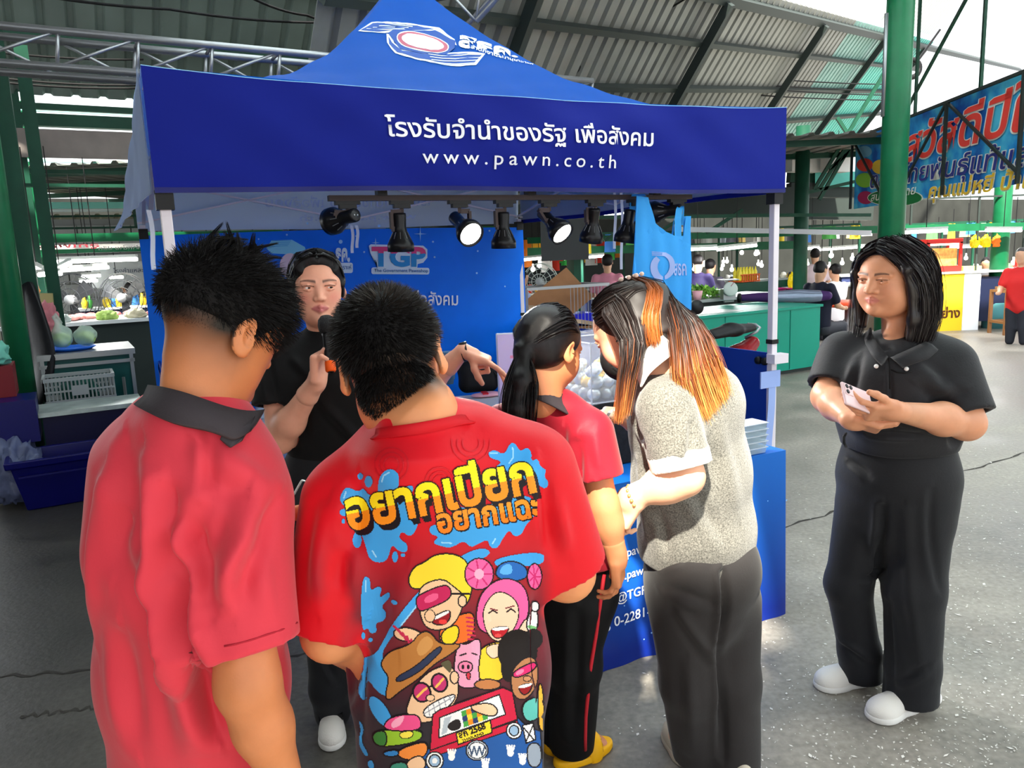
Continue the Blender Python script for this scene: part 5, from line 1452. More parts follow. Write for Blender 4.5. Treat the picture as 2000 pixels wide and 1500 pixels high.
# ================================================================= woman in the heather grey top
def woman_grey():
 SK = (226, 172, 140)
 M = basis([-.74, .48, -.50], roll=-.05); c = at(1232, 645, 2.06); sc = 1.0
 H = S(); X = head(H, c, M, sc, face=True, cheek=1)
 nb = at(1292, 715, 2.02); H.cap(X(0, .035, -.055), nb, .047, .055, k=.03)
 B = S(); fb = nrm([-.55, .83, 0]); sd = np.array([fb[1], -fb[0], 0])
 ls, le, lw = at(1302, 800, 1.90), at(1336, 930, 1.86), at(1234, 972, 1.90)
 rs, re, rw = at(1400, 785, 2.16), at(1270, 850, 2.38), at(1222, 812, 2.46)
 B.chain([ls, le], [.055, .047], k=.03); B.chain([le, le + (lw - le) * .35, lw], [.046, .046, .027], k=.03)
 B.chain([rs, re], [.05, .045], k=.03); B.chain([re, rw], [.044, .026], k=.03)
 B.sweep([at(1310, 745, 2.05), at(1345, 830, 2.06), at(1360, 1000, 2.10), at(1368, 1100, 2.12)], [(.13, .08), (.14, .09), (.13, .1), (.15, .11)], sd, k=.05)
 f1, f2 = gz(1330, 1470), gz(1445, 1520)
 B.chain([at(1340, 1150, 2.08), at(1350, 1330, 2.12), f1 + EZ * .06], [.085, .06, .04], k=.03); B.chain([at(1410, 1150, 2.14), at(1425, 1330, 2.12), f2 + EZ * .06], [.085, .06, .04], k=.03)
 Hd = S(); hand(Hd, lw, [-.45, .25, -.85], [.5, .6, -.2], [-.5, .5, .5], curls=(22, 28, 32, 36), thumb=(.7, .6, .2)); Hd.chain([lw + (le - lw) * .35, lw], [.038, .027], k=.02)
 Hd2 = S(); hand(Hd2, rw, [-.75, .25, .05], [.0, .3, -.9], [-.3, .8, .4], curls=((35, 45, 30), (45, 50, 30), (60, 55, 30), (65, 55, 30)), thumb=(.8, .35, .5)); Hd2.chain([rw + (re - rw) * .3, rw], [.036, .026], k=.02)
 o = person([B.mesh(.007), H.mesh(.0035), Hd.mesh(.0032), Hd2.mesh(.0035)], SK, 'woman in a heather grey top with long orange-tipped hair, leaning over the table')
 m_g = mat('heather_grey_knit', (104, 102, 96), rough=.85, noise=.55, nscale=260, ndet=2, sheen=.25, bump=.5, bscale=300)
 m_wc = mat('white_cotton', (236, 230, 222), rough=.7)
 s = S()
 s.sweep([at(1308, 748, 2.06), at(1338, 800, 2.06), at(1350, 930, 2.09), at(1362, 1040, 2.11), at(1364, 1110, 2.12)], [(.135, .09), (.172, .128), (.172, .138), (.172, .145), (.168, .142)], sd, k=.05, cut=[(nrm([-.12, 0, -1]), at(1364, 1085, 2.12))])
 for a, b, t_, r0, r1 in ((ls, le, .70, .078, .074), (rs, re, .65, .072, .07)):
  e = a + (b - a) * t_; ax = nrm(b - a); s.chain([a, e + ax * .05], [r0, r1], k=.05, cut=[(ax, e)])
 s.cap(X(0, .03, -.05), nb + EZ * .03, .055, .055, k=.006, op='s')
 F = [(at(1400, 830, 1.9), at(1440, 1000, 1.95), .03, .008), (at(1350, 950, 1.9), at(1420, 1060, 1.95), .02, -.008), (at(1250, 900, 1.9), at(1262, 1050, 1.92), .02, .008), (at(1290, 1010, 1.9), at(1300, 1080, 1.9), .016, -.008), (at(1350, 830, 1.88), at(1345, 900, 1.86), .012, -.008), (at(1240, 820, 1.92), at(1262, 880, 1.9), .014, -.007)]
 sh = cloth('knit_top', s, .0055, m_g, o, F, .0025, 22)
 e = ls + (le - ls) * .70; ax = nrm(le - ls)
 cf = S(); cf.chain([e - ax * .005, e + ax * .06], [.079, .077], k=.01, cut=[(ax, e + ax * .03), (-ax, e - ax * .012)]); cf.cap(e - ax * .05, e + ax * .1, .060, k=.003, op='s'); cloth('cuff', cf, .0045, m_wc, sh)
 e = rs + (re - rs) * .65; ax = nrm(re - rs); cf = S(); cf.chain([e, e + ax * .06], [.072, .07], k=.01, cut=[(ax, e + ax * .03)]); cloth('cuff', cf, .006, m_wc, sh)
 tr_ = bvh(*union([(np.array([v.co[:] for v in x.data.vertices]), np.array([tuple(p.vertices) for p in x.data.polygons])) for x in (sh, o)]))
 def onc(px, py, off):
  p = cast(tr_, px, py)
  return at(px, py, 1.97) if p is None or p[1] > 2.3 else p + nrm(CC - p) * off
 strip('collar', [onc(*q, .040) for q in ((1240, 733), (1248, 704), (1264, 680), (1282, 662), (1302, 650))], [onc(*q, .040) for q in ((1252, 756), (1268, 730), (1292, 709), (1312, 694), (1328, 680))], m_wc, sh, th=.005)
 t = S(); m_t = mat('charcoal_trousers', (48, 45, 45), rough=.7, sheen=.1, bump=.1, bscale=180)
 t.sweep([at(1364, 1060, 2.12), at(1368, 1120, 2.12), at(1370, 1180, 2.12)], [(.155, .135), (.160, .145), (.150, .135)], sd, k=.05)
 t.ell(at(1418, 1105, 2.06), (.085, .085, .09), k=.06); t.ell(at(1350, 1110, 2.02), (.085, .085, .09), k=.06)
 fl = [((0, 0, -1), (0, 0, .03))]
 t.chain([at(1338, 1170, 2.08), at(1350, 1330, 2.10)], [.108, .092], k=.03); t.cap(at(1350, 1330, 2.10), gz(1372, 1490) , .092, .085, k=.03, cut=fl)
 t.chain([at(1416, 1170, 2.15), at(1428, 1330, 2.12)], [.104, .085], k=.03); t.cap(at(1428, 1330, 2.12), gz(1435, 1520), .085, .075, k=.03, cut=fl)
 tr = cloth('trousers', t, .0065, m_t, o, [(at(1412, 1120, 1.95), at(1404, 1260, 2.0), .012, -.018), (at(1404, 1260, 2.0), at(1412, 1480, 1.98), .014, -.014), (at(1300, 1150, 1.95), at(1400, 1180, 1.95), .018, -.008), (at(1330, 1200, 1.95), at(1395, 1290, 1.97), .016, .008), (at(1290, 1100, 1.93), at(1330, 1085, 1.93), .014, -.008), (at(1345, 1300, 1.98), at(1350, 1470, 1.98), .02, .006)], .002, 20)
 m_bg = mat('beige_shoe', (198, 188, 170), rough=.6)
 shoe(o, gz(1312, 1430), gz(1345, 1500), m=m_bg, w_=.045, ms=m_bg); shoe(o, gz(1405, 1500), gz(1462, 1560), m=m_bg, w_=.045, ms=m_bg)
 # mask
 mk = S(); mk.ell(X(0, -.072, -.055), np.array([.060, .050, .058]), M, cut=[(M @ nrm([0, 1, 0]), X(0, -.045, 0)), (M @ nrm([0, 0, 1.]), X(0, 0, -.012))]); mk.ell(X(0, -.060, -.05), np.array([.058, .045, .06]), M, op='s', k=.002)
 mo = cloth('face_mask', mk, .004, mat('black_mask', (22, 22, 24), rough=.8), o)
 MB().tube([X(.052, -.055, -.03), X(.066, -.025, -.012), X(.082, .012, -.005)], .0025, 6).tube([X(.05, -.05, -.085), X(.066, -.02, -.05), X(.082, .016, -.03)], .0025, 6).build('ear_loop', mat('black_mask'), mo, smooth=True)
 # bracelet
 br = empty('bracelet', tuple(lw), label='gold beaded bracelet on the wrist of the woman in grey', cat='bracelet')
 ax = nrm(lw - le); u = nrm(np.cross(ax, EZ)); v = np.cross(ax, u); m_au = mat('gold_beads', (186, 160, 100), rough=.3, metal=.6)
 for k in range(14):
  a = 2 * math.pi * k / 14; MB().lathe([(.001, -.005), (.0045, -.003), (.0052, 0), (.0045, .003), (.001, .005)], lw - ax * .004 + .031 * (math.cos(a) * u + math.sin(a) * v), v, 8).build('bead', m_au, br, smooth=True)
 # long half-up hair
 h = S()
 h.ell(X(0, .018, .038), np.array([.084, .106, .090]), M, k=.01, cut=[(M @ nrm([0, -.9, -.42]), X(0, -.045, .035))])
 fall = [X(0, .10, .06), at(1312, 640, 1.98), at(1368, 705, 1.92), at(1402, 760, 1.93)]
 h.sweep(fall[:2], [(.055, .022), (.045, .014)], sd + np.array([0, 0, .35]), k=.03)
 h.sweep([X(.07, .03, .06), X(.088, .06, -.02), at(1226, 730, 1.93), at(1212, 795, 1.93)], [(.045, .015), (.036, .016), (.018, .012), (.008, .006)], np.array([1, .1, .2]), k=.02)
 V, Q = h.mesh(.005); V = relax(V, Q, 1)
 def ombre(V, t, sid):
  r = np.random.default_rng(5); k = r.uniform(-.12, .12, sid.max() + 1)[sid]; hl = (r.uniform(size=sid.max() + 1) < .18)[sid]
  dk = np.array(hexc(34, 24, 22)); md = np.array(hexc(140, 68, 26)); lt = np.array(hexc(222, 152, 78))
  x = np.clip(t + k + .2 * hl - .06, 0, 1)
  a = np.clip((x - .50) / .25, 0, 1); b = np.clip((x - .70) / .25, 0, 1)
  c_ = lerpc(dk, md, a); return c_ * (1 - b[:, None]) + lt * b[:, None]
 ho = npm('hair', V, Q, m_hairc, o)
 dist = np.linalg.norm(V - X(0, .06, .09), axis=1); setcol(ho, ombre(V, np.clip(dist / .62, 0, 1), np.zeros(len(V), int)))
 LA = []; LB = []
 crown = X(0, .055, .118)
 r = np.random.default_rng(9)
 for k in range(26):                         # back fall
  u = k / 25.
  e_ = at(1356 + 78 * u - 20 * u * u, 828 - 62 * u, 1.90 + .07 * u)
  m1 = at(1322 + 30 * u, 650 - 22 * u, 1.95 + .09 * u); m2 = at(1330 + 62 * u, 740 - 40 * u, 1.885 + .075 * u)
  LA.append(lock([crown, X(-.05 + .04 * u, .11 - .02 * u, .06), m1, m2, e_], [.012, .022, .022, .020, .014], 150, .007, 100 + k))
 LF = []
 for k in range(10):                         # front curtain by the ear
  u = k / 9.
  LF.append(lock([X(.03, .01, .118), X(.085, -.0 + .06 * u, .06), at(1220 + 26 * u, 668, 1.915), at(1216 + 17 * u, 735, 1.90), at(1206 + 16 * u, 822 - 18 * u, 1.90)], [.01, .014, .015, .014, .008], 75, .004, 200 + k))
 for k in range(18):                         # smooth crown
  a = -1.3 + 2.6 * k / 17
  LB.append(lock([X(.075 * math.sin(a), -.045, .085 * math.cos(a) + .035), X(.088 * math.sin(a), .02, .094 * math.cos(a) + .032), X(.05 * math.sin(a), .09, .07 + .02 * math.cos(a)), X(.02 * math.sin(a), .115, .05)], [.004, .010, .010, .008], 60, .002, 300 + k))
 PA = np.concatenate(LA)
 hair_mesh('hair_strands', PA, .0024, m_hairc, ho, ombre, kind='stuff')
 hair_mesh('front_strands', np.concatenate(LF), .0022, m_hairc, ho, lambda V, t, sid: ombre(V, t * .92 - .10, sid), kind='stuff')
 def half(V, t, sid): return np.tile(np.array(hexc(36, 26, 24)), (len(V), 1)) * (1 + .5 * np.random.default_rng(2).uniform(-1, 1, sid.max() + 1)[sid][:, None])
 hair_mesh('crown_strands', np.concatenate(LB), .0019, m_hairc, ho, half, kind='stuff')
 stripe = [lock([crown + M[:, 1] * .02, X(.03, .118, .06), at(1266, 620, 1.95), at(1272, 668, 1.94)], [.006, .016, .018, .016], 160, .004, 400 + k) + np.array([.006 * k, 0, 0]) for k in range(3)]
 def org(V, t, sid): return lerpc(np.array(hexc(70, 36, 20)), np.array(hexc(172, 92, 36)), np.clip(t * 1.5, 0, 1))
 hair_mesh('dyed_strands', np.concatenate(stripe), .0019, m_hairc, ho, org, kind='stuff')
 m_pr = mat('pearl_clip', (236, 206, 190), rough=.25)
 cl = MB()
 clip = empty('hair_clip', tuple(crown), label='pearl hair clip on the crown of the woman in grey', cat='hair clip')
 for k in range(9):
  p = crown + M[:, 2] * .012 + M[:, 0] * (.012 * math.sin(k * 2.1)) + M[:, 1] * (-.01 + .007 * k) - M[:, 2] * .002 * k
  MB().lathe([(.001, -.006), (.005, -.004), (.0065, 0), (.005, .004), (.001, .006)], p, M[:, 2], 10).build('pearl', m_pr, clip, smooth=True)
 # pen
 pn = empty('pen', tuple(rw), label='white pen held over the table by the woman in grey', cat='pen')
 MB().tube([at(1190, 806, 2.36), at(1172, 842, 2.40)], [.005, .004], 10).build('barrel', mat('white_plastic', (232, 234, 232), rough=.4), pn, smooth=True)
 MB().tube([at(1172, 842, 2.40), at(1171, 845, 2.402)], [.004, .001], 10).build('tip', m_blk, pn, smooth=True)
woman_grey()
# ================================================================= boy in the coral school shirt
def boy_coral():
 SK = (206, 130, 84)
 M = basis([.50, .78, -.46], roll=.10); c = at(430, 648, 1.17); sc = .93
 H = S(); X = head(H, c, M, sc, face=True, jaw=1.0, wide=1.02)
 nb = at(390, 822, 1.13); H.cap(X(0, .022, -.055), nb, .047, .060, k=.035)
 B = S(); fb = nrm([.55, .83, 0]); sd = np.array([fb[1], -fb[0], 0])
 rs, re, rw = at(458, 1015, 1.08), at(484, 1335, 1.03), at(565, 1560, 1.06)
 ls, le, lw = at(300, 930, 1.26), at(380, 1090, 1.42), at(548, 1020, 1.38)
 B.chain([rs, re], [.05, .042], k=.03); B.chain([re, re + (rw - re) * .35, rw], [.041, .039, .027], k=.03)
 B.chain([ls, le], [.05, .042], k=.03); B.chain([le, lw], [.04, .026], k=.03)
 B.sweep([at(385, 860, 1.16), at(378, 1000, 1.18), at(385, 1300, 1.2), at(395, 1560, 1.22)], [(.12, .07), (.14, .085), (.125, .085), (.14, .09)], sd, k=.05)
 x0 = at(395, 1560, 1.22)
 for k_ in (-1, 1):
  p = x0 + sd * .08 * k_; B.chain([p, np.array([p[0], p[1], .4]), np.array([p[0], p[1], .07])], [.08, .055, .04], k=.03)
 Hd = S(); hand(Hd, lw, [.8, .1, .12], [-.2, .5, .7], [-.1, .5, -.6], curls=(30, 36, 40, 44)); Hd2 = S(); hand(Hd2, rw, [.2, .3, -1], [-.8, .4, 0], [.4, .8, 0])
 def paint(V, cols):
  q = local(V, c, M, sc)
  # shaved fade of short hair round the back and sides of the skull
  m = np.clip((q[:, 2] + .098) / .095, 0, 1) * np.clip((q[:, 1] + .03) / .03, 0, 1) * (np.abs(q[:, 0]) < .0775)
  m = np.clip(m * (.97 + .05 * vnoise(V, 160, 4)), 0, 1) ** 1.5
  cols[:] = cols * (1 - m[:, None]) + np.array(hexc(30, 24, 22)) * m[:, None]
 o = person([B.mesh(.007), H.mesh(.0028), Hd.mesh(.0035), Hd2.mesh(.004)], SK, 'boy in a coral school shirt with spiky faded hair, head bowed over his phone', paint=paint)
 s = S()
 hem = at(395, 1640, 1.22)
 s.sweep([at(382, 862, 1.16), at(372, 930, 1.17), at(362, 1080, 1.18), at(378, 1320, 1.2), at(398, 1640, 1.23)], [(.115, .078), (.158, .118), (.165, .128), (.163, .130), (.172, .138)], sd, k=.05, cut=[((0, 0, -1), hem)])
 for a, b, t_, r0, r1 in ((rs, re, .78, .062, .082), (ls, le, .85, .074, .076)):
  e = a + (b - a) * t_; ax = nrm(b - a) if a is ls else nrm(nrm(b - a) + np.array([.10, 0, .06])); s.chain([a, e + nrm(b - a) * .05], [r0, r1], k=.09, cut=[(ax, e)]); s.cap(e - ax * .01, e + ax * .12, .062, k=.004, op='s')
 s.chain([nb - EZ * .012, nb - EZ * .06], [.060, .09], k=.04)
 s.chain([at(395, 855, 1.12), at(448, 968, 1.10)], [.06, .062], k=.06)
 F = [((245, 880), (225, 1100), .022, -.010), ((290, 900), (300, 1150), .020, .012), ((330, 960), (318, 1180), .016, -.012), ((395, 1000), (345, 1230), .016, -.012), ((345, 1000), (400, 1180), .014, .010), ((345, 1180), (420, 1420), .018, -.014),
         ((375, 1170), (405, 1300), .016, .012), ((400, 1310), (430, 1440), .014, -.012), ((260, 1060), (360, 1330), .022, .012), ((240, 1250), (270, 1450), .022, -.010), ((345, 1000), (385, 1075), .014, -.009), ((378, 1060), (398, 1200), .014, -.009),
         ((480, 990), (440, 1150), .018, .012), ((540, 980), (475, 1150), .016, -.010), ((440, 1070), (450, 1180), .014, .008), ((410, 880), (520, 960), .020, .008), ((330, 1250), (380, 1480), .024, .010), ((505, 1060), (525, 1190), .016, .006), ((200, 950), (190, 1250), .02, .008), ((405, 835), (405, 960), .010, -.007)]
 m_cor = mat('coral_shirt', (214, 56, 72), rough=.62, sheen=.15, bump=.08, bscale=150)
 sh = cloth('school_shirt', s, .0055, m_cor, o, F, .0022, 22)
 # sleeve hem band
 tr0 = bvh(np.array([v.co[:] for v in sh.data.vertices]), np.array([tuple(p.vertices) for p in sh.data.polygons]))
 seam = [p for p in (cast(tr0, x, y, .0004) for x, y in ((438, 1262), (460, 1258), (490, 1250), (520, 1240), (550, 1230), (580, 1216))) if p is not None]
 if len(seam) > 2: MB().tube(seam, .0014, 6).build('sleeve_hem', mat('coral_seam', (176, 36, 52), rough=.7), sh, smooth=True)
 # charcoal collar, standing at the nape and folding forward
 tr_ = bvh(*union([(np.array([v.co[:] for v in x.data.vertices]), np.array([tuple(p.vertices) for p in x.data.polygons])) for x in (sh, o)]))
 def onc(px, py, off, fb_=1.14):
  p = cast(tr_, px, py)
  return at(px, py, fb_) if p is None or p[1] > 1.32 else p + nrm(CC - p) * off
 strip('collar', [onc(*q) for q in ((292, 754, .0, 1.17), (318, 756, .012), (362, 768, .014), (410, 786, .014), (450, 800, .014), (484, 806, .02), (516, 803, .03, 1.16))], [onc(*q) for q in ((264, 792, .0, 1.17), (292, 808, .02), (345, 830, .024), (402, 838, .026), (440, 850, .028), (462, 862, .03), (492, 838, .03, 1.15))], m_colr, sh, th=.007)
 strip('collar_underside', [onc(440, 838, .018), onc(470, 836, .016), onc(498, 815, .02)], [onc(430, 858, .012), onc(452, 874, .014), onc(474, 858, .02)], m_colr, sh, th=.006)
 # trousers
 t = S(); t.sweep([at(395, 1560, 1.22), at(397, 1680, 1.24)], [(.155, .12), (.15, .12)], sd, k=.04)
 for k_ in (-1, 1):
  p = x0 + sd * .08 * k_; t.chain([p - EZ * .1, np.array([p[0], p[1], .4]), np.array([p[0], p[1], .06])], [.095, .08, .07], k=.03); q = np.array([p[0], p[1], 0]); shoe(o, q + fb * .17, q - fb * .07, m=m_blk, w_=.045)
 cloth('trousers', t, .008, mat('black_track_trousers'), o)
 # hair: long tousled top over a fade
 h = S(); h.ell(X(0, .012, .040), np.array([.083, .105, .089]) * sc, M, cut=[(M @ nrm([0, .10, -1.]), X(0, 0, .004))])
 V, Q = h.mesh(.005); ho = npm('hair', V, Q, mat('matte_black_hair', (14, 12, 13), rough=.7, bump=.6, bscale=120), o)
 reg = lambda q: (q[:, 2] > .002 + .10 * q[:, 1] + .006 * np.sin(q[:, 0] * 90)) & (q[:, 1] > -.095)
 ln = lambda q: .018 + .022 * np.clip((q[:, 2] - .03) / .08, 0, 1) + .012 * np.clip(-q[:, 1] / .08, 0, 1) * np.clip((q[:, 2] + .02) / .05, 0, 1)
 def fl(q, nn): return np.tile(np.array([-.02, -.35, -.15]), (len(q), 1)) * (1 + np.clip(-q[:, 1:2] / .08, 0, 1)) + np.array([0, 0, -.25]) * np.clip((.05 - q[:, 2:3]) / .06, 0, 1)
 P = hair_cap(c, M, sc, 9000, reg, ln, .22, .62, fl, 11, rad=(.084, .107, .089), cen=(0, .012, .040), curve=.35)
 sp = []
 r = np.random.default_rng(8)
 for k in range(16):
  b_ = X(r.uniform(-.05, .05), r.uniform(-.02, .08), .128); tip = b_ + M[:, 2] * r.uniform(.016, .038) + M[:, 0] * r.normal() * .018 + M[:, 1] * r.normal() * .02
  sp.append(lock([b_ - M[:, 2] * .02, b_, tip], [.008, .006, .001], 40, .001, 500 + k))
 mh = mat('matte_black_hair')
 hair_mesh('hair_strands', P, .0016, mh, ho, taper=.1, kind='stuff'); hair_mesh('hair_spikes', np.concatenate(sp), .0015, mh, ho, taper=.1, kind='stuff')
 st = hair_cap(c, M, sc, 5200, lambda q: (q[:, 2] < .03 + .3 * q[:, 1]) & (q[:, 2] > -.045) & (q[:, 1] > -.005) & ((np.abs(q[:, 0]) < .066) | (q[:, 2] > -.004)), lambda q: .0045 + .10 * np.clip(q[:, 2] + .035, 0, .06), .15, .7, lambda q, nn: np.tile(np.array([0, -.1, -.7]), (len(q), 1)), 12, rad=(.0755, .0965, .0825))
 hair_mesh('fade_stubble', st, .0006, mh, ho, taper=.2, kind='stuff')
 ph = empty('phone', at(592, 1020, 1.36), label='dark phone with a bright metal rim held in front of the boy in coral', cat='phone')
 pc = at(590, 1015, 1.37); px_ = nrm(at(612, 975, 1.40) - at(572, 1050, 1.33)); pn = nrm(np.array([.55, -.65, .6])); pn = nrm(pn - (pn @ px_) * px_); R = np.array([px_, np.cross(pn, px_), pn]).T
 q = S(); q.box(pc, (.075, .038, .0045), R, rd=.004); cloth('phone_body', q, .002, mat('phone_rim', (186, 184, 180), rough=.25, metal=.7), ph)
 q = S(); q.box(pc + pn * .0022, (.0725, .0355, .003), R, rd=.003); cloth('phone_screen', q, .002, mat('dark_glass', (40, 42, 48), rough=.12), ph)
boy_coral()
# ================================================================= boy in the printed red shirt
def boy_print():
 SK = (220, 146, 98)
 M = basis([-.02, .86, -.46], roll=-.20); c = at(766, 712, 1.19); sc = .97
 H = S(); X = head(H, c, M, sc, face=False, jaw=1.05)
 nb = at(815, 815, 1.14); H.cap(X(0, .012, -.065), nb, .050, .064, k=.035)
 B = S(); fb = nrm([.08, 1, 0]); sd = np.array([fb[1], -fb[0], 0])
 ls, le, lw = at(680, 978, 1.19), at(645, 1235, 1.18), at(700, 1290, 1.40)
 rs, re, rw = at(1040, 915, 1.20), at(1108, 1120, 1.24), at(1040, 1120, 1.46)
 for a, b, d_ in ((ls, le, lw), (rs, re, rw)):
  B.chain([a, b], [.05, .042], k=.03); B.chain([b, d_], [.042, .027], k=.03)
 B.sweep([at(850, 870, 1.19), at(865, 1000, 1.21), at(875, 1300, 1.23), at(880, 1560, 1.25)], [(.13, .07), (.15, .085), (.145, .09), (.15, .095)], sd, k=.05)
 x0 = at(880, 1560, 1.25)
 for k_ in (-1, 1):
  p = x0 + sd * .08 * k_; B.chain([p, np.array([p[0], p[1], .4]), np.array([p[0], p[1], .07])], [.08, .055, .04], k=.03)
 Hd = S(); hand(Hd, lw, [.4, .8, .1], [.7, -.2, .5], [-.2, .2, 1]); Hd2 = S(); hand(Hd2, rw, [-.5, .8, .1], [-.7, -.2, .5], [.2, .2, 1])
 def paint(V, cols):
  q = local(V, c, M, sc)
  m = np.clip((q[:, 2] + .112 - 3.0 * q[:, 0] ** 2) / .045, 0, 1) * np.clip((q[:, 1] - .0) / .03, 0, 1) * (np.abs(q[:, 0]) < .077) * (.96 + .05 * vnoise(V, 160, 4))
  m = np.clip(m, 0, 1) ** 1.2
  cols[:] = cols * (1 - m[:, None]) + np.array(hexc(34, 27, 24)) * m[:, None]
 o = person([B.mesh(.007), H.mesh(.0028), Hd.mesh(.0045), Hd2.mesh(.0045)], SK, 'boy with cropped black hair in a red festival shirt printed with cartoons', paint=paint)
 s = S(); hem = at(880, 1620, 1.26)
 s.sweep([at(852, 872, 1.185), at(862, 930, 1.20), at(868, 1080, 1.22), at(876, 1300, 1.235), at(884, 1620, 1.26)], [(.120, .070), (.160, .115), (.165, .128), (.166, .13), (.170, .138)], sd, k=.05, cut=[((0, 0, -1), hem)])
 for a, b, t_, r0, r1 in ((ls, le, .93, .075, .078), (rs, re, .92, .072, .072)):
  e = a + (b - a) * t_; ax = nrm(b - a); s.chain([a, e + ax * .05], [r0, r1], k=.05, cut=[(ax, e)]); s.cap(e - ax * .01, e + ax * .12, .060, k=.004, op='s')
 s.chain([nb - EZ * .012, nb - EZ * .045], [.064, .09], k=.03)
 F = [((700, 960), (665, 1130), .016, -.008), ((680, 1060), (690, 1150), .016, .008), ((640, 1000), (620, 1180), .016, .008), ((1060, 920), (1075, 1060), .014, -.008), ((1085, 980), (1110, 1080), .014, .008), ((715, 1230), (705, 1420), .018, -.008), ((1055, 1150), (1065, 1400), .018, -.008), ((790, 1130), (780, 1250), .02, .005), ((960, 1240), (1000, 1420), .02, -.005)]
 m_prt = mat('printed_red_shirt', None, rough=.5, attr='Col', sheen=.1, bump=.05, bscale=150)
 sh, V, Q = cloth('festival_shirt', s, .0055, m_prt, o, F, .0018, 20, want=True)
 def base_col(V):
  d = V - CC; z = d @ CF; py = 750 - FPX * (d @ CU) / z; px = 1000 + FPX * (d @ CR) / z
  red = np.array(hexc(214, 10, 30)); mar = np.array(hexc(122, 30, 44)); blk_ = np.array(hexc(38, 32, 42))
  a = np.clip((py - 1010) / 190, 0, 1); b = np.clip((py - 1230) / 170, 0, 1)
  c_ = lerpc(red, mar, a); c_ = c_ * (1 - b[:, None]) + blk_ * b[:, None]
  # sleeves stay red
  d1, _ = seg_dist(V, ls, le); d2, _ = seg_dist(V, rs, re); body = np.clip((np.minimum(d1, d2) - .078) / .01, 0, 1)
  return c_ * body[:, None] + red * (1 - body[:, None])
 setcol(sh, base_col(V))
 tree = bvh(V, Q)
 # ---- the back print, painted in flat colours
 st = 1.3; x0p, y0p, x1p, y1p = 652, 858, 1085, 1520
 W_, H_ = int((x1p - x0p) / st), int((y1p - y0p) / st)
 img = np.zeros((H_, W_, 3)); msk = np.zeros((H_, W_), bool)
 GX, GY = np.meshgrid(x0p + (np.arange(W_) + .5) * st, y0p + (np.arange(H_) + .5) * st)
 K = 620 / 1329.
 def tp(p): return np.array([(560 + x * K, 800 + y * K) for x, y in p])
 def inside(P, sl_):
  gx, gy = GX[sl_], GY[sl_]; r_ = np.zeros(gx.shape, bool)
  for (xa, ya), (xb, yb) in zip(P, np.roll(P, -1, 0)):
   if ya == yb: continue
   r_ ^= ((ya > gy) != (yb > gy)) & (gx < (xb - xa) * (gy - ya) / (yb - ya) + xa)
  return r_
 def box_(P, m_=4):
  a = np.clip(((P[:, 0].min() - m_ - x0p) / st), 0, W_); b = np.clip((P[:, 0].max() + m_ - x0p) / st + 1, 0, W_); c_ = np.clip((P[:, 1].min() - m_ - y0p) / st, 0, H_); d_ = np.clip((P[:, 1].max() + m_ - y0p) / st + 1, 0, H_)
  return (slice(int(c_), int(d_)), slice(int(a), int(b)))
 def put(sl_, r_, col):
  img[sl_][r_] = np.array(hexc(*col)); msk[sl_][r_] = True
 def smooth(P):
  P = np.asarray(P, float)
  for _ in range(2):
   Q_ = np.roll(P, -1, 0); P = np.stack([.75 * P + .25 * Q_, .25 * P + .75 * Q_], 1).reshape(-1, 2)
  return P
 def poly(pts, col, line=None, lw_=2.0, sm=True):
  P = tp(pts); P = smooth(P) if sm else P
  sl_ = box_(P)
  put(sl_, inside(P, sl_), col)
  if line: stroke(np.vstack([P, P[:1]]), line, lw_, raw=True)
 def stroke(pts, col, lw_=2.0, raw=False):
  P = np.asarray(pts) if raw else tp(pts); sl_ = box_(P); gx, gy = GX[sl_], GY[sl_]
  if gx.size == 0: return
  d = np.full(gx.shape, 99.)
  for a, b in zip(P[:-1], P[1:]):
   ba = b - a; t = np.clip(((gx - a[0]) * ba[0] + (gy - a[1]) * ba[1]) / max(ba @ ba, 1e-9), 0, 1)
   d = np.minimum(d, np.hypot(gx - a[0] - t * ba[0], gy - a[1] - t * ba[1]))
  put(sl_, d < lw_ / 2 + .3, col)
 def ell_(cx, cy, rx, ry, col, line=None, a=0., lw_=2.0):
  t = np.linspace(0, 2 * np.pi, 24)[:-1]; c_, s_ = math.cos(a), math.sin(a)
  poly([(cx + rx * math.cos(q) * c_ - ry * math.sin(q) * s_, cy + rx * math.cos(q) * s_ + ry * math.sin(q) * c_) for q in t], col, line, lw_, False)
 BL_, WH, DK = (62, 158, 226), (240, 240, 240), (26, 20, 26)
 LB_ = (150, 208, 244)
 def splash(p, hl=()):
  poly(p, BL_)
  for h_ in hl: stroke(h_, LB_, 2.2)
 # rose shadows woven in the top
 for cx, cy, r_ in ((770, 140, 80), (440, 230, 70), (640, 300, 60)):
  for k in (1., .72, .45): stroke([(cx + r_ * k * math.cos(a), cy + r_ * k * math.sin(a)) for a in np.linspace(0, 6.28, 20)], (200, 26, 40), 1.6)
 splash([(225, 360), (250, 320), (300, 345), (325, 325), (345, 360), (385, 350), (385, 290), (410, 255), (440, 245), (470, 265), (472, 310), (460, 345), (520, 310), (535, 330), (505, 375), (500, 420), (545, 450), (550, 490), (520, 535), (480, 505), (470, 540), (508, 560), (505, 598), (470, 592), (440, 560), (425, 630), (385, 642), (345, 625), (330, 560), (310, 510), (270, 500), (255, 470), (300, 440), (260, 412), (225, 392)], [[(400, 300), (408, 275), (430, 262)], [(240, 370), (248, 345)], [(360, 590), (375, 615)]])
 for e_ in ((310, 278, 12, 14), (345, 300, 16, 24), (240, 430, 18, 15), (455, 615, 12, 24), (296, 545, 20, 34), (237, 466, 6, 10), (488, 608, 9, 8)): ell_(*e_, BL_)
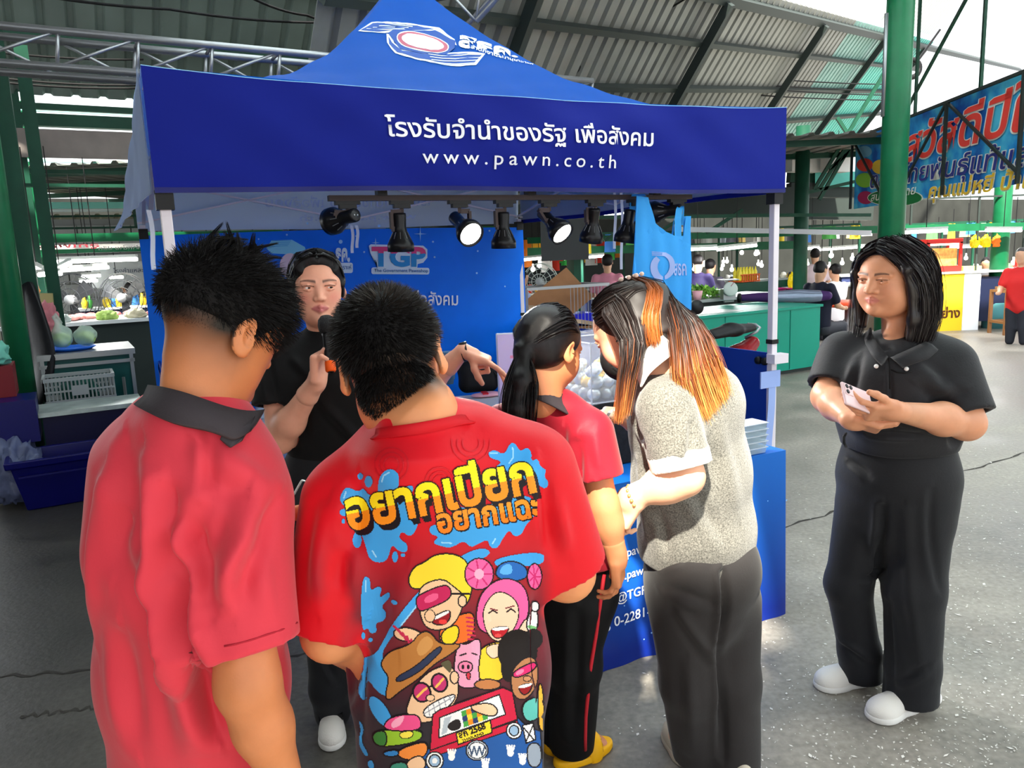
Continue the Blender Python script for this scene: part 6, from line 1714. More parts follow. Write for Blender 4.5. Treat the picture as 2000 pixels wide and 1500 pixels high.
 splash([(840, 180), (870, 168), (910, 192), (935, 138), (957, 143), (975, 178), (1005, 158), (1025, 180), (1022, 218), (1050, 203), (1060, 238), (1088, 252), (1075, 278), (1098, 302), (1090, 328), (1058, 325), (1045, 300), (900, 300), (865, 245), (905, 218), (850, 204)], [[(945, 160), (948, 200), (930, 225)], [(850, 182), (880, 184)]])
 splash([(598, 490), (625, 478), (640, 500), (700, 440), (716, 400), (760, 418), (850, 400), (1000, 350), (1048, 395), (1042, 440), (1000, 480), (982, 522), (950, 532), (930, 500), (902, 540), (880, 582), (850, 577), (840, 540), (800, 562), (770, 577), (740, 546), (690, 578), (650, 572), (608, 556), (640, 530), (600, 520)], [[(650, 555), (690, 558)], [(860, 560), (872, 540)]])
 splash([(312, 700), (350, 698), (350, 760), (380, 738), (402, 745), (385, 792), (432, 758), (437, 785), (395, 822), (422, 850), (410, 884), (370, 892), (382, 930), (350, 937), (340, 910), (312, 930)], [[(330, 715), (332, 760)]])
 ell_(452, 806, 13, 9, BL_, a=.5); ell_(320, 945, 8, 16, BL_); ell_(352, 962, 9, 9, BL_)
 splash([(720, 612), (820, 573), (862, 600), (780, 642), (560, 792), (480, 905), (432, 962), (392, 1032), (445, 1100), (432, 1205), (380, 1182), (342, 1122), (330, 1180), (342, 1210), (315, 1217), (298, 1170), (322, 1112), (293, 1080), (310, 1040), (370, 1028), (400, 980), (440, 900), (540, 768)], [[(560, 800), (480, 900)]])
 splash([(860, 622), (1072, 588), (1078, 645), (1000, 655), (880, 664)])
 splash([(300, 1290), (330, 1335), (310, 1382), (348, 1445), (330, 1452), (300, 1392), (314, 1340)]); splash([(350, 1192), (398, 1215), (440, 1280), (445, 1330), (395, 1320), (345, 1245)]); splash([(340, 1470), (360, 1465), (372, 1500), (345, 1500)])
 # the two lines of lettering
 def lettering(body, bx, by, ang, w_, topc, botc, sh_, out, hh, clipx=None):
  v2, f = text2d(body, 1., .035); lo, hi = v2.min(0), v2.max(0); s_ = w_ / (hi[0] - lo[0]); ca, sa = math.cos(ang), math.sin(ang)
  def tr(v, ox=0, oy=0):
   x = (v[:, 0] - lo[0]) * s_; y = -v[:, 1] * s_ * hh
   return np.c_[560 + (bx + x * ca - y * sa + ox) * K, 800 + (by + x * sa + y * ca + oy) * K], v[:, 1]
  def tri(ox, oy, colf):
   P, vy = tr(v2, ox, oy)
   for t_ in f:
    A = P[t_]; sl_ = box_(A, 1); gx, gy = GX[sl_], GY[sl_]
    if gx.size == 0: continue
    d0 = (A[1, 0] - A[0, 0]) * (gy - A[0, 1]) - (A[1, 1] - A[0, 1]) * (gx - A[0, 0]); d1 = (A[2, 0] - A[1, 0]) * (gy - A[1, 1]) - (A[2, 1] - A[1, 1]) * (gx - A[1, 0]); d2 = (A[0, 0] - A[2, 0]) * (gy - A[2, 1]) - (A[0, 1] - A[2, 1]) * (gx - A[2, 0])
    r_ = ((d0 >= 0) & (d1 >= 0) & (d2 >= 0)) | ((d0 <= 0) & (d1 <= 0) & (d2 <= 0))
    if clipx: r_ &= gx < 560 + clipx * K
    if callable(colf):
     bl = 800 + (by + oy) * K + (gx - 560 - bx * K) * math.tan(ang); up = (bl - gy) / (s_ * K * hh)
     top = r_ & (up > .30); put(sl_, r_, botc); put(sl_, top, topc)
    else: put(sl_, r_, colf)
  for o_ in sh_: tri(*o_, DK)
  for a in np.linspace(0, 6.28, 9)[:-1]: tri(out * math.cos(a), out * math.sin(a), DK)
  tri(0, 0, lambda: 0)
 lettering('อยากเปียก', 262, 502, -.205, 800, (250, 226, 30), (246, 146, 30), [(8, 10), (14, 18), (18, 24)], 5, 1.15)
 lettering('อยากแฉะ', 636, 515, -.17, 440, (248, 150, 40), (244, 126, 24), [(4, 6)], 5, 1.1, clipx=1046)
 # blond figure with pink goggles
 SKN = (240, 196, 156)
 poly([(640, 900), (735, 850), (790, 850), (780, 960), (715, 985), (640, 985)], (240, 110, 40), DK); poly([(645, 925), (725, 890), (715, 978), (650, 982)], (246, 214, 40), DK)
 for k in range(6): stroke([(752 + k * 1.5, 868 + k * 18), (780 + k * 1.5, 872 + k * 18)], (196, 40, 80), 3.)
 poly([(440, 925), (500, 905), (575, 935), (560, 965), (470, 968)], SKN, DK)
 for k in range(5): stroke([(450 + k * 18, 905 + k * 14), (470 + k * 15, 925 + k * 18)], (196, 40, 80), 4.)
 poly([(508, 705), (535, 655), (575, 640), (620, 605), (690, 600), (745, 622), (765, 665), (776, 725), (770, 785), (742, 830), (720, 760), (650, 700), (600, 735), (560, 752), (518, 745)], (246, 214, 50), DK)
 poly([(558, 735), (650, 702), (700, 740), (742, 775), (735, 835), (700, 900), (650, 922), (590, 918), (562, 872), (552, 800)], SKN, DK); ell_(735, 800, 18, 24, SKN, DK)
 poly([(538, 792), (560, 770), (662, 728), (690, 750), (685, 792), (600, 830), (552, 847)], (196, 30, 88), DK); poly([(575, 785), (630, 760), (640, 790), (580, 815)], (236, 90, 140))
 poly([(602, 870), (680, 832), (688, 862), (672, 892), (640, 902), (610, 892)], (150, 20, 34), DK); poly([(608, 870), (678, 836), (682, 850), (615, 882)], WH); ell_(654, 886, 18, 10, (230, 60, 60)); ell_(600, 862, 22, 26, SKN, DK, lw_=1.2); stroke([(690, 770), (765, 770)], DK, 3)
 # pink-haired figure
 ell_(805, 687, 60, 66, (240, 96, 160), DK); ell_(1036, 697, 30, 54, (240, 96, 160), DK)
 for k in range(7): a = k * .9; stroke([(805, 687), (805 + 54 * math.cos(a), 687 + 58 * math.sin(a))], (200, 40, 110), 2.4); stroke([(1036, 697), (1036 + 26 * math.cos(a), 697 + 48 * math.sin(a))], (200, 40, 110), 2.)
 ell_(805, 687, 20, 22, (250, 170, 200)); poly([(868, 700), (885, 645), (945, 630), (1002, 655), (1008, 705), (940, 720)], (34, 100, 180), DK); poly([(885, 690), (900, 650), (940, 642), (945, 690)], (90, 170, 230))
 poly([(790, 895), (800, 790), (850, 725), (920, 700), (990, 730), (1012, 795), (1010, 865), (965, 940), (945, 930), (830, 940)], (240, 96, 160), DK)
 poly([(822, 820), (880, 750), (960, 790), (975, 860), (945, 930), (890, 975), (845, 950), (822, 890)], (248, 206, 176), DK, 1.5); stroke([(845, 850), (862, 838), (880, 850)], DK, 2.4); stroke([(920, 845), (938, 832), (955, 845)], DK, 2.4); stroke([(852, 832), (880, 838)], (120, 50, 60), 2); stroke([(915, 830), (950, 820)], (120, 50, 60), 2)
 poly([(850, 912), (935, 902), (915, 945), (880, 958), (860, 945)], (190, 30, 44), DK, 1.5); poly([(855, 912), (930, 904), (922, 920), (862, 925)], WH); ell_(884, 944, 14, 8, (236, 80, 80))
 poly([(783, 1092), (800, 1010), (850, 975), (930, 965), (945, 1040), (920, 1110), (880, 1140), (800, 1130)], (246, 202, 50), DK); poly([(835, 985), (910, 975), (900, 1025), (862, 1045), (832, 1020)], (248, 206, 176), DK, 1.2)
 poly([(930, 990), (980, 900), (1000, 870), (1050, 880), (1050, 915), (1000, 935), (950, 1010)], (248, 206, 176), DK); poly([(1003, 880), (1022, 835), (1052, 842), (1046, 930), (1002, 925)], WH, DK); ell_(1038, 822, 18, 22, (230, 232, 236), DK); poly([(1006, 900), (1044, 906), (1042, 922), (1006, 916)], (120, 190, 120))
 # figure with big dark curls
 ell_(965, 1010, 84, 92, (24, 18, 20)); ell_(930, 1080, 34, 60, (24, 18, 20)); ell_(1030, 960, 40, 44, (24, 18, 20))
 poly([(935, 1110), (965, 1060), (1010, 1030), (1048, 1050), (1052, 1140), (1020, 1195), (985, 1218), (945, 1195)], (186, 126, 84), DK); poly([(940, 1098), (1040, 1048), (1046, 1085), (955, 1128)], (220, 40, 110), DK); poly([(955, 1098), (990, 1080), (995, 1098), (962, 1114)], (250, 130, 170)); ell_(1005, 1125, 16, 12, (200, 140, 96), DK, lw_=1.2)
 poly([(965, 1155), (1030, 1140), (1015, 1185), (985, 1195)], (150, 20, 30), DK); poly([(968, 1155), (1026, 1142), (1022, 1156), (972, 1168)], WH)
 # piglet
 poly([(705, 1150), (700, 1050), (720, 970), (750, 985), (800, 950), (815, 990), (800, 1080), (810, 1150), (760, 1170)], (240, 160, 190), DK); ell_(748, 1076, 30, 24, (250, 130, 170), DK); ell_(738, 1076, 6, 9, DK); ell_(760, 1076, 6, 9, DK); stroke([(725, 1028), (750, 1020)], DK, 2.4); stroke([(775, 1018), (795, 1025)], DK, 2.4); poly([(750, 1100), (770, 1098), (768, 1130), (755, 1128)], (210, 50, 70), DK, 1.2)
 ell_(840, 1150, 55, 22, (190, 120, 70), DK)
 # straw hat figure
 poly([(500, 1252), (540, 1150), (600, 1090), (690, 1060), (722, 1140), (715, 1215), (650, 1292), (560, 1315), (508, 1275)], SKN, DK); ell_(702, 1120, 18, 26, SKN, DK); poly([(640, 1060), (690, 1040), (690, 1110), (660, 1080)], (90, 84, 60))
 poly([(395, 1055), (430, 1010), (520, 982), (556, 932), (600, 924), (642, 985), (742, 974), (690, 1022), (620, 1062), (560, 1122), (470, 1182), (430, 1218), (412, 1200), (432, 1120), (402, 1085)], (186, 122, 60), DK); poly([(455, 1120), (540, 1075), (610, 1010), (645, 985), (652, 1005), (610, 1050), (545, 1105), (465, 1145)], (44, 54, 84), DK, 1.4); poly([(540, 1000), (570, 950), (600, 945), (620, 985), (560, 1040)], (210, 150, 84))
 ell_(566, 1182, 36, 40, (196, 50, 110), DK, -.3, 3.4); ell_(640, 1142, 32, 38, (196, 50, 110), DK, -.3, 3.4); stroke([(548, 1200), (585, 1165)], (250, 190, 90), 4); stroke([(626, 1160), (656, 1125)], (250, 190, 90), 4); stroke([(598, 1160), (612, 1152)], DK, 3)
 ell_(602, 1205, 18, 14, SKN, DK, lw_=1.3); poly([(565, 1250), (700, 1182), (708, 1212), (650, 1265), (585, 1296)], WH, DK); stroke([(575, 1272), (702, 1198)], (150, 150, 160), 1.4)
 for k in range(5): stroke([(592 + k * 22, 1240 - k * 11), (600 + k * 22, 1284 - k * 16)], (150, 150, 160), 1.2)
 # little truck
 poly([(555, 1440), (600, 1415), (965, 1285), (1005, 1325), (1060, 1345), (1075, 1560), (555, 1560)], (36, 88, 160), DK, sm=False); poly([(600, 1425), (965, 1300), (968, 1330), (600, 1455)], (200, 28, 60), DK, 1.4, False)
 poly([(612, 1275), (640, 1255), (905, 1162), (945, 1180), (965, 1295), (600, 1425)], (206, 30, 66), DK, sm=False); poly([(640, 1288), (888, 1192), (915, 1275), (638, 1372)], (236, 236, 238), DK, sm=False); poly([(660, 1290), (690, 1280), (670, 1350), (648, 1360)], (180, 190, 200), sm=False)
 for i in range(5):
  for j in range(3): poly([(730 + i * 20 + j * 4, 1262 - i * 7 + j * 22), (750 + i * 20 + j * 4, 1255 - i * 7 + j * 22), (754 + i * 20 + j * 4, 1277 - i * 7 + j * 22), (734 + i * 20 + j * 4, 1284 - i * 7 + j * 22)], ((70, 160, 70), (240, 140, 30), (40, 60, 110), (240, 210, 60))[(i + 2 * j) % 4], sm=False)
 poly([(770, 1235), (850, 1225), (885, 1255), (870, 1285), (820, 1275), (775, 1255)], SKN, DK); poly([(665, 1320), (720, 1285), (735, 1330), (690, 1348)], (30, 24, 26))
 poly([(709, 1352), (851, 1299), (859, 1350), (718, 1400)], (246, 216, 50), DK, sm=False)
 lettering('สก 2568', 724, 1374, -.36, 118, DK, DK, [], .5, 1.05); lettering('THAILAND', 735, 1390, -.36, 96, DK, DK, [], .2, .75)
 ell_(796, 1424, 46, 42, (190, 200, 215), DK); ell_(796, 1424, 38, 34, (232, 236, 240), DK, lw_=1.4)
 stroke([(764, 1408), (774, 1444), (784, 1408), (795, 1444), (806, 1408), (817, 1444), (828, 1408)], (60, 80, 110), 2.4)
 ell_(620, 1468, 36, 38, WH, DK); ell_(620, 1468, 24, 26, (150, 180, 210), DK); ell_(620, 1468, 11, 12, WH); ell_(950, 1342, 32, 34, WH, DK); ell_(950, 1342, 20, 22, (150, 180, 210), DK)
 for bx, by in ((690, 1452), (935, 1435), (830, 1490), (985, 1470)):
  ell_(bx, by, 14, 16, WH)
  for k in range(4): stroke([(bx - 10 + 7 * k, by - 12), (bx - 14 + 10 * k, by - 30)], WH, 3)
 poly([(985, 1320), (1030, 1310), (1040, 1380), (1000, 1395)], WH, DK, sm=False); stroke([(990, 1330), (1032, 1380)], DK, 2); stroke([(1030, 1318), (1000, 1388)], DK, 2); poly([(1000, 1400), (1060, 1390), (1066, 1490), (1010, 1500)], (150, 160, 175), DK)
 poly([(980, 1225), (1060, 1195), (1064, 1290), (995, 1310)], (96, 190, 180), DK); poly([(1050, 1145), (1070, 1150), (1078, 1320), (1092, 1340), (1060, 1348), (1050, 1300)], (240, 180, 60), DK)
 # water pistols
 poly([(358, 1362), (380, 1340), (570, 1335), (568, 1385), (420, 1412), (370, 1400)], (150, 196, 50), DK); poly([(358, 1362), (385, 1342), (420, 1345), (420, 1410), (372, 1402)], (60, 130, 60), DK); poly([(405, 1320), (440, 1282), (540, 1270), (565, 1300), (560, 1340), (470, 1345), (420, 1338)], (236, 80, 140), DK); poly([(440, 1300), (500, 1272), (480, 1320), (440, 1335)], (250, 170, 200)); poly([(470, 1350), (530, 1340), (530, 1370), (480, 1378)], (246, 226, 80), DK, 1.2)
 poly([(465, 1425), (540, 1395), (590, 1390), (590, 1440), (540, 1470), (470, 1455)], (240, 140, 60), DK); poly([(405, 1430), (468, 1420), (470, 1450), (410, 1450)], (50, 130, 200), DK); poly([(500, 1470), (560, 1440), (590, 1480), (560, 1520), (510, 1510)], SKN, DK); poly([(430, 1480), (510, 1470), (505, 1540), (440, 1540)], (60, 140, 120), DK)
 # ---- lay the print on the cloth
 P = np.full((H_ + 1, W_ + 1, 3), np.nan)
 dirs = None
 for j in range(0, H_ + 1):
  if not (msk[max(j - 1, 0)].any() or msk[min(j, H_ - 1)].any()): continue
  for i in range(0, W_ + 1):
   if msk[max(j - 1, 0):j + 1, max(i - 1, 0):i + 1].any():
    h = tree.ray_cast(Vector(CC), Vector(ray(x0p + i * st, y0p + j * st)))
    if h[0] is not None: P[j, i] = np.array(h[0]) + np.array(h[1]) * .0012
 jj, ii = np.where(msk)
 idx = np.arange((H_ + 1) * (W_ + 1)).reshape(H_ + 1, W_ + 1)
 Qd = np.stack([idx[jj + 1, ii], idx[jj + 1, ii + 1], idx[jj, ii + 1], idx[jj, ii]], 1)
 PF = P.reshape(-1, 3)
 ok = ~np.isnan(PF[Qd]).any((1, 2))
 ext = np.zeros(len(Qd)); ext[ok] = np.linalg.norm(PF[Qd[ok]] - PF[Qd[ok]][:, [1, 2, 3, 0]], axis=2).max(1); ok &= ext < .006
 d1 = np.zeros(len(Qd)); mid = PF[Qd[ok]].mean(1); a_, _ = seg_dist(mid, ls, le); b_, _ = seg_dist(mid, rs, re)
 Qd = Qd[ok]; cc = img[jj, ii][ok]
 Vp = PF[Qd].reshape(-1, 3); Qp = np.arange(len(Vp)).reshape(-1, 4)
 po = npm('back_print', Vp, Qp, mat('shirt_print', None, rough=.5, attr='Col', bump=.05, bscale=150), sh, smooth=False, kind='stuff'); setcol(po, np.repeat(cc, 4, 0))
 vn = vnorm(V, Q)
 # rib collar
 tr_ = bvh(*union([(np.array([v.co[:] for v in x.data.vertices]), np.array([tuple(p.vertices) for p in x.data.polygons])) for x in (sh, o)]))
 def onc(px, py, off):
  p = cast(tr_, px, py)
  return at(px, py, 1.12) if p is None or p[1] > 1.35 else p + nrm(CC - p) * off
 strip('neck_rib', [onc(*q, .006) for q in ((736, 838), (770, 832), (815, 826), (860, 818), (895, 810), (908, 812))], [onc(*q, .007) for q in ((724, 858), (768, 854), (818, 848), (865, 839), (908, 828), (928, 826))], mat('red_rib', (206, 18, 32), rough=.6), sh, th=.005)
 t = S(); t.sweep([at(880, 1560, 1.25), at(882, 1680, 1.26)], [(.155, .12), (.15, .12)], sd, k=.04)
 for k_ in (-1, 1):
  p = x0 + sd * .08 * k_; t.chain([p - EZ * .1, np.array([p[0], p[1], .4]), np.array([p[0], p[1], .06])], [.095, .08, .07], k=.03); q = np.array([p[0], p[1], 0]); shoe(o, q + fb * .17, q - fb * .07, m=m_blk, w_=.045)
 cloth('trousers', t, .008, mat('black_track_trousers'), o)
 # cropped hair with a whorl
 h = S(); h.ell(X(0, .014, .036), np.array([.0785, .100, .0845]) * sc, M, cut=[(M @ nrm([0, .15, -1.]), X(0, 0, -.030))])
 V2, Q2 = h.mesh(.005); ho = npm('hair', V2, Q2, mat('matte_black_hair'), o)
 wh = np.array([-.012, .098, .072])
 reg = lambda q: (q[:, 2] > -.075 + .35 * np.clip(.02 - q[:, 1], 0, .2)) & ((q[:, 1] > -.02) | (q[:, 2] > .03)) & ~((np.abs(q[:, 0]) > .058) & (q[:, 2] < .032) & (q[:, 1] < .04))
 def fl(q, nn):
  d = q - wh; d /= np.linalg.norm(d, axis=1)[:, None] + 1e-6; tw = np.cross(nn, d); return .55 * d + .25 * tw
 ln = lambda q: np.clip(.007 + .016 * (q[:, 2] + .06) / .07, .005, .022)
 Ph = hair_cap(c, M, sc, 13000, reg, ln, .22, .75, fl, 21, rad=(.0775, .099, .0835), cen=(0, .014, .034), curve=.25)
 Pn = hair_cap(c, M, sc, 6000, lambda q: (q[:, 1] > .02) & (q[:, 2] < -.025) & (q[:, 2] > -.105 + 3. * q[:, 0] ** 2), lambda q: np.clip(.004 + .010 * (q[:, 2] + .10) / .06, .003, .013), .15, .5, lambda q, nn: np.tile(np.array([0, .0, -.8]), (len(q), 1)), 23, rad=(.064, .074, .078), cen=(0, .014, -.045))
 Ph = np.concatenate([Ph, Pn])
 def hc(V_, t_, sid):
  r = np.random.default_rng(3); q = local(V_, c, M, sc); d = np.linalg.norm(q - wh, axis=1)
  br = np.array(hexc(58, 46, 36)); bk = np.array(hexc(17, 14, 14)); m_ = np.clip(1 - d / .05, 0, 1) * .8
  return lerpc(bk, br, m_) * (1 + .4 * r.uniform(-1, 1, sid.max() + 1)[sid][:, None])
 hair_mesh('hair_strands', Ph, .0014, m_hairc, ho, hc, taper=.1, kind='stuff')
boy_print()
# ================================================================= the prize table
TA = np.array([1.150, 3.160, 0]); TL, TD, TH = 1.55, .62, .735
tbl = empty('folding_table', tuple(TA - T1 * TL / 2 + T2 * TD / 2), label='folding table under the blue printed cloth', cat='table')
m_tt = mat('white_table', (224, 228, 230), rough=.45)
MB().box(TA - T1 * TL / 2 + T2 * TD / 2 + EZ * (TH - .035), (TL / 2 - .03, TD / 2 - .03, .016), RT).build('table_top', m_tt, tbl)
for a in (.15, TL - .15):
 for b in (.1, TD - .1): MB().tube([TA - T1 * a + T2 * b + EZ * .002, TA - T1 * a + T2 * b + EZ * (TH - .05)], .013, 8).build('leg', m_galv, tbl, smooth=True)
m_cl = mat('printed_tablecloth', (10, 84, 196), rough=.33)
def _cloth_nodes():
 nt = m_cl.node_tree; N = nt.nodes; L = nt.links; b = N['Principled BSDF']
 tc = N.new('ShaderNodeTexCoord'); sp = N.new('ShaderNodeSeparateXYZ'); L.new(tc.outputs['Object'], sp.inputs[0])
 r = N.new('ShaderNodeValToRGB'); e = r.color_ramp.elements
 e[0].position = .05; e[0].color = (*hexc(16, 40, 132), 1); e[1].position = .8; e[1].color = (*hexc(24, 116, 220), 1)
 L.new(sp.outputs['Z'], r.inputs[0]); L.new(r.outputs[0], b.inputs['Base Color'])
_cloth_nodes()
def tc_pt(u, v, off=0.):
 """front skirt: u along the table from its right end, v down"""
 fl = .012 * v + .010 * v * math.sin(u * 21) + .006 * v * math.sin(u * 47 + 1)
 return TA - T1 * u * TL - T2 * (fl + off) + EZ * (TH * (1 - v) + .001)
mb = MB(); mb.grid(lambda u, v: tc_pt(u, v), 80, 16, flip=True)
mb.grid(lambda u, v: TA + T2 * TD * u + T1 * (.010 * v + .012 * v * math.sin(u * 8)) + EZ * (TH * (1 - v) + .001), 20, 16)
mb.grid(lambda u, v: TA - T1 * TL + T2 * TD * u - T1 * (.01 * v + .012 * v * math.sin(u * 9)) + EZ * (TH * (1 - v) + .001), 20, 16, flip=True)
mb.grid(lambda u, v: TA - T1 * u * TL + T2 * TD - T2 * -.01 * v + EZ * (TH * (1 - v) + .001), 40, 4)
mb.grid(lambda u, v: TA - T1 * u * TL + T2 * TD * v + EZ * (TH + .001 + .0015 * math.sin(u * 30) * math.sin(v * 9)), 40, 14, flip=True)
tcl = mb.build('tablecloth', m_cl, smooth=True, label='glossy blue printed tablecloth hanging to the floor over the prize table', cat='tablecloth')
def tc_uv(px, py):
 P = onpl(px, py, TA - T2 * .02, T2); return float((TA - P) @ T1) / TL, 1 - P[2] / TH
def tc_text(body, px0, py0, hz, m, bold=.01, maxw=None):
 u0, v0 = tc_uv(px0, py0); v2, f = text2d(body, 1., bold)
 U = u0 - v2[:, 0] * hz / TL; Vv = v0 - v2[:, 1] * hz / TH
 return decal('lettering', np.c_[U, Vv], f[:, ::1], lambda a, b: tc_pt(a, b, .005), m, tcl)
for body, x, y, h_ in (('@TGP_PAWN', 1206, 1180, .052), ('0-2281-5888', 1202, 1226, .056), ('tgp.pawn', 1196, 1098, .05), ('tgp.pawn', 1196, 1142, .05)): tc_text(body, x, y, h_, m_let)
for k in range(26):
 x, y = 1190 + RNG.uniform(0, 330), 0
 u = RNG.uniform(0, .62); v = RNG.uniform(.25, .95); r_ = RNG.uniform(.002, .004)
 pv, pf = poly2d(ellipse_pts(u, v, r_ / TL, r_ / TH, 8)); decal('spark', pv, pf, lambda a, b: tc_pt(a, b, .005), m_spk, tcl)
u, v = tc_uv(1190, 1230)
pv, pf = poly2d([(u + .012 * c_ / TL * 1.0, v + .012 * s_ / TH) for c_, s_ in [(math.cos(a), math.sin(a)) for a in np.linspace(0, 6.1, 14)]]); decal('phone_icon', pv, pf, lambda a, b: tc_pt(a, b, .005), m_let, tcl)
# black plinth, clear box, eggs
bx = at(1156, 792, 2.98); BZ = bx[2]; bw_, bd_, bh_ = .34, .26, .245
pl = MB().box(bx + T1 * bw_ / 2 + T2 * bd_ / 2 + EZ * ((TH + .003 + BZ) / 2 - BZ), (bw_ / 2 + .005, bd_ / 2 + .005, (BZ - TH - .003) / 2 - .001), RT).build('display_plinth', mat('black_flecked_cloth', (26, 28, 32), rough=.7, noise=.5, nscale=80), label='black flecked plinth under the clear egg box', cat='plinth'); bevel(pl)
acr = empty('acrylic_box', tuple(bx + T1 * bw_ / 2 + T2 * bd_ / 2), label='clear acrylic box full of gold and silver eggs on the table', cat='box')
m_acr = mat('clear_acrylic', (236, 240, 255), rough=.04, trans=.0, alpha=.16, spec=.5); m_edge = mat('acrylic_edge', (226, 236, 248), rough=.2, alpha=.85)
o0 = bx
def panel(c_, h_): MB().box(c_, h_, RT).build('panel', m_acr, acr)
t_ = .0025
panel(o0 + T1 * bw_ / 2 + EZ * (bh_ / 2 + .004), (bw_ / 2, t_, bh_ / 2)); panel(o0 + T1 * bw_ / 2 + T2 * bd_ + EZ * (bh_ / 2 + .004), (bw_ / 2, t_, bh_ / 2 + .02))
panel(o0 + T2 * bd_ / 2 + EZ * (bh_ / 2 + .004), (t_, bd_ / 2, bh_ / 2)); panel(o0 + T1 * bw_ + T2 * bd_ / 2 + EZ * (bh_ / 2 + .004), (t_, bd_ / 2, bh_ / 2)); panel(o0 + T1 * bw_ / 2 + T2 * bd_ / 2 + EZ * .003, (bw_ / 2, bd_ / 2, t_))
for a in (0, 1):
 for b in (0, 1):
  q = o0 + T1 * bw_ * a + T2 * bd_ * b; MB().bar(q + EZ * .004, q + EZ * (bh_ + .004), .005).build('edge', m_edge, acr)
for a, b in ((o0, o0 + T1 * bw_), (o0, o0 + T2 * bd_), (o0 + T1 * bw_, o0 + T1 * bw_ + T2 * bd_), (o0 + T2 * bd_, o0 + T1 * bw_ + T2 * bd_)):
 MB().bar(a + EZ * .006, b + EZ * .006, .005).build('edge', m_edge, acr); MB().bar(a + EZ * (bh_ + .002), b + EZ * (bh_ + .002), .004).build('edge', m_edge, acr)
m_sil = mat('silver_egg', (196, 204, 206), rough=.22, metal=.55); m_gld = mat('gold_egg', (226, 190, 86), rough=.25, metal=.45)
eggp = [(r_ * .026, z * .034) for r_, z in ((.02, -1), (.45, -.9), (.8, -.6), (.98, -.2), (1, .05), (.9, .4), (.68, .7), (.38, .92), (.02, 1))]
protos = {}
rr = np.random.default_rng(4)
for lz in range(3):
 for i in range(6):
  for j in range(4):
   if lz == 2 and ((i + j) % 2): continue
   p = o0 + T1 * (.032 + i * .055 + (.02 if lz == 1 else 0) * .5) + T2 * (.034 + j * .062) + EZ * (.036 + lz * .047)
   gold = rr.uniform() < (.22 if lz < 2 else .5)
   key = gold
   if key not in protos:
    e = MB().lathe(eggp, (0, 0, 0), n=18).build('plastic_egg', m_gld if gold else m_sil, smooth=True); protos[key] = e
   else:
    e = protos[key].copy(); COL.objects.link(e)
   e.location = tuple(p); e.rotation_euler = tuple(rr.uniform(-1.3, 1.3, 3))
   tag(e, 'gold plastic egg inside the clear acrylic box' if gold else 'silver plastic egg inside the clear acrylic box', 'egg', 'gold eggs in the acrylic box' if gold else 'silver eggs in the acrylic box')
# lilac notice card in a stand
lc = at(1012, 712, 3.25)
card = empty('notice_card', (lc[0], lc[1], lc[2] - .3), label='lilac notice card in a clear stand behind the girl with the ponytail', cat='card')
Rc = rot(-.12, 0, .15)
bz_ = TH + .003; hh_ = (lc[2] + .135 - bz_) / 2
lc = np.array([lc[0], lc[1], bz_ + hh_])
MB().box(lc, (.085, .003, hh_), rot(0, 0, .15)).build('board', mat('lilac_card', (206, 186, 226), rough=.4), card)
MB().box(lc + np.array([-.087, 0, 0]), (.003, .005, hh_), rot(0, 0, .15)).build('clear_edge', m_edge, card); MB().box(lc + EZ * hh_, (.088, .005, .003), rot(0, 0, .15)).build('clear_edge', m_edge, card)
MB().box(lc + np.array([-.04, -.007, hh_ - .10]), (.025, .001, .006)).build('pink_print', mat('pink_print', (240, 150, 190), rough=.5), card); MB().box(lc + np.array([.015, -.0, hh_ - .16]), (.028, .007, .028)).build('white_patch', m_let, card); MB().box(lc + np.array([0, -.001, -hh_ * .45]), (.08, .003, hh_ * .45)).build('blue_print', mat('blue_wash', (130, 160, 220), rough=.4), card)
# crumpled clear wrappers on the table
m_wrap = mat('clear_wrapper', (206, 226, 232), rough=.12, metal=.35, bump=1., bscale=45)
def crumple(name, c_, r_, seed, m, label, cat, group=None, amp=.35, f=60):
 bm = bmesh.new(); bmesh.ops.create_icosphere(bm, subdivisions=4, radius=1.)
 V = np.array([v.co[:] for v in bm.verts]); F = [[v.index for v in q.verts] for q in bm.faces]; bm.free()
 n_ = V.copy(); V = V * np.array(r_); d = np.abs(vnoise(V, f, seed)) * amp + np.abs(vnoise(V, f * 2.4, seed + 1)) * amp * .5
 V = V * (1.1 - d[:, None]); V[:, 2] = np.maximum(V[:, 2], -r_[2] * .6)
 return npm(name, V + np.array(c_) + EZ * r_[2] * .6, F, m, smooth=False, label=label, cat=cat, group=group)
p = gz(925, 815, TH + .03); p[2] = TH + .004
for k, (x, y, s_) in enumerate(((905, 835, .05), (950, 815, .055), (925, 850, .05))):
 q = at(x, y, 2.62 + .02 * k); q[2] = TH + .003
 crumple('snack_packet', q, (s_ * 1.4, s_, s_ * .8), 20 + k, m_wrap, ('clear wrapped snack packet nearest the red shoulder', 'round silvery wrapped packet beside the girl', 'low wrapped packet in front of the silvery one')[k], 'packet', 'wrapped packets on the table')
# clear tub stack at the table's right end
tp_ = gz(1462, 885, TH); m_tub = mat('clear_tub', (206, 232, 244), rough=.1, alpha=.45)
for k in range(5):
 q = np.array([tp_[0], tp_[1], TH + .004 + k * .026])
 c_ = MB().box(q + EZ * .012, (.06, .045, .012), RT, taper=.9).build('plastic_tub', m_tub, label=f'clear plastic tub, {["lowest", "second lowest", "middle", "second highest", "topmost"][k]} of the stack beside the grey top', cat='tub', group='clear tubs stacked on the table end')
 MB().box(q + EZ * .0245, (.064, .049, .0016), RT).build('rim', m_edge, c_)
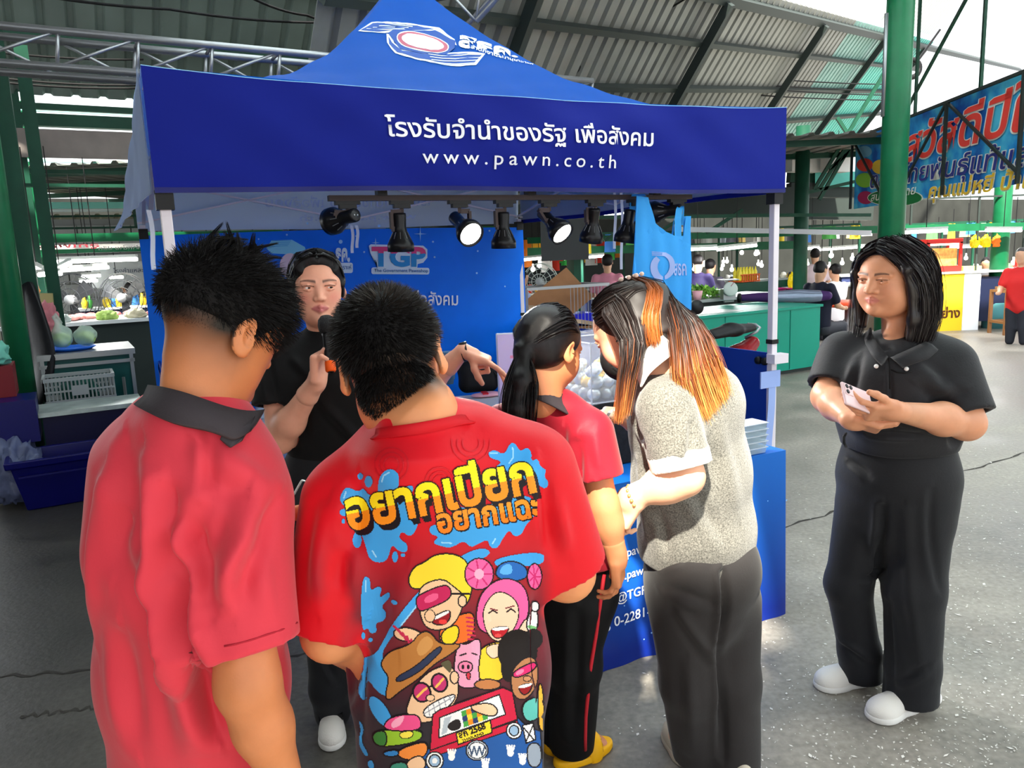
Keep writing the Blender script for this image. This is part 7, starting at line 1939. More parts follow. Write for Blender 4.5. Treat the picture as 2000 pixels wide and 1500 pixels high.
# pale sheet on the table top
MB().box(np.array([*(gz(1190, 850, TH)[:2]), TH + .004]), (.16, .1, .0012), RT).build('paper_sheet', mat('pale_blue_paper', (170, 206, 232), rough=.6), label='pale blue sheet lying on the table by the pen', cat='paper')
# ================================================================= white table at the back of the tent
WY = .22; W1 = np.array([math.cos(WY), math.sin(WY), 0]); W2 = np.array([-W1[1], W1[0], 0]); RW = np.array([W1, W2, EZ]).T
wc = np.array([-.62, 4.42, 0]); WH_ = .73
wt = empty('trestle_table', tuple(wc), label='long white table standing before the blue back banner', cat='table')
wtop = MB().box(wc + EZ * (WH_ - .016), (1.0, .3, .016), RW).build('table_top', m_tt, wt); bevel(wtop, .006)
for a in (-.85, .85):
 for b in (-.24, .24): MB().tube([wc + W1 * a + W2 * b + EZ * .002, wc + W1 * a + W2 * b + EZ * (WH_ - .03)], .014, 8).build('leg', m_galv, wt, smooth=True)
MB().grid(lambda u, v: wc + W1 * (2 * u - 1) * .98 - W2 * (.285 + .02 * v * math.sin(u * 34) + .01 * math.sin(u * 71) * v) + EZ * (WH_ - .034 - (.66) * v), 90, 8, flip=True).build('skirt', mat('pale_skirt', (120, 150, 200), rough=.6), wt, smooth=True)
# black bag, pink packet, cups, bottles
bp = gz(935, 765, WH_); bp[2] = WH_ + .002
bag = empty('black_bag', tuple(bp), label='black drawstring bag sitting on the white table', cat='bag')
s = S(); s.box(bp + EZ * .10, (.125, .07, .098), RW, rd=.05, k=.03); s.ell(bp + EZ * .18 - W1 * .03, (.09, .06, .08), k=.05); cloth('sack', s, .008, mat('black_nylon', (20, 20, 22), rough=.6), bag, noise=.006, nf=40)
MB().tube([bp + W1 * .06 + EZ * .17 - W2 * .05, bp + W1 * .13 + EZ * .08 - W2 * .07, bp + W1 * .15 + EZ * .015 - W2 * .08], .006, 6).build('strap', m_blk, bag, smooth=True)
pk = gz(950, 776, WH_); pk[2] = WH_ + .002
pko = empty('tissue_packet', tuple(pk), label='pink tissue packet with a red band lying on the white table', cat='packet')
s = S(); s.ell(pk + EZ * .015, (.10, .04, .016), RW, k=.01); cloth('wrapper', s, .005, mat('pink_plastic', (240, 176, 190), rough=.3), pko, noise=.003, nf=70)
MB().box(pk + EZ * .024 - W1 * .01, (.018, .036, .008), RW).build('red_band', mat('red_band', (206, 34, 50), rough=.4), pko)
m_cup = mat('pale_blue_cup', (150, 196, 232), rough=.3, alpha=.8)
for k in range(6):
 q = gz(876 + 3 * (k % 2), 750 - 0 * k, WH_); q[2] = WH_ + .002 + k * .032
 MB().lathe([(.035, 0), (.043, .06), (.046, .062), (.046, .066), (.043, .066), (.033, .004)], q, n=20).build('plastic_cup', m_cup, smooth=True, label=f'pale blue cup, {["lowest", "second", "third", "fourth", "fifth", "topmost"][k]} from the table in the stack beside the black bag', cat='cup', group='cups stacked on the white table')
m_wat = mat('water_bottle', (200, 220, 240), rough=.08, alpha=.55); m_lab = mat('bottle_label', (120, 150, 220), rough=.4); m_capg = mat('green_cap', (110, 200, 60), rough=.4)
bpro = None
for i in range(4):
 for j in range(2):
  q = gz(478, 822, WH_) + W1 * (.075 * i - .06) + W2 * (.07 * j + .02); q[2] = WH_ + .002
  lb = f'water bottle {["at the near left end", "second from the left end", "third from the left end", "at the right end"][i]} of the {["front", "back"][j]} row on the white table'
  r_ = empty('water_bottle', tuple(q), label=lb, cat='bottle', group='water bottles on the white table')
  b_ = MB().lathe([(.028, 0), (.03, .01), (.03, .05), (.028, .055), (.03, .06), (.03, .13), (.024, .15), (.012, .175), (.012, .18)], q, n=16).build('bottle_body', m_wat, r_, smooth=True)
  MB().lathe([(.0305, .07), (.0305, .12)], q, n=16).build('label_band', m_lab, r_, smooth=True); MB().lathe([(.014, .178), (.014, .195), (.012, .197)], q, n=14).build('cap', m_capg, r_, smooth=True)
# ================================================================= blue bag hanging from the track
def hang_bag():
 Y0 = trk(1275, 500)
 m_b = translucent(mat('blue_nonwoven', (62, 170, 246), rough=.6, bump=.2, bscale=60), .25)
 root = empty('carrier_bag', tuple(trk(1275, 605)), label='bright blue carrier bag hanging from the last spotlights', cat='bag')
 off = -T2 * .075
 def P(px, py, o=0.): return trk(px, py) + off - T2 * o
 outline = [(1226, 385), (1222, 480), (1219, 545), (1224, 600), (1290, 608), (1332, 604), (1331, 480), (1330, 440), (1330, 424), (1319, 424), (1316, 462), (1300, 462), (1299, 424), (1296, 462), (1280, 452), (1262, 438), (1254, 410), (1248, 388)]
 def puff(x, y):
  cx, cy = (x - 1276) / 55., (y - 530) / 78.
  return .022 * max(0, 1 - cx * cx) * max(0, 1 - cy * cy) + .004 * math.sin(x * .21) + .004 * math.sin(x * .09 + y * .05)
 v, f = poly2d(outline, 9)
 n = len(v); V = [P(a, b, puff(a, b)) for a, b in v] + [P(a, b, -puff(a, b) - .004) for a, b in v]
 F = [tuple(q) for q in f] + [tuple(q[::-1] + n) for q in f]
 bd = bmesh.new(); vs = [bd.verts.new(p) for p in V]; bd.verts.ensure_lookup_table()
 for q in F:
  try: bd.faces.new([vs[i] for i in q])
  except ValueError: pass
 E_ = [e for e in bd.edges if len(e.link_faces) == 1]
 me = bpy.data.meshes.new('bag_body'); bd.to_mesh(me); bd.free(); o = link('bag_body', me, root, m_b)
 # handle loops that go over the lamps
 def loop(pts, w_, name):
  pts = np.array(pts); MBx = MB()
  T = np.gradient(pts, axis=0)
  V2 = [];
  for p, t in zip(pts, T):
   sdv = T1 * w_ / 2
   V2 += [p - sdv, p + sdv]
  F2 = [(2 * i, 2 * i + 1, 2 * i + 3, 2 * i + 2) for i in range(len(pts) - 1)]
  return pyd(name, V2, F2, m_b, root)
 c_ = P(1237, 386)
 loop([c_ + EZ * .0, c_ + EZ * .012 + T2 * .02, c_ + EZ * .014 + T2 * .05, c_ - EZ * .01 + T2 * .07, c_ - EZ * .12 + T2 * .075], .05, 'handle')
 q = P(1312, 424)
 for px in (1305, 1326):
  pass
 tp = [P(1306, 462), P(1304, 430, .004), P(1308, 410, .0), P(1316, 404, -.02), P(1324, 410, -.05), P(1325, 440, -.06)]
 loop(tp, .04, 'handle')
 lg = mat('faded_logo', (150, 170, 222), rough=.6)
 def lpoly(pts, name):
  vv, ff = poly2d(pts, 6); npm(name, np.array([P(a, b, puff(a, b) + .004) for a, b in vv]), ff, lg, o, smooth=False)
 arc = [(1272 + 22 * math.cos(a), 520 + 26 * math.sin(a)) for a in np.linspace(-1.7, 1.4, 14)]; arci = [(1268 + 16 * math.cos(a), 520 + 20 * math.sin(a)) for a in np.linspace(1.2, -1.6, 14)]
 lpoly(arc + arci, 'logo_swirl')
 arc = [(1268 + 20 * math.cos(a), 524 + 26 * math.sin(a)) for a in np.linspace(1.5, 4.2, 12)]; arci = [(1272 + 13 * math.cos(a), 522 + 18 * math.sin(a)) for a in np.linspace(4.0, 1.7, 12)]
 lpoly(arc + arci, 'logo_swirl')
 for k in range(3): lpoly([(1252, 492 + 3 * k), (1278 + k, 494 + 3 * k), (1278 + k, 495.4 + 3 * k), (1252, 493.4 + 3 * k)], 'logo_stripe')
 v2, f2 = text2d('สธค', 1., .02); lo, hi = v2.min(0), v2.max(0); vx = 1292 + (v2[:, 0] - lo[0]) / (hi[0] - lo[0]) * 26; vy = 538 - (v2[:, 1] - lo[1]) / (hi[1] - lo[1]) * 24
 pieces('letter', np.array([P(a, b, puff(a, b) + .004) for a, b in zip(vx, vy)]), f2, lg, o)
hang_bag()
# ================================================================= right: counters and stalls
m_ctr = mat('teal_counter', (10, 140, 118), rough=.4, noise=.06, nscale=2)
m_wtop = mat('pale_counter_top', (196, 204, 200), rough=.35)
ga = gz(1599, 721); ga_l = ga - E1 * 2.75
CH = .83
gc = empty('market_counter', tuple(ga - E1 * 1.6 + E2 * .5), label='long teal market counter behind the tent, umbrella lying on top', cat='counter')
def pbox(name, o, L_, D_, z0, z1, m, parent, **kw): return MB().box(o + E1 * L_ / 2 + E2 * D_ / 2 + EZ * (z0 + z1) / 2, (L_ / 2, D_ / 2, (z1 - z0) / 2), RB).build(name, m, parent, **kw)
pbox('front_panel', ga_l, 2.75, .95, .05, CH - .03, m_ctr, gc); pbox('plinth', ga_l + E2 * .05, 2.7, .85, 0, .05, m_dark, gc); pbox('counter_top', ga_l - E2 * .02 - E1 * .02, 2.8, 1.0, CH - .03, CH, m_ctr, gc); pbox('marble_inlay', ga_l + E2 * .1, 1.5, .8, CH, CH + .006, m_wtop, gc)
for k in (1.1, 2.2): MB().bar(ga_l + E1 * k - E2 * .004 + EZ * .06, ga_l + E1 * k - E2 * .004 + EZ * (CH - .04), .006).build('panel_seam', mat('counter_seam', (6, 100, 86), rough=.5), gc)
# folded umbrella and its wrapper
def on_c(px, py, z=CH): return gz(px, py, z)
ua, ub = on_c(1448, 592), on_c(1616, 588); ua[2] = ub[2] = CH + .07
um = empty('folded_parasol', tuple((ua + ub) / 2), label='folded purple parasol in a silvery sleeve lying on the teal counter', cat='parasol')
dd = nrm(ub - ua); LN = np.linalg.norm(ub - ua)
m_pur = mat('purple_fabric', (66, 36, 92), rough=.6, stretch=(1, 1, 1), bump=.6, bscale=18); m_slv = mat('silver_sleeve', (136, 146, 168), rough=.25, metal=.4, bump=.8, bscale=25)
s = S(); s.chain([ua, ua + dd * LN * .4, ua + dd * LN * .6], [.045, .07, .075], k=.02); cloth('canopy_folds', s, .012, m_pur, um, noise=.008, nf=30)
s = S(); s.chain([ua + dd * LN * .42, ua + dd * LN * .9], [.085, .08], k=.02); cloth('sleeve', s, .012, m_slv, um, noise=.012, nf=25); s = S(); s.chain([ua + dd * LN * .92, ub], [.07, .06], k=.02); cloth('tip_folds', s, .012, m_pur, um)
MB().lathe([(.02, -.06), (.06, -.05), (.07, -.02), (.05, 0)], ua, dd, 16).build('end_cap', m_blk, um, smooth=True)
MB().box(on_c(1412, 590) + EZ * .09, (.09, .12, .085), RB).build('pale_crate', m_wtop, label='pale panelled crate beside the parasol on the teal counter', cat='crate')
# veg display behind it
va = gz(1330, 590, .95); va[1] += 1.2;
vo = at(1326, 590, 10.2); vo[2] = 0
vt = empty('produce_stand', tuple(vo + E1 * .9), label='dark produce stand heaped with green vegetables behind the blue bag', cat='stand')
pbox('stand_body', vo - E1 * .3, 2.3, .7, 0, .86, m_dark, vt); pbox('stand_shelf', vo - E1 * .35 - E2 * .05, 2.4, .8, .86, .9, mat('steel_top', (170, 176, 174), rough=.3, metal=.5), vt)
def leaf_pile(name, c_, L_, D_, n, cols, label, size=.05, h=.14, parent=None):
 r = np.random.default_rng(int(abs(c_[0]) * 100) + n)
 t = r.uniform(size=(n, 2)); P = c_ + np.outer(t[:, 0] * L_, E1) + np.outer(t[:, 1] * D_, E2); P[:, 2] += h * np.sin(np.pi * t[:, 0]) ** .5 * np.sin(np.pi * t[:, 1]) ** .5 * r.uniform(.5, 1, n)
 d = r.normal(size=(n, 3)); d[:, 2] = np.abs(d[:, 2]) * .6; d /= np.linalg.norm(d, axis=1)[:, None]; e = np.cross(d, r.normal(size=(n, 3))); e /= np.linalg.norm(e, axis=1)[:, None]
 ln = size * r.uniform(.6, 1.4, (n, 1)); V = np.stack([P - d * ln, P + e * ln * .4, P + d * ln, P - e * ln * .4], 1).reshape(-1, 3)
 o = npm(name, V, np.arange(4 * n).reshape(-1, 4), mat('leaf_colours', None, rough=.55, attr='Col'), parent, smooth=False, label=label, kind='stuff')
 cc = np.array([hexc(*cols[i % len(cols)]) for i in range(n)]) * r.uniform(.6, 1.3, (n, 1)); setcol(o, np.repeat(cc, 4, 0)); return o
lp = leaf_pile('leafy_greens', vo + EZ * .92 - E1 * .25 + E2 * .05, 1.25, .55, 1500, [(110, 170, 60), (140, 196, 80), (70, 130, 40), (170, 210, 110)], 'heap of bright green leafy vegetables on the dark stand', .045, .17); lp['category'] = 'vegetables'
s_c = at(1424, 560, 10.15)
sc_ = empty('dial_scale', (s_c[0], s_c[1], .9), label='round white dial scale at the end of the greens', cat='scale')
MB().lathe([(.09, 0), (.095, .02), (.08, .03)], s_c - np.array([0, .05, .03]), np.array([0, -1, .15]), 20).build('dial', m_wtop, sc_, smooth=True); MB().box(np.array([s_c[0], s_c[1] + .05, .97]), (.08, .08, .07)).build('base', m_galv, sc_); MB().box(np.array([s_c[0], s_c[1] + .05, 1.16]), (.12, .1, .006)).build('pan', m_galv, sc_); MB().bar(np.array([s_c[0], s_c[1] - .085, .98 + .1]), np.array([s_c[0] + .04, s_c[1] - .085, 1.13]), .006).build('needle', m_red, sc_)
MB().lathe([(.05, 0), (.07, .12), (.065, .12), (.05, .01)], np.array([*(at(1362, 580, 10.25)[:2]), .905]), n=16).build('pink_cup', mat('pink_plastic'), smooth=True, label='pink tub before the leafy greens', cat='tub')
# crate of yellow bottles, plastic tubs
yb = at(1448, 560, 13.4); yb[2] = .98
ycr = empty('bottle_crate', tuple(yb), label='orange crate full of yellow bottles on the far stall', cat='crate')
pbox('stall_table', yb - E1 * .8 - EZ * yb[2], 2.6, .6, .02, .955, m_dgrn, empty('stall_table', tuple(yb - EZ * yb[2]), label='dark green stall table under the crate of yellow bottles', cat='table'))
for k in range(8): MB().box(yb + E1 * (.03 + .057 * k) + EZ * .05, (.012, .006, .06), RB).build('slat', mat('orange_plastic', (190, 80, 30), rough=.5), ycr)
pbox('crate_base', yb - EZ * .016, .46, .3, 0, .02, mat('orange_plastic'), ycr); pbox('crate_rim', yb + EZ * .10, .46, .02, 0, .02, mat('orange_plastic'), ycr)
m_yb = mat('yellow_bottle', (226, 210, 60), rough=.25)
_p = None
for i in range(6):
 for j in range(2):
  q = yb + E1 * (.05 + i * .075) + E2 * (.08 + j * .12) + EZ * .008
  lb = f'yellow bottle {["first", "second", "third", "fourth", "fifth", "last"][i]} from the left in the {["front", "back"][j]} row of the orange crate'
  if _p is None: _p = MB().lathe([(.03, 0), (.032, .02), (.032, .15), (.014, .2), (.012, .23), (.0, .235)], (0, 0, 0), n=12).build('oil_bottle', m_yb, smooth=True); b_ = _p
  else: b_ = _p.copy(); COL.objects.link(b_)
  b_.location = tuple(q); tag(b_, lb, 'bottle', 'yellow bottles in the orange crate')
m_pkp = mat('magenta_plastic', (206, 60, 140), rough=.4); m_ylp = mat('yellow_plastic', (240, 214, 30), rough=.4); m_grp = mat('green_plastic', (40, 150, 60), rough=.4); m_rdp = mat('red_plastic', (206, 40, 34), rough=.4); m_orp = mat('orange_cloth', (236, 120, 40), rough=.7)
def basin(px, py, Y, r_, h, m, label, cat='basin'):
 p = at(px, py, Y)
 MB().lathe([(r_ * .7, 0), (r_, h), (r_ * 1.05, h), (r_ * .95, h - .005), (r_ * .65, .01)], p, n=20).build('plastic_basin', m, smooth=True, label=label, cat=cat)
shelf1 = empty('stall_shelf', tuple(at(1560, 575, 12.6)), label='low dark stall shelf with magenta basins beyond the parasol', cat='shelf')
sh0 = at(1500, 578, 12.6); pbox('shelf_top', np.array([sh0[0], sh0[1], 0]), 1.3, .5, sh0[2] - .03, sh0[2], m_dark, shelf1); pbox('shelf_body', np.array([sh0[0], sh0[1], 0]) + E2 * .03, 1.25, .44, 0, sh0[2] - .03, m_dgrn, shelf1)
basin(1520, 572, 12.9, .13, .08, m_pkp, 'magenta basin nearest the tent pole'); basin(1548, 572, 13.0, .15, .08, m_pkp, 'magenta basin under the yellow bag beyond the pole')
crumple('yellow_bag', at(1548, 562, 13.0), (.08, .07, .17), 3, m_ylp, 'bright yellow plastic bag standing in a magenta basin', 'bag')
# orange table beside seated people
ot = at(1655, 590, 11.2)
oto = empty('orange_table', (ot[0], ot[1], 0), label='orange table behind the woman in black', cat='table')
MB().lathe([(.55, 0), (.56, .02), (.55, .04)], np.array([ot[0], ot[1], ot[2] - .04]), n=32).build('table_top', mat('orange_laminate', (226, 84, 50), rough=.4), oto, smooth=True); MB().tube([(ot[0], ot[1], .002), (ot[0], ot[1], ot[2] - .04)], .03, 10).build('pedestal', m_galv, oto, smooth=True)
# snack counter on the right
ca = gz(1822, 655); CHh = .98
sk = empty('snack_counter', tuple(ca + E1 * 1.5), label='snack counter with a yellow printed end beside the slim green column', cat='counter')
D1 = nrm(gz(2050, 668) - gz(1888, 645));
cb = gz(1882, 645); D1 = np.array([1., .0, 0]); RD = np.eye(3)
MB().box(cb + np.array([-.48, .35, CHh / 2]), (.44, .35, CHh / 2)).build('yellow_panel', mat('yellow_print', (236, 196, 40), rough=.4), sk); MB().box(cb + np.array([.1, .35, CHh / 2]), (.14, .36, CHh / 2)).build('white_panel', m_tt, sk)
MB().box(cb + np.array([1.35, .4, .52]), (1.1, .35, .38)).build('navy_panel', mat('navy_panel', (22, 28, 52), rough=.4), sk); MB().box(cb + np.array([.9, .35, CHh + .015]), (1.9, .4, .015)).build('counter_top', m_wtop, sk)
MB().lathe([(.0, 0), (.16, .004), (.17, .0)], cb + np.array([-.62, -.004, .62]), np.array([0, -1, 0]), 24).build('round_badge', m_rdp, sk, smooth=True); MB().lathe([(.0, 0), (.12, .004), (.13, .0)], cb + np.array([-.62, -.009, .62]), np.array([0, -1, 0]), 24).build('round_badge', mat('badge_cream', (240, 206, 150), rough=.5), sk, smooth=True)
v2, f2 = text2d('ไก่ย่าง', 1., .03); v2 = fit2d(v2, -.62, .22, h=.2); pieces('letter', np.c_[cb[0] + v2[:, 0], np.full(len(v2), cb[1] - .006), v2[:, 1]], f2, mat('brown_print', (90, 50, 20), rough=.5), sk)
for k in (-.95, .2, 1.0, 2.2): MB().bar(cb + np.array([k, .1, CHh + .03]), cb + np.array([k, .1, 2.25]), .03).build('stall_post', m_dark, sk)
MB().bar(cb + np.array([-.95, .1, 2.25]), cb + np.array([2.2, .1, 2.25]), .03).build('stall_rail', m_dark, sk)
pc = cb + np.array([-.35, .3, CHh + .032])
pw = empty('warming_cabinet', tuple(pc), label='red glass food warming cabinet on the snack counter', cat='cabinet')
MB().box(pc + EZ * .05, (.3, .22, .05)).build('base', m_rdp, pw); MB().box(pc + EZ * .52, (.3, .22, .04)).build('hood', m_rdp, pw)
for a in (-.28, .28):
 for b in (-.2, .2): MB().bar(pc + np.array([a, b, .1]), pc + np.array([a, b, .5]), .04).build('corner_post', m_rdp, pw)
MB().box(pc + EZ * .47 + np.array([0, -.2, 0]), (.24, .01, .02)).build('lamp', mat('warm_lamp', (255, 236, 190), emit=8.), pw); MB().box(pc + EZ * .25, (.25, .15, .15)).build('fried_food', mat('fried', (206, 150, 80), rough=.7, noise=.5, nscale=14, bump=1., bscale=20), pw)
for k, (dx, m, lb) in enumerate(((.18, m_ylp, 'yellow snack bag hanging by the warming cabinet'), (.36, m_ylp, 'second yellow snack bag hanging by the stall post'), (.56, m_orp, 'orange snack bag hanging past the stall post'))):
 crumple('snack_bag', cb + np.array([dx, .12, CHh + .42]), (.09, .05, .14), 30 + k, m, lb, 'bag')
MB().box(cb + np.array([.15, .2, CHh + .07]), (.16, .1, .04)).build('yellow_tray', mat('yellow_tray', (236, 216, 110), rough=.4), label='pale yellow tray on the snack counter', cat='tray')
for k in range(3): MB().lathe([(.05, 0), (.055, .16), (.02, .2), (.02, .24)], cb + np.array([1.0 + .18 * k, .2, CHh + .032]), n=12).build('sauce_bottle', (m_rdp, mat('brown_glass', (90, 50, 30), rough=.2), m_rdp)[k], smooth=True, label=('red sauce bottle beside the yellow tray', 'brown sauce bottle between the red ones', 'far red sauce bottle near the slim column')[k], cat='bottle')
# stool frame and basket at the right edge
so0 = gz(1962, 655)
stl = empty('wooden_stool', tuple(so0 + np.array([.3, .2, 0])), label='brown wooden stool frame at the edge of the aisle', cat='stool')
m_wd = mat('brown_wood', (140, 100, 66), rough=.6)
for a in (0, .62):
 for b in (0, .4): MB().bar(so0 + np.array([a, b, 0]), so0 + np.array([a, b, .72]), .045).build('leg', m_wd, stl)
for z in (.2, .70):
 for a, b in (((0, 0), (.62, 0)), ((0, .4), (.62, .4)), ((0, 0), (0, .4)), ((.62, 0), (.62, .4))): MB().bar(so0 + np.array([*a, z]), so0 + np.array([*b, z]), .04).build('rail', m_wd, stl)
MB().box(so0 + np.array([.36, .2, .745]), (.3, .22, .02)).build('seat', m_wd, stl)
# ================================================================= hanging banner
sa, sb = at(1672, 272, 11.5), at(2010, 176, 7.25)
zt, zb_ = sa[2], at(1672, 408, 11.5)[2]
KB = 1.8; sd_ = (sb - sa) * KB; sd_[2] = 0
bn = empty('hanging_banner', tuple(sa), label='large blue printed market banner with red Thai lettering, hung from a frame', cat='banner')
m_bn = mat('banner_print', (20, 120, 190), rough=.5)
def _bn():
 nt = m_bn.node_tree; N = nt.nodes; L = nt.links; b = N['Principled BSDF']; tc = N.new('ShaderNodeTexCoord')
 nz = N.new('ShaderNodeTexNoise'); nz.inputs['Scale'].default_value = 2.2; nz.inputs['Detail'].default_value = 6; L.new(tc.outputs['Object'], nz.inputs['Vector'])
 r = N.new('ShaderNodeValToRGB'); e = r.color_ramp.elements; e[0].position = .38; e[0].color = (*hexc(24, 84, 176), 1); e[1].position = .62; e[1].color = (*hexc(90, 206, 240), 1)
 x = r.color_ramp.elements.new(.5); x.color = (*hexc(40, 150, 224), 1); L.new(nz.outputs['Fac'], r.inputs[0]); L.new(r.outputs[0], b.inputs['Base Color'])
_bn()
bnrm = nrm(np.cross(sd_, EZ)); bnrm = bnrm if bnrm[1] < 0 or bnrm[0] < 0 else -bnrm
if bnrm @ (CC - sa) < 0: bnrm = -bnrm
def bn_pt(u, v, off=0.): return np.array([sa[0], sa[1], 0]) + sd_ * u + EZ * (zt + (zb_ - zt) * v) + bnrm * off
mbx = MB(); mbx.grid(lambda u, v: bn_pt(u, v), 20, 4); mbx.grid(lambda u, v: bn_pt(u, v, -.01), 12, 4, flip=True); bpan = mbx.build('banner_sheet', m_bn, bn)
def bn_uv(px, py):
 P = onpl(px, py, sa, bnrm); return float((P - sa) @ sd_ / (sd_ @ sd_)), (P[2] - zt) / (zb_ - zt)
def bn_text(body, p0, p1, hgt, m, bold, off):
 (u0, v0), (u1, v1) = bn_uv(*p0), bn_uv(*p1)
 v2, f = text2d(body, 1., bold, shear=.15); lo, hi = v2.min(0), v2.max(0)
 t = (v2[:, 0] - lo[0]) / (hi[0] - lo[0]); U = u0 + (u1 - u0) * t; W = v0 + (v1 - v0) * t - (v2[:, 1]) / (hi[1]) * hgt
 pieces('letter', np.array([bn_pt(a, b, off) for a, b in zip(U, W)]), f, m, bpan)
m_br = mat('banner_red', (255, 76, 66), rough=.5); m_bw2 = mat('banner_cream', (255, 250, 240), rough=.5); m_bv = mat('banner_indigo', (52, 56, 140), rough=.5); m_by = mat('banner_yellow', (255, 206, 60), rough=.5)
bn_text('สวัสดีปีใหม่', (1766, 318), (2150, 210), .46, m_bw2, .045, .012); bn_text('สวัสดีปีใหม่', (1768, 317), (2150, 210), .45, m_br, .02, .02)
bn_text('ตลาดไทยพันธุ์แท้และ', (1700, 368), (2040, 318), .26, m_bw2, .045, .012); bn_text('ตลาดไทยพันธุ์แท้และ', (1702, 367), (2040, 318), .25, m_bv, .01, .02)
bn_text('คุณแม่หยี ป้าแดง', (1815, 388), (2080, 358), .2, m_bw2, .05, .012); bn_text('คุณแม่หยี ป้าแดง', (1816, 387), (2080, 358), .19, m_by, .015, .02)
def bn_ell(px, py, rx, ry, m, off):
 v, f = poly2d(ellipse_pts(px, py, rx, ry, 24)); V = np.array([bn_pt(*bn_uv(a, b), off) for a, b in v]); npm('printed_shape', V, f, m, bpan, smooth=False)
for x, y, r_, c_ in ((1690, 322, 16, (226, 60, 50)), (1722, 326, 18, (230, 190, 60)), (1690, 352, 18, (130, 190, 60)), (1692, 386, 16, (170, 40, 90)), (1760, 340, 10, (220, 60, 90)), (1690, 296, 14, (130, 190, 220))): bn_ell(x, y, r_, r_ * .8, mat(f'ball_{x}_{y}', c_, rough=.5), .008)
bn_ell(1752, 386, 55, 17, m_bw2, .022); bn_ell(1752, 386, 53, 15.5, mat('oval_green', (20, 120, 60), rough=.5), .028)
bn_text('สนับสนุนโดย', (1706, 393), (1795, 378), .12, m_bw2, .01, .036)
for u in (.0, .33, .66, 1., 1.4, KB): MB().bar(bn_pt(u / KB, 0, .05), bn_pt(u / KB, 1, .05), .03).build('frame_bar', m_dark, bn)
MB().bar(bn_pt(0, 0, .05), bn_pt(1, 0, .05), .03).build('frame_bar', m_dark, bn)
for (u0, v0), (u1, v1) in (((0, 0), (.3, 1)), ((.36, 1), (.66, 0)), ((.66, 0), (1, .9))): MB().bar(bn_pt(u0 / KB, v0, .05), bn_pt(u1 / KB, v1, .05), .025).build('frame_brace', m_dark, bn)
for u in (.45, .8): MB().bar(bn_pt(u / KB, 0), bn_pt(u / KB, 0) + EZ * 1.6, .03).build('hanger', m_dgrn, bn)
MB().bar(bn_pt(.35 / KB, 0), bn_pt(.75 / KB, 0) + EZ * 1.1, .03).build('hanger', m_dgrn, bn)
# ================================================================= tube lights and far stalls
m_tube = mat('lit_tube', (255, 255, 250), emit=9., emitc=(250, 252, 245)); m_tfx = mat('tube_fitting', (210, 214, 210), rough=.5)
def tube(px0, py0, px1, py1, Y, label, r_=.022, Y1=None, light=0.):
 a, b = at(px0, py0, Y), at(px1, py1, Y1 or Y)
 t = empty('tube_light', tuple((a + b) / 2), label=label, cat='tube light', group='lit fluorescent tubes of the market')
 MB().tube([a, b], r_, 8).build('tube', m_tube, t, smooth=True); MB().bar(a + EZ * (r_ + .02), b + EZ * (r_ + .02), .05, .03).build('fitting', m_tfx, t)
 MB().bar((a + b) / 2 + EZ * .05, (a + b) / 2 * np.array([1, 1, 0]) + EZ * max(2.9, ((a + b) / 2)[2] + .3), .008).build('wire', m_blk, t)
 if light:
  L_ = bpy.data.lights.new('tube_glow', 'AREA'); L_.shape = 'RECTANGLE'; L_.size = float(np.linalg.norm(b - a)); L_.size_y = .05; L_.energy = light
  lo = bpy.data.objects.new('tube_glow', L_); COL.objects.link(lo); lo.location = tuple((a + b) / 2 - EZ * .04); lo.rotation_euler = (0, 0, math.atan2(*(b - a)[[1, 0]])); lo.parent = t; lo.matrix_parent_inverse = parent_world(t).inverted()
for i, a in enumerate(((1325, 488, 1400, 485, 11.5), (1400, 488, 1478, 479, 11.8), (1325, 415, 1375, 412, 14), (1405, 413, 1440, 411, 14.2), (1180, 418, 1262, 415, 13), (1018, 508, 1100, 500, 13), (1102, 506, 1180, 500, 13.4), (1570, 486, 1600, 484, 14), (1768, 454, 1850, 450, 11), (1925, 450, 1995, 450, 12), (1850, 484, 1930, 480, 15), (1605, 290, 1670, 287, 14.5), (1600, 488, 1690, 482, 16))):
 lab = ('lit tube just beside the hanging blue bag', 'lit tube above the crate of yellow bottles', 'small far tube above the produce stand', 'small far tube near the white tent pole', 'far tube above the dark spotlight', 'bright tube over the cardboard trolley', 'bright tube over the orange clothes', 'short tube beside the dark green column', 'lit tube over the snack counter', 'lit tube at the edge above the stool', 'dim far tube past the snack counter', 'wide lit panel under the roof eave beside the banner', 'far tube behind the seated pair')[i]
 tube(*a, lab, light=25 if i in (0, 1, 5, 6, 8, 9, 12) else 0)
for i, (a, L_) in enumerate((((104, 512, 268, 506, 9.2), 14), ((100, 530, 212, 522, 10), 12), ((160, 540, 196, 538, 12), 0), ((214, 542, 240, 541, 12), 0), ((156, 550, 190, 548, 12.2), 0))):
 tube(*a, ('long lit tube across the front of the meat stall', 'second lit tube inside the meat stall', 'small tube against the white block wall', 'small tube by the seated butchers', 'lowest small tube before the block wall')[i], light=L_)
for i, (x, y) in enumerate(((48, 510), (92, 508), (138, 514))):
 tube(95, 536, x, y, 8.3, ('left arm of the star of lit tubes by the green post', 'upright arm of the star of lit tubes by the green post', 'right arm of the star of lit tubes by the green post')[i], light=6 if i == 1 else 0)
tube(75, 537, 120, 534, 8.25, 'flat base tube of the star of lit tubes')
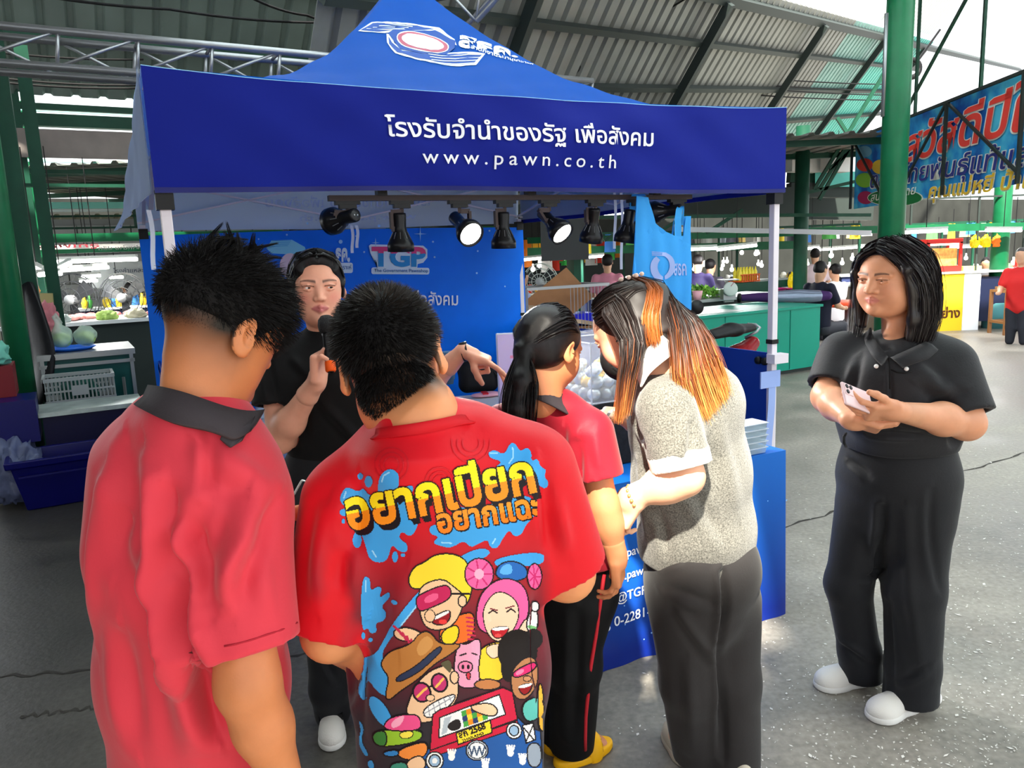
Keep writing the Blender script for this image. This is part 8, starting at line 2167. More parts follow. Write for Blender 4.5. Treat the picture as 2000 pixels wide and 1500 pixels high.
# far bulbs
m_bulb = mat('lit_bulb', (255, 250, 235), emit=7.)
r = np.random.default_rng(12)
bulb0 = None
_marks = ['beside the banner', 'over the far stalls', 'behind the snack counter', 'near the dark green column']
for k in range(36):
 px = r.choice([r.uniform(1560, 1690), r.uniform(1800, 2000), r.uniform(1040, 1210), r.uniform(1340, 1500)]); py = r.uniform(492, 530); Y = r.uniform(15, 22)
 if bulb0 is None: b_ = bulb0 = MB().lathe([(.0, -.05), (.03, -.04), (.045, -.01), (.04, .025), (.02, .045), (.015, .11)], (0, 0, 0), n=12).build('light_bulb', m_bulb, smooth=True)
 else: b_ = bulb0.copy(); COL.objects.link(b_)
 b_.location = tuple(at(px, py, Y)); MB().bar(at(px, py, Y) + EZ * .1, at(px, py, Y) + EZ * 1.3, .012).build('cord', m_blk, b_); tag(b_, 'bare lit bulb hanging over the far market stalls', 'bulb', 'bare bulbs over the far stalls')
# far stall clutter: each stall a table with goods and hanging clothes
def far_stall(px, py, Y, w_, cols, seed, label, cloth_=False):
 p = at(px, py, Y); p[2] = 0; r = np.random.default_rng(seed)
 t = empty('market_stall', tuple(p), label=label, cat='stall')
 MB().box(p + EZ * .4, (w_ / 2, .4, .4)).build('table', mat(f'stall_{seed % 4}', [(60, 66, 70), (40, 90, 80), (90, 80, 70), (50, 60, 100)][seed % 4], rough=.7), t); MB().box(p + EZ * .815, (w_ / 2 + .05, .45, .015)).build('table_top', m_wtop, t)
 for k in range(int(w_ * 7)):
  c_ = cols[k % len(cols)]; h = r.uniform(.05, .16); q = p + np.array([r.uniform(-w_ / 2 + .08, w_ / 2 - .08), r.uniform(-.3, .1), .832])
  MB().lathe([(.05, 0), (.075, h * .5), (.05, h), (.01, h * 1.1)], q, n=9).build('goods', mat(f'goods_{c_[0]}_{c_[1]}', c_, rough=.5), t, smooth=True)
 for k in (-1, 1): MB().bar(p + np.array([k * w_ / 2, .3, .8]), p + np.array([k * w_ / 2, .3, 1.9]), .04).build('post', m_dgrn, t)
 MB().bar(p + np.array([-w_ / 2, .3, 1.9]), p + np.array([w_ / 2, .3, 1.9]), .04).build('rail', m_dgrn, t)
 for k in range(int(w_ * (5 if cloth_ else 3))):
  c_ = cols[(k * 2 + 1) % len(cols)]; x = -w_ / 2 + .1 + k * (w_ - .2) / max(1, int(w_ * (5 if cloth_ else 3)) - 1); ln = r.uniform(.3, .6) * (1.2 if cloth_ else .6); ww = r.uniform(.06, .12); z0 = 1.88
  q = p + np.array([x, .28, z0])
  MB().grid(lambda u, v: q + np.array([(u - .5) * 2 * ww * (1 + .2 * v), .03 * math.sin(u * 7 + k), -ln * v]), 5, 3).build('hanging_goods', mat(f'goods_{c_[0]}_{c_[1]}', c_, rough=.6), t, smooth=True)
ORG = [(240, 130, 40), (230, 60, 40), (250, 190, 60), (60, 190, 80), (220, 220, 220)]; MIX = [(226, 60, 60), (240, 210, 60), (230, 230, 230), (60, 120, 200), (240, 140, 60), (90, 180, 90)]; WHT = [(226, 226, 220), (190, 200, 210), (120, 120, 130), (230, 200, 120), (60, 60, 70)]
far_stall(1062, 590, 15.5, 1.6, ORG, 1, 'far stall hung with orange clothes behind the trolley', True); far_stall(1150, 585, 16.5, 1.6, ORG, 2, 'far stall hung with orange and red clothes by the dark green post', True); far_stall(1220, 585, 13.4, 1.4, MIX, 3, 'far stall behind the man in pink'); far_stall(1365, 575, 14.5, 1.6, WHT, 4, 'pale far stall behind the leafy greens'); far_stall(1485, 575, 17.2, 1.7, WHT, 5, 'pale far stall beside the white tent pole'); far_stall(1605, 570, 14.2, 1.6, MIX, 6, 'far stall with bright goods behind the seated pair'); far_stall(1700, 568, 18.0, 1.7, WHT, 7, 'far stall hidden partly by the woman in black'); far_stall(1830, 565, 16.5, 1.8, MIX, 8, 'bright far stall behind the warming cabinet'); far_stall(1930, 565, 17.5, 1.9, WHT, 9, 'pale far stall behind the slim green column'); far_stall(2020, 565, 16.5, 1.8, MIX, 10, 'bright far stall at the very edge of the hall')
# dark grey hanging panel, trolley with cardboard, fan
MB().box(at(1102, 448, 11.8), (.36, .03, .46)).build('pinboard', mat('grey_panel', (70, 72, 74), rough=.6), label='large dark grey panel hanging behind the lit spotlight', cat='panel')
tr0 = at(1030, 640, 7.9); tr0[2] = 0
tro = empty('wire_trolley', tuple(tr0 + E1 * .6), label='grey metal trolley stacked with flattened cardboard beyond the tent', cat='trolley')
TZ = at(1100, 560, 8.2)[2]
for a in (0, 1.05):
 for b in (0, .5): MB().bar(tr0 + E1 * a + E2 * b + EZ * .03, tr0 + E1 * a + E2 * b + EZ * TZ, .035).build('post', m_galv, tro)
for z in (.3, .75, TZ):
 for b in (0, .5): MB().bar(tr0 + E2 * b + EZ * z, tr0 + E1 * 1.05 + E2 * b + EZ * z, .03).build('rail', m_galv, tro)
 for a in (0, 1.05): MB().bar(tr0 + E1 * a + EZ * z, tr0 + E1 * a + E2 * .5 + EZ * z, .03).build('rail', m_galv, tro)
for k in range(12): MB().bar(tr0 + E1 * (.55 + .045 * k) + EZ * .75, tr0 + E1 * (.55 + .045 * k) + EZ * TZ, .006).build('mesh_wire', m_galv, tro)
MB().box(tr0 + E1 * .52 + E2 * .25 + EZ * .765, (.5, .24, .012), RB).build('deck', m_galv, tro)
m_cb = mat('cardboard', (138, 96, 66), rough=.8, noise=.12, nscale=6); m_cb2 = mat('cardboard_pale', (176, 150, 128), rough=.8)
def slab(c_, h_, R, m, label): MB().box(c_, h_, R).build('cardboard_sheet', m, label=label, cat='cardboard', group='flattened cardboard on the trolley')
qz = tr0 + E2 * .2
slab(qz + E1 * .5 + EZ * 1.08, (.36, .012, .22), RB @ rot(-.5, -.55, 0), m_cb, 'large brown flattened box leaning across the trolley')
slab(qz + E1 * .22 + EZ * .99, (.2, .15, .06), RB @ rot(.1, .1, .1), m_cb2, 'pale closed carton behind the leaning cardboard'); slab(qz + E1 * .5 + EZ * .80, (.42, .2, .012), RB @ rot(0, .03, .1), m_cb, 'flat brown cardboard lying lowest on the deck'); slab(qz + E1 * .66 - E2 * .05 + EZ * .87, (.24, .15, .02), RB @ rot(.1, .18, .2), m_cb2, 'pale flat carton sliding off the front of the trolley'); slab(qz + E1 * .2 + EZ * .85, (.22, .2, .014), RB @ rot(0, -.06, -.1), m_cb, 'short brown sheet under the pale carton')
MB().box(tr0 + E1 * .84 + E2 * .3 + EZ * .86, (.16, .15, .07), RB, taper=.85).build('blue_basket', mat('cobalt_plastic', (36, 40, 200), rough=.4), label='cobalt blue basket on the trolley deck', cat='basket')
def fan(px, py, Y, r_, label, m_c, tilt=(0, -1, .05), stand=True):
 c_ = at(px, py, Y); ax = nrm(tilt); up = nrm(EZ - (EZ @ ax) * ax); x = np.cross(ax, up)
 t = empty('stand_fan', (c_[0], c_[1], 0), label=label, cat='fan')
 for rr_, off in ((r_, 0), (r_ * .97, .05), (r_ * .7, .065), (r_ * .42, .075), (r_ * .7, -.04), (r_ * .97, -.03)):
  a = np.linspace(0, 2 * math.pi, 33); MB().tube([c_ + ax * off + rr_ * (math.cos(q) * x + math.sin(q) * up) for q in a], .005, 5, cap=False).build('cage_ring', m_c, t, smooth=True)
 for k in range(14):
  q = 2 * math.pi * k / 14; d = math.cos(q) * x + math.sin(q) * up
  MB().tube([c_ + ax * .08 + d * r_ * .16, c_ + ax * .065 + d * r_ * .7, c_ + ax * .0 + d * r_], .003, 4).build('cage_wire', m_c, t)
 for k in range(3):
  q = 2 * math.pi * k / 3 + .4; d = math.cos(q) * x + math.sin(q) * up; e = -math.sin(q) * x + math.cos(q) * up
  pyd('blade', [c_ + d * r_ * .15 - e * .03, c_ + d * r_ * .85 - e * r_ * .28 + ax * .03, c_ + d * r_ * .9 + e * r_ * .3 - ax * .02, c_ + d * r_ * .15 + e * .05], [(0, 1, 2, 3)], mat('fan_blade', (60, 62, 64), rough=.5), t)
 MB().lathe([(.0, .09), (.16 * r_ / .3 * .35, .085), (.06, .06), (.06, -.08), (.05, -.12)], c_, ax, 16).build('hub', mat('fan_hub', (170, 172, 172), rough=.4), t, smooth=True)
 MB().tube([(c_[0], c_[1] + .06, .03), (c_[0], c_[1] + .06, c_[2])], .018, 8).build('pole', m_c, t, smooth=True); MB().lathe([(.2, 0), (.2, .02), (.03, .04)], (c_[0], c_[1] + .06, 0), n=20).build('base', m_c, t, smooth=True)
m_fd = mat('fan_dark', (60, 62, 64), rough=.4)
fan(142, 586, 9.6, .33, 'dark stand fan nearest the hanging card at the meat stall', m_fd); fan(243, 582, 10.2, .33, 'dark stand fan beside the butchers at the meat stall', m_fd); fan(1056, 550, 11.0, .26, 'pale fan behind the cardboard trolley', mat('fan_pale', (206, 214, 206), rough=.4), (-.4, -1, 0))
# motorbike peeping over the half wall
mc = at(1430, 700, 6.2); mc[2] = 0
mcy = empty('motorbike', tuple(mc), label='dark motorbike parked behind the side wall of the tent', cat='motorbike')
sx = E1
def mp(px, py, Y=6.3): return at(px, py, Y)
s = S(); s.sweep([mp(1385, 655, 6.25), mp(1430, 644, 6.35), mp(1465, 640, 6.45)], [(.10, .035), (.12, .05), (.07, .035)], E2, k=.04); cloth('seat', s, .01, mat('bike_seat', (30, 30, 32), rough=.5), mcy)
MB().tube([mp(1455, 660, 6.5), mp(1478, 648, 6.5), mp(1484, 640, 6.5), mp(1476, 634, 6.55), mp(1460, 633, 6.6)], .012, 8).build('grab_rail', m_galv, mcy, smooth=True)
MB().tube([mp(1330, 632, 6.1), mp(1345, 625, 6.1), mp(1362, 640, 6.05)], [.014, .014, .02], 8).build('handlebar', m_blk, mcy, smooth=True); MB().tube([mp(1336, 625, 6.1), mp(1338, 612, 6.1), mp(1350, 602, 6.1)], .006, 6).build('mirror_stem', m_blk, mcy, smooth=True)
MB().lathe([(.0, -.012), (.055, -.008), (.058, .004), (.0, .008)], mp(1361, 600, 6.1), np.array([.2, -1, .1]), 18).build('mirror', m_blk, mcy, smooth=True)
s = S(); s.chain([mp(1318, 625, 6.1), mp(1325, 680, 6.1), mp(1335, 740, 6.1)], [.06, .09, .08], k=.03); s.chain([mp(1335, 740, 6.1), mp(1440, 700, 6.4), mp(1470, 670, 6.5)], [.09, .11, .06], k=.04); cloth('body_shell', s, .012, mat('bike_red', (130, 30, 34), rough=.25), mcy)
for px, Y in ((1318, 6.0), (1462, 6.6)):
 w0 = at(px, 700, Y); w0[2] = .27; a = np.linspace(0, 2 * math.pi, 25); MB().tube([w0 + .22 * (math.cos(q) * E1 + math.sin(q) * EZ) for q in a], .05, 8, cap=False).build('tyre', m_blk, mcy, smooth=True); MB().lathe([(.18, -.02), (.18, .02), (.03, .04)], w0, E2, 20).build('rim', m_galv, mcy, smooth=True)
# ================================================================= left: meat stall and boxes
fa = at(108, 695, 6.6); fa[2] = 0; FZ = at(165, 690, 6.6)[2]
fr = empty('chest_fridge', tuple(fa + E1 * .3 + E2 * .3), label='dark green chest fridge with a steel lid beside the meat stall', cat='fridge')
m_stl = mat('brushed_steel', (150, 154, 154), rough=.35, metal=.6); m_fg = mat('fridge_green', (18, 74, 72), rough=.35)
def eb(name, o, L_, D_, z0, z1, m, parent): return pbox(name, o, L_, D_, z0, z1, m, parent)
eb('body', fa - E1 * .12, .72, .75, .06, FZ - .05, m_fg, fr); eb('lid', fa - E1 * .14 - E2 * .02, .76, .8, FZ - .05, FZ, m_stl, fr); eb('trim', fa - E1 * .13 - E2 * .012, .74, .01, FZ - .12, FZ - .09, m_stl, fr)
for a in (-.12, .57): eb('corner_trim', fa + E1 * a - E2 * .012, .03, .02, .06, FZ - .05, m_stl, fr)
eb('kick_plate', fa - E1 * .1, .68, .7, .0, .06, m_dark, fr); MB().bar(fa + E1 * .5 - E2 * .03 + EZ * (FZ - .45), fa + E1 * .5 - E2 * .03 + EZ * (FZ - .25), .02).build('handle', m_stl, fr)
tr_p = fa + E1 * .12 + E2 * .3 + EZ * FZ
MB().lathe([(.17, .002), (.2, .03), (.21, .03), (.205, .022), (.165, .004)], tr_p + EZ * .0, n=28).build('blue_tray', mat('azure_plastic', (30, 110, 230), rough=.35), smooth=True, label='azure plastic tray under the vegetable bags on the fridge', cat='tray')
m_pb = mat('clear_bag', (216, 240, 226), rough=.25, alpha=.42, bump=.6, bscale=40); m_veg = mat('pale_cabbage', (176, 206, 110), rough=.6, noise=.25, nscale=18, bump=.6, bscale=30)
for k, (dx, hh, lb) in enumerate(((-.06, .24, 'knotted clear bag of cabbage with tall handles on the fridge'), (.13, .15, 'rounded clear bag of cabbage on the fridge'))):
 c_ = tr_p + E1 * dx + EZ * .032
 bg = empty('vegetable_bag', tuple(c_), label=lb, cat='bag')
 s = S(); s.ell(c_ + EZ * .065, (.075, .07, .065), k=.02); s.ell(c_ + EZ * .06 + E1 * .03, (.05, .05, .05), k=.02); cloth('cabbage', s, .009, m_veg, bg, noise=.004, nf=60)
 s = S(); s.ell(c_ + EZ * .085, (.095, .088, .09), k=.03, cut=[((0, 0, -1), c_)]); s.chain([c_ + EZ * .13, c_ + EZ * hh - E1 * .02], [.06, .015], k=.04)
 if k == 0: s.chain([c_ + EZ * .2 - E1 * .02, c_ + EZ * .27 - E1 * .035, c_ + EZ * .3 - E1 * .02, c_ + EZ * .22 + E1 * .02], [.012, .01, .01, .012], k=.01)
 cloth('plastic_film', s, .007, m_pb, bg, noise=.010, nf=70)
# grey crate in front, on the blue insulated box behind the lid
cr0 = at(90, 792, 6.05); cr0[2] = .0; CZ0, CZ1 = at(90, 795, 6.05)[2], at(95, 742, 6.05)[2]
sp_ = pbox('crate_support', cr0 + E2 * .0, .5, .34, 0, CZ0 - .002, mat('dark_carton', (44, 50, 56), rough=.7), None, label='dark carton under the grey crate', cat='carton')
crt = empty('grey_crate', tuple(cr0 + E1 * .25 + E2 * .17), label='grey slatted plastic crate in front of the green fridge', cat='crate')
m_gcr = mat('grey_plastic', (158, 164, 164), rough=.45); CH_ = CZ1 - CZ0
for o_, d_, L_ in ((cr0, E1, .5), (cr0 + E2 * .34, E1, .5), (cr0, E2, .34), (cr0 + E1 * .5, E2, .34)):
 MB().bar(o_ + EZ * (CZ1 - .012), o_ + d_ * L_ + EZ * (CZ1 - .012), .022, .03).build('rim', m_gcr, crt); MB().bar(o_ + EZ * (CZ0 + .02), o_ + d_ * L_ + EZ * (CZ0 + .02), .016, .04).build('rim', m_gcr, crt); MB().bar(o_ + EZ * (CZ0 + CH_ * .5), o_ + d_ * L_ + EZ * (CZ0 + CH_ * .5), .012, .014).build('rib', m_gcr, crt)
 for k in range(int(L_ / .028) + 1): MB().bar(o_ + d_ * .028 * k + EZ * CZ0, o_ + d_ * .028 * k + EZ * CZ1, .009).build('slat', m_gcr, crt)
MB().box(cr0 + E1 * .25 - E2 * .008 + EZ * (CZ0 + CH_ * .5), (.06, .006, .04), RB).build('badge', m_gcr, crt); crumple('green_net', cr0 + E1 * .25 + E2 * .17 + EZ * CZ0, (.17, .11, .12), 8, mat('green_net', (20, 74, 66), rough=.8), 'dark green net heaped inside the grey crate', 'net')
# insulated box with steel lid
ib = gz(75, 858, .0) ; ib = at(72, 812, 5.45); ib[2] = 0; IZ = at(72, 812, 5.45)[2]
ibx = empty('ice_box', tuple(ib + E1 * .4 + E2 * .2), label='navy ice box under a worn steel lid by the grey crate', cat='box')
o_ = pbox('body', ib + E1 * .03 + E2 * .02, .62, .40, .0, IZ - .02, mat('navy_plastic', (8, 8, 52), rough=.4), ibx); pbox('lid', ib, .70, .46, IZ - .02, IZ + .012, mat('worn_steel', (176, 190, 186), rough=.3, metal=.5, noise=.2, nscale=9), ibx)
# blue tub
tb0 = gz(40, 1003); TBz = .36
tub = empty('blue_tub', tuple(tb0 + E1 * .4 + E2 * .25), label='large royal blue tub on the floor before the ice box', cat='tub')
m_rb = mat('royal_blue_plastic', (6, 8, 92), rough=.32)
oc = tb0 + E1 * .42 + E2 * .2
V = []
for z, sx_, sy_ in ((0.002, .38, .17), (TBz - .05, .44, .21), (TBz - .05, .47, .23), (TBz, .475, .235), (TBz, .44, .20), (.03, .37, .16)):
 for a, b in ((-1, -1), (1, -1), (1, 1), (-1, 1)): V.append(oc + E1 * a * sx_ + E2 * b * sy_ + EZ * z)
F = [(3, 2, 1, 0)] + [(4 * i + k, 4 * i + (k + 1) % 4, 4 * i + 4 + (k + 1) % 4, 4 * i + 4 + k) for i in range(5) for k in range(4)] + [(20, 21, 22, 23)]
bevel(pyd('tub_shell', V, F, m_rb, tub, smooth=False), .008); MB().bar(oc - E2 * .225 - E1 * .4 + EZ * (TBz - .11), oc - E2 * .225 + E1 * .4 + EZ * (TBz - .11), .012).build('rib', m_rb, tub)
# goods at the frame edge
eo = at(-40, 800, 5.2); eo[2] = 0; ez = at(0, 790, 5.2)[2]
pbox('crate', eo, .33, .4, .42, ez, m_rb, None, label='royal blue crate standing at the picture edge on plastic packs', cat='crate'); crumple('plastic_pack', np.array([eo[0] + .12, eo[1] + .1, .02]), (.2, .2, .30), 14, mat('misty_plastic', (96, 104, 136), rough=.3, bump=.8, bscale=30), 'misty plastic packs under the blue crate at the edge', 'pack')
rb0 = at(-30, 765, 5.6); rb0[2] = ez + .02; rz = at(0, 712, 5.6)[2]
pbox('basket', np.array([rb0[0], rb0[1] - .25, 0]), .33, .35, ez + .002, rz, mat('maroon_plastic', (120, 24, 34), rough=.4), None, label='maroon plastic basket beside the green pipe column', cat='basket'); crumple('teal_bag', np.array([rb0[0] + .12, rb0[1] - .05, rz + .005]), (.14, .11, .12), 15, mat('teal_film', (110, 190, 170), rough=.3), 'teal plastic bag bulging above the maroon basket', 'bag')
# black tarpaulin
ta_ = [at(52, 552, 6.75), at(62, 548, 6.7), at(108, 680, 6.6), at(100, 745, 6.5), at(75, 800, 6.5)]; tb_ = [at(44, 560, 6.8), at(48, 650, 6.75), at(55, 720, 6.7), at(55, 770, 6.6), at(62, 812, 6.55)]
strip('tarpaulin', tb_, ta_, mat('black_tarp', (26, 26, 30), rough=.35, bump=.8, bscale=10), None, th=.03); bpy.data.objects['tarpaulin']['label'] = 'black tarpaulin hanging folded by the green post'; bpy.data.objects['tarpaulin']['category'] = 'tarpaulin'
cdp = at(90, 590, 7.9)
MB().box(cdp, (.075, .005, .09), rot(0, .05, 0)).build('price_card', mat('olive_card', (170, 160, 110), rough=.6), label='small olive card hanging from the green post', cat='card')
crumple('pink_bag', at(100, 655, 7.8), (.11, .06, .22), 16, mat('pink_film', (196, 120, 130), rough=.4), 'pink plastic bag hanging below the olive card', 'bag')
crumple('orange_bag', at(70, 600, 8.2), (.07, .05, .2), 17, mat('orange_film', (220, 140, 70), rough=.4), 'orange bag hanging beside the black tarpaulin', 'bag')
# meat counter
mk0 = at(190, 650, 8.6); mk0[2] = 0; MZ = at(240, 625, 8.6)[2]
mkc = empty('meat_counter', tuple(mk0 + E1 * .8), label='long meat counter with a white top behind the fridge', cat='counter')
pbox('counter_top', mk0 - E1 * .9, 2.9, 1.0, MZ - .04, MZ, m_tt, mkc); pbox('cabinet', mk0 - E1 * .9 + E2 * .06, 2.8, .9, 0, MZ - .04, m_dark, mkc)
m_meat = mat('raw_meat', None, rough=.35, attr='Col')
r = np.random.default_rng(6)
mp_ = None
for k in range(46):
 q = mk0 + E1 * r.uniform(-.5, 1.9) + E2 * r.uniform(.3, .85) + EZ * (MZ + .03)
 if mp_ is None:
  bm = bmesh.new(); bmesh.ops.create_icosphere(bm, subdivisions=2, radius=1.); Vm = np.array([v.co[:] for v in bm.verts]); Fm = [[v.index for v in q_.verts] for q_ in bm.faces]; bm.free()
  Vm = Vm * np.array([.09, .05, .03]) * (1 + .2 * vnoise(Vm, 4, 3)[:, None]); b_ = mp_ = npm('meat_piece', Vm, Fm, m_meat); setcol(b_, lerpc(np.array(hexc(206, 96, 92)), np.array(hexc(236, 190, 180)), np.clip(vnoise(Vm, 60, 5) * .5 + .3, 0, 1)))
 else: b_ = mp_.copy(); COL.objects.link(b_)
 b_.location = tuple(q); b_.rotation_euler = (0, 0, r.uniform(0, 6.28)); tag(b_, 'cut of pink raw meat laid out on the meat counter', 'meat', 'cuts of meat on the counter')
for k, (dx, m, lb) in enumerate(((-.35, mat('grey_film', (160, 170, 166), rough=.3), 'grey plastic heap at the near end of the meat counter'), (.12, m_veg, 'pale green bundle in front of the meat'), (.42, mat('cream_paper', (220, 210, 180), rough=.7), 'cream paper heap in front of the meat'), (.75, m_cb, 'brown paper heap hanging over the meat counter'), (1.1, mat('pink_film'), 'pink bag beside the tent pole on the meat counter'))):
 crumple('parcel', mk0 + E1 * dx + E2 * .15 + EZ * MZ, (.13, .09, .07), 40 + k, m, lb, 'parcel')
s2 = at(180, 602, 11.2); s2[2] = 0; s2z = at(200, 602, 11.2)[2]
sh2 = empty('goods_table', tuple(s2 + E1 * .6), label='navy fronted table of yellow goods before the block wall', cat='table')
pbox('table_top', s2 - E1 * .2, 1.7, .5, s2z - .03, s2z, m_tt, sh2); pbox('table_skirt', s2 - E1 * .18 + E2 * .02, 1.66, .45, 0, s2z - .03, mat('navy_panel'), sh2)
gp = None
for k in range(22):
 q = s2 + E1 * r.uniform(-.1, 1.2) + E2 * r.uniform(.08, .4) + EZ * s2z; c_ = MIX[k % 6] if k % 2 else (240, 200, 50)
 MB().lathe([(.04, 0), (.045, .1), (.02, .14), (.02, .18 if k % 3 else .24)], q, n=10).build('jar', mat(f'goods_{c_[0]}_{c_[1]}', c_, rough=.4), smooth=True, label='small bright jar on the navy fronted table', cat='jar', group='jars on the navy fronted table')
# stall sign with its lettering seen from behind
sg = band(481, 489.5, 9.55, mat('sign_white', (214, 212, 206), rough=.6), 'stall_sign', .02, 20, 2.6); tag(sg, 'narrow white stall sign between two green beams', 'sign')
p0 = at(72, 486, 9.5)
v2, f2 = text2d('ลูกเพชร', 1., .02); v2 = fit2d(v2, 0, 0, h=.06); v2[:, 0] = v2[:, 0].max() - v2[:, 0]
pieces('letter', np.array([at(75, 489, 9.5) + E1 * (a * 3.0) + EZ * b - E2 * .08 for a, b in v2]), f2, mat('sign_maroon', (120, 40, 50), rough=.6), sg)
v2, f2 = text2d('จำหน่าย ปลีก', 1., .01); v2 = fit2d(v2, 0, 0, h=.05); v2[:, 0] = v2[:, 0].max() - v2[:, 0]
pieces('letter', np.array([at(192, 489, 9.8) + E1 * (a * 1.6) + EZ * b - E2 * .12 for a, b in v2]), f2, mat('sign_grey', (60, 64, 66), rough=.6), sg)
ps = MB().box(at(235, 536, 12.6), (.42, .01, .2), RB).build('wall_poster', mat('poster_grey', (190, 194, 196), rough=.6), label='pale poster with dark writing high on the block wall', cat='poster')
v2, f2 = text2d('โรงชำแหละ', 1., .0); v2 = fit2d(v2, 0, 0, h=.085); pieces('letter', np.array([at(222, 534, 12.5) + E1 * a + EZ * b for a, b in v2]), f2, mat('poster_navy', (40, 50, 80), rough=.6), ps)
# ================================================================= people in the distance
def far_person(px, py_head, Y, hh, skin, shirt, hair_c, label, face=(0, 1, 0), seated=False, pants=(40, 42, 50), arm=None, sc=1.):
 c = at(px, py_head, Y); M = basis(face); f = nrm([face[0], face[1], 0]); sd = np.array([f[1], -f[0], 0])
 H = S(); X = head(H, c, M, sc, face=False); nb = c - EZ * .17 - f * .02; H.cap(X(0, .02, -.07), nb, .05, .055, k=.03)
 B = S(); z_h = max(.15, c[2] - .78); hip = np.array([nb[0], nb[1], z_h])
 arms = []
 for k in (-1, 1):
  a = nb - EZ * .06 + sd * .17 * k; e = a - EZ * .24 + sd * .06 * k + f * .08; w_ = e + f * .20 - EZ * .05 - sd * .05 * k
  H.chain([a, e, w_], [.045, .038, .028], k=.02); H.ell(w_ + f * .05, (.035, .035, .03), k=.02); arms.append((a, e))
 if seated: kn = [hip + f * .38 + sd * .1 * k for k in (-1, 1)]; ft = [q - EZ * (q[2] - .06) for q in kn]
 else: kn = [np.array([hip[0], hip[1], z_h * .5]) + sd * .08 * k for k in (-1, 1)]; ft = [np.array([hip[0], hip[1], .05]) + sd * .09 * k for k in (-1, 1)]
 o = person([H.mesh(.011)], skin, label)
 s = S(); s.sweep([nb - EZ * .05, nb - EZ * .2, hip + EZ * .05], [(.13, .08), (.18, .12), (.17, .12)], sd, k=.05)
 for a, e in arms: s.chain([a, a + (e - a) * .7], [.065, .06], k=.04)
 cloth('shirt', s, .014, mat(f'cloth_{shirt[0]}_{shirt[1]}_{shirt[2]}', shirt, rough=.7), o, noise=.003, nf=25)
 t = S()
 for i in range(2): t.chain([hip + sd * .08 * (2 * i - 1), kn[i], ft[i]], [.095, .075, .06], k=.03)
 cloth('trousers', t, .014, mat(f'cloth_{pants[0]}_{pants[1]}_{pants[2]}', pants, rough=.7), o)
 h = S(); h.ell(X(0, .02, .035), np.array([.082, .104, .088]) * sc, M, cut=[(M @ nrm([0, -.9, -.5]), X(0, -.04, .03))]); h.ell(X(0, .05, -.01), np.array([.074, .06, .05]) * sc, M, k=.02); cloth('hair', h, .011, mat(f'hair_{hair_c[0]}', hair_c, rough=.5), o, noise=.003, nf=80)
 return o
FS = (196, 150, 120)
far_person(1186, 512, 11.5, 1.7, FS, (206, 130, 150), (24, 20, 20), 'distant man in a pink checked shirt, back to us, past the spotlights', (.1, 1, 0))
far_person(1364, 513, 12.0, 1.65, FS, (30, 22, 58), (28, 24, 24), 'distant person in a purple shirt bending over the leafy greens', (.55, .8, -.4)); far_person(1388, 520, 12.5, 1.6, FS, (36, 34, 44), (22, 20, 22), 'distant dark-clothed person beside the purple shirt', (.6, .7, -.2))
far_person(1603, 528, 10.4, 1.3, FS, (24, 26, 44), (22, 20, 20), 'seated diner in a navy shirt behind the parasol', (.75, .5, -.35), True, (50, 52, 60)); far_person(1630, 530, 12.2, 1.3, FS, (222, 220, 224), (22, 20, 20), 'seated diner in a white shirt beside the navy shirt', (-.3, .9, -.2), True, (60, 60, 66))
far_person(1592, 498, 13.6, 1.6, FS, (210, 190, 196), (30, 26, 26), 'distant person in pale clothes behind the seated diners', (.3, .9, -.1)); far_person(1996, 500, 11.2, 1.6, (206, 160, 130), (200, 40, 40), (70, 66, 66), 'person in a red top at the right edge near the stool', (-.7, -.6, -.2)); far_person(1018, 545, 10.6, 1.5, FS, (150, 160, 200), (26, 22, 22), 'person half hidden by the tent pole near the pale fan', (.8, .3, -.3))
far_person(1852, 500, 15, 1.6, FS, (60, 60, 66), (22, 20, 20), 'vendor standing behind the warming cabinet', (0, -1, 0)); far_person(1925, 515, 15, 1.6, FS, (70, 70, 76), (22, 20, 20), 'vendor bending behind the slim green column', (-.5, -.8, -.4))
far_person(254, 566, 12.6, 1.5, FS, (120, 122, 124), (24, 22, 22), 'butcher in grey behind the second stand fan', (-.5, .6, -.3)); far_person(268, 569, 13.1, 1.5, FS, (90, 92, 98), (24, 22, 22), 'butcher half hidden behind the left tent pole', (-.8, .2, -.3)); far_person(244, 553, 13.3, 1.7, FS, (60, 62, 66), (24, 22, 22), 'tall figure at the back of the meat stall', (0, -1, 0))
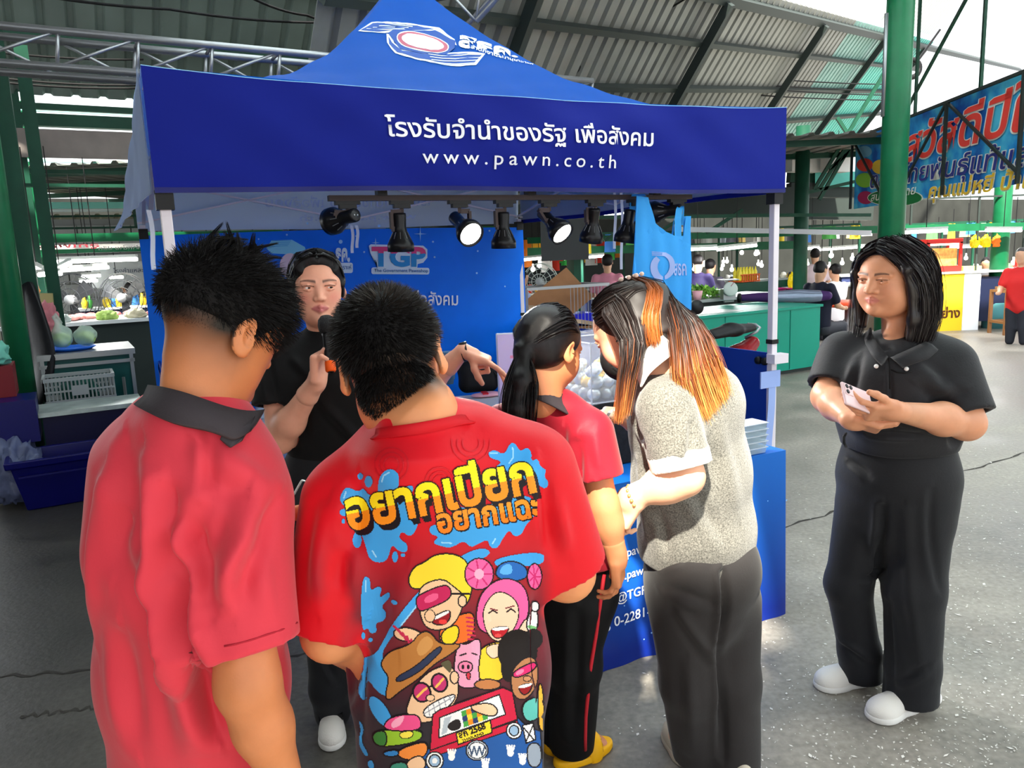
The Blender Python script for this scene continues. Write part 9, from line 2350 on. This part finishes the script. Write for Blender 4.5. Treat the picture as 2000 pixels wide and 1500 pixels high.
# ================================================================= cables
m_cab = mat('black_cable', (20, 20, 22), rough=.6)
def cable(pts, r_, label, sag=.0):
 P = [at(*p) for p in pts]; out = []
 for i in range(len(P) - 1):
  for k in range(8):
   t = k / 8; out.append(P[i] * (1 - t) + P[i + 1] * t - EZ * sag * 4 * t * (1 - t))
 out.append(P[-1]); MB().tube(out, r_, 6).build('overhead_cable', m_cab, smooth=True, label=label, cat='cable', group='overhead cables')
for k, (a, lb) in enumerate(((((-40, -30, 6.5), (330, 18, 7.2), (640, 44, 8)), 'long black cable crossing high above the truss'), (((480, -10, 7.5), (600, 30, 8), (700, 48, 8.5)), 'second cable joining near the canopy peak'), (((-40, 148, 8.2), (280, 166, 8.8)), 'cable just below the truss by the tent corner'), (((-40, 156, 8.3), (280, 172, 8.9)), 'lower cable below the truss by the tent corner'), (((-40, 98, 8.2), (280, 116, 9.)), 'cable seen through the truss'),
  (((1100, 108, 10), (1400, 146, 14), (1735, 165, 17)), 'upper cable along the grey roof'), (((1100, 118, 10), (1400, 158, 14), (1735, 178, 17)), 'second cable along the grey roof'), (((1110, 128, 10), (1400, 166, 14), (1735, 186, 17)), 'third cable along the grey roof'), (((1110, 138, 10), (1400, 180, 14), (1735, 196, 17)), 'lowest cable along the grey roof'), (((1120, 105, 9.5), (1250, 40, 10), (1350, -10, 10)), 'cable looping up from the roof strut'), (((1060, 95, 9.4), (1000, 80, 9), (965, 70, 9)), 'short cable running to the canopy'))):
 cable(a, .012, lb, .03)
MB().bar(at(1075, 150, 9.6), at(1085, -20, 9.6), .09).bar(at(1052, 120, 9.6), at(1078, 60, 9.6), .06).bar(at(1085, 50, 9.6), at(1170, -10, 10), .06).build('roof_strut', m_dark, label='dark steel strut rising beside the canopy', cat='strut')
c_ = at(1105, 118, 9.4); MB().tube([c_ + .18 * np.array([math.cos(a), 0, math.sin(a)]) for a in np.linspace(0, 6.28, 20)], .015, 6).build('cable_coil', m_cab, smooth=True, label='coil of black cable hung on the strut', cat='cable coil')
cf = at(1780, 134, 13.5)
cfe = empty('wall_fan', tuple(cf), label='small dark fan silhouetted against the white sky', cat='fan')
MB().tube([cf + .14 * np.array([math.cos(a), 0, math.sin(a)]) for a in np.linspace(0, 6.28, 20)], .045, 8, cap=False).build('housing', m_blk, cfe, smooth=True); MB().bar(cf + EZ * .12 + np.array([.1, 0, 0]), cf + EZ * .6 + np.array([.45, 0, 0]), .03).build('bracket', m_blk, cfe); MB().bar(cf - EZ * .1, cf - EZ * .45 - np.array([.35, 0, 0]), .03).build('bracket', m_blk, cfe)
for k in range(3):
 q = 2.1 * k; pyd('blade', [cf, cf + .12 * np.array([math.cos(q), .02, math.sin(q)]), cf + .12 * np.array([math.cos(q + .7), -.02, math.sin(q + .7)])], [(0, 1, 2)], m_fd, cfe)
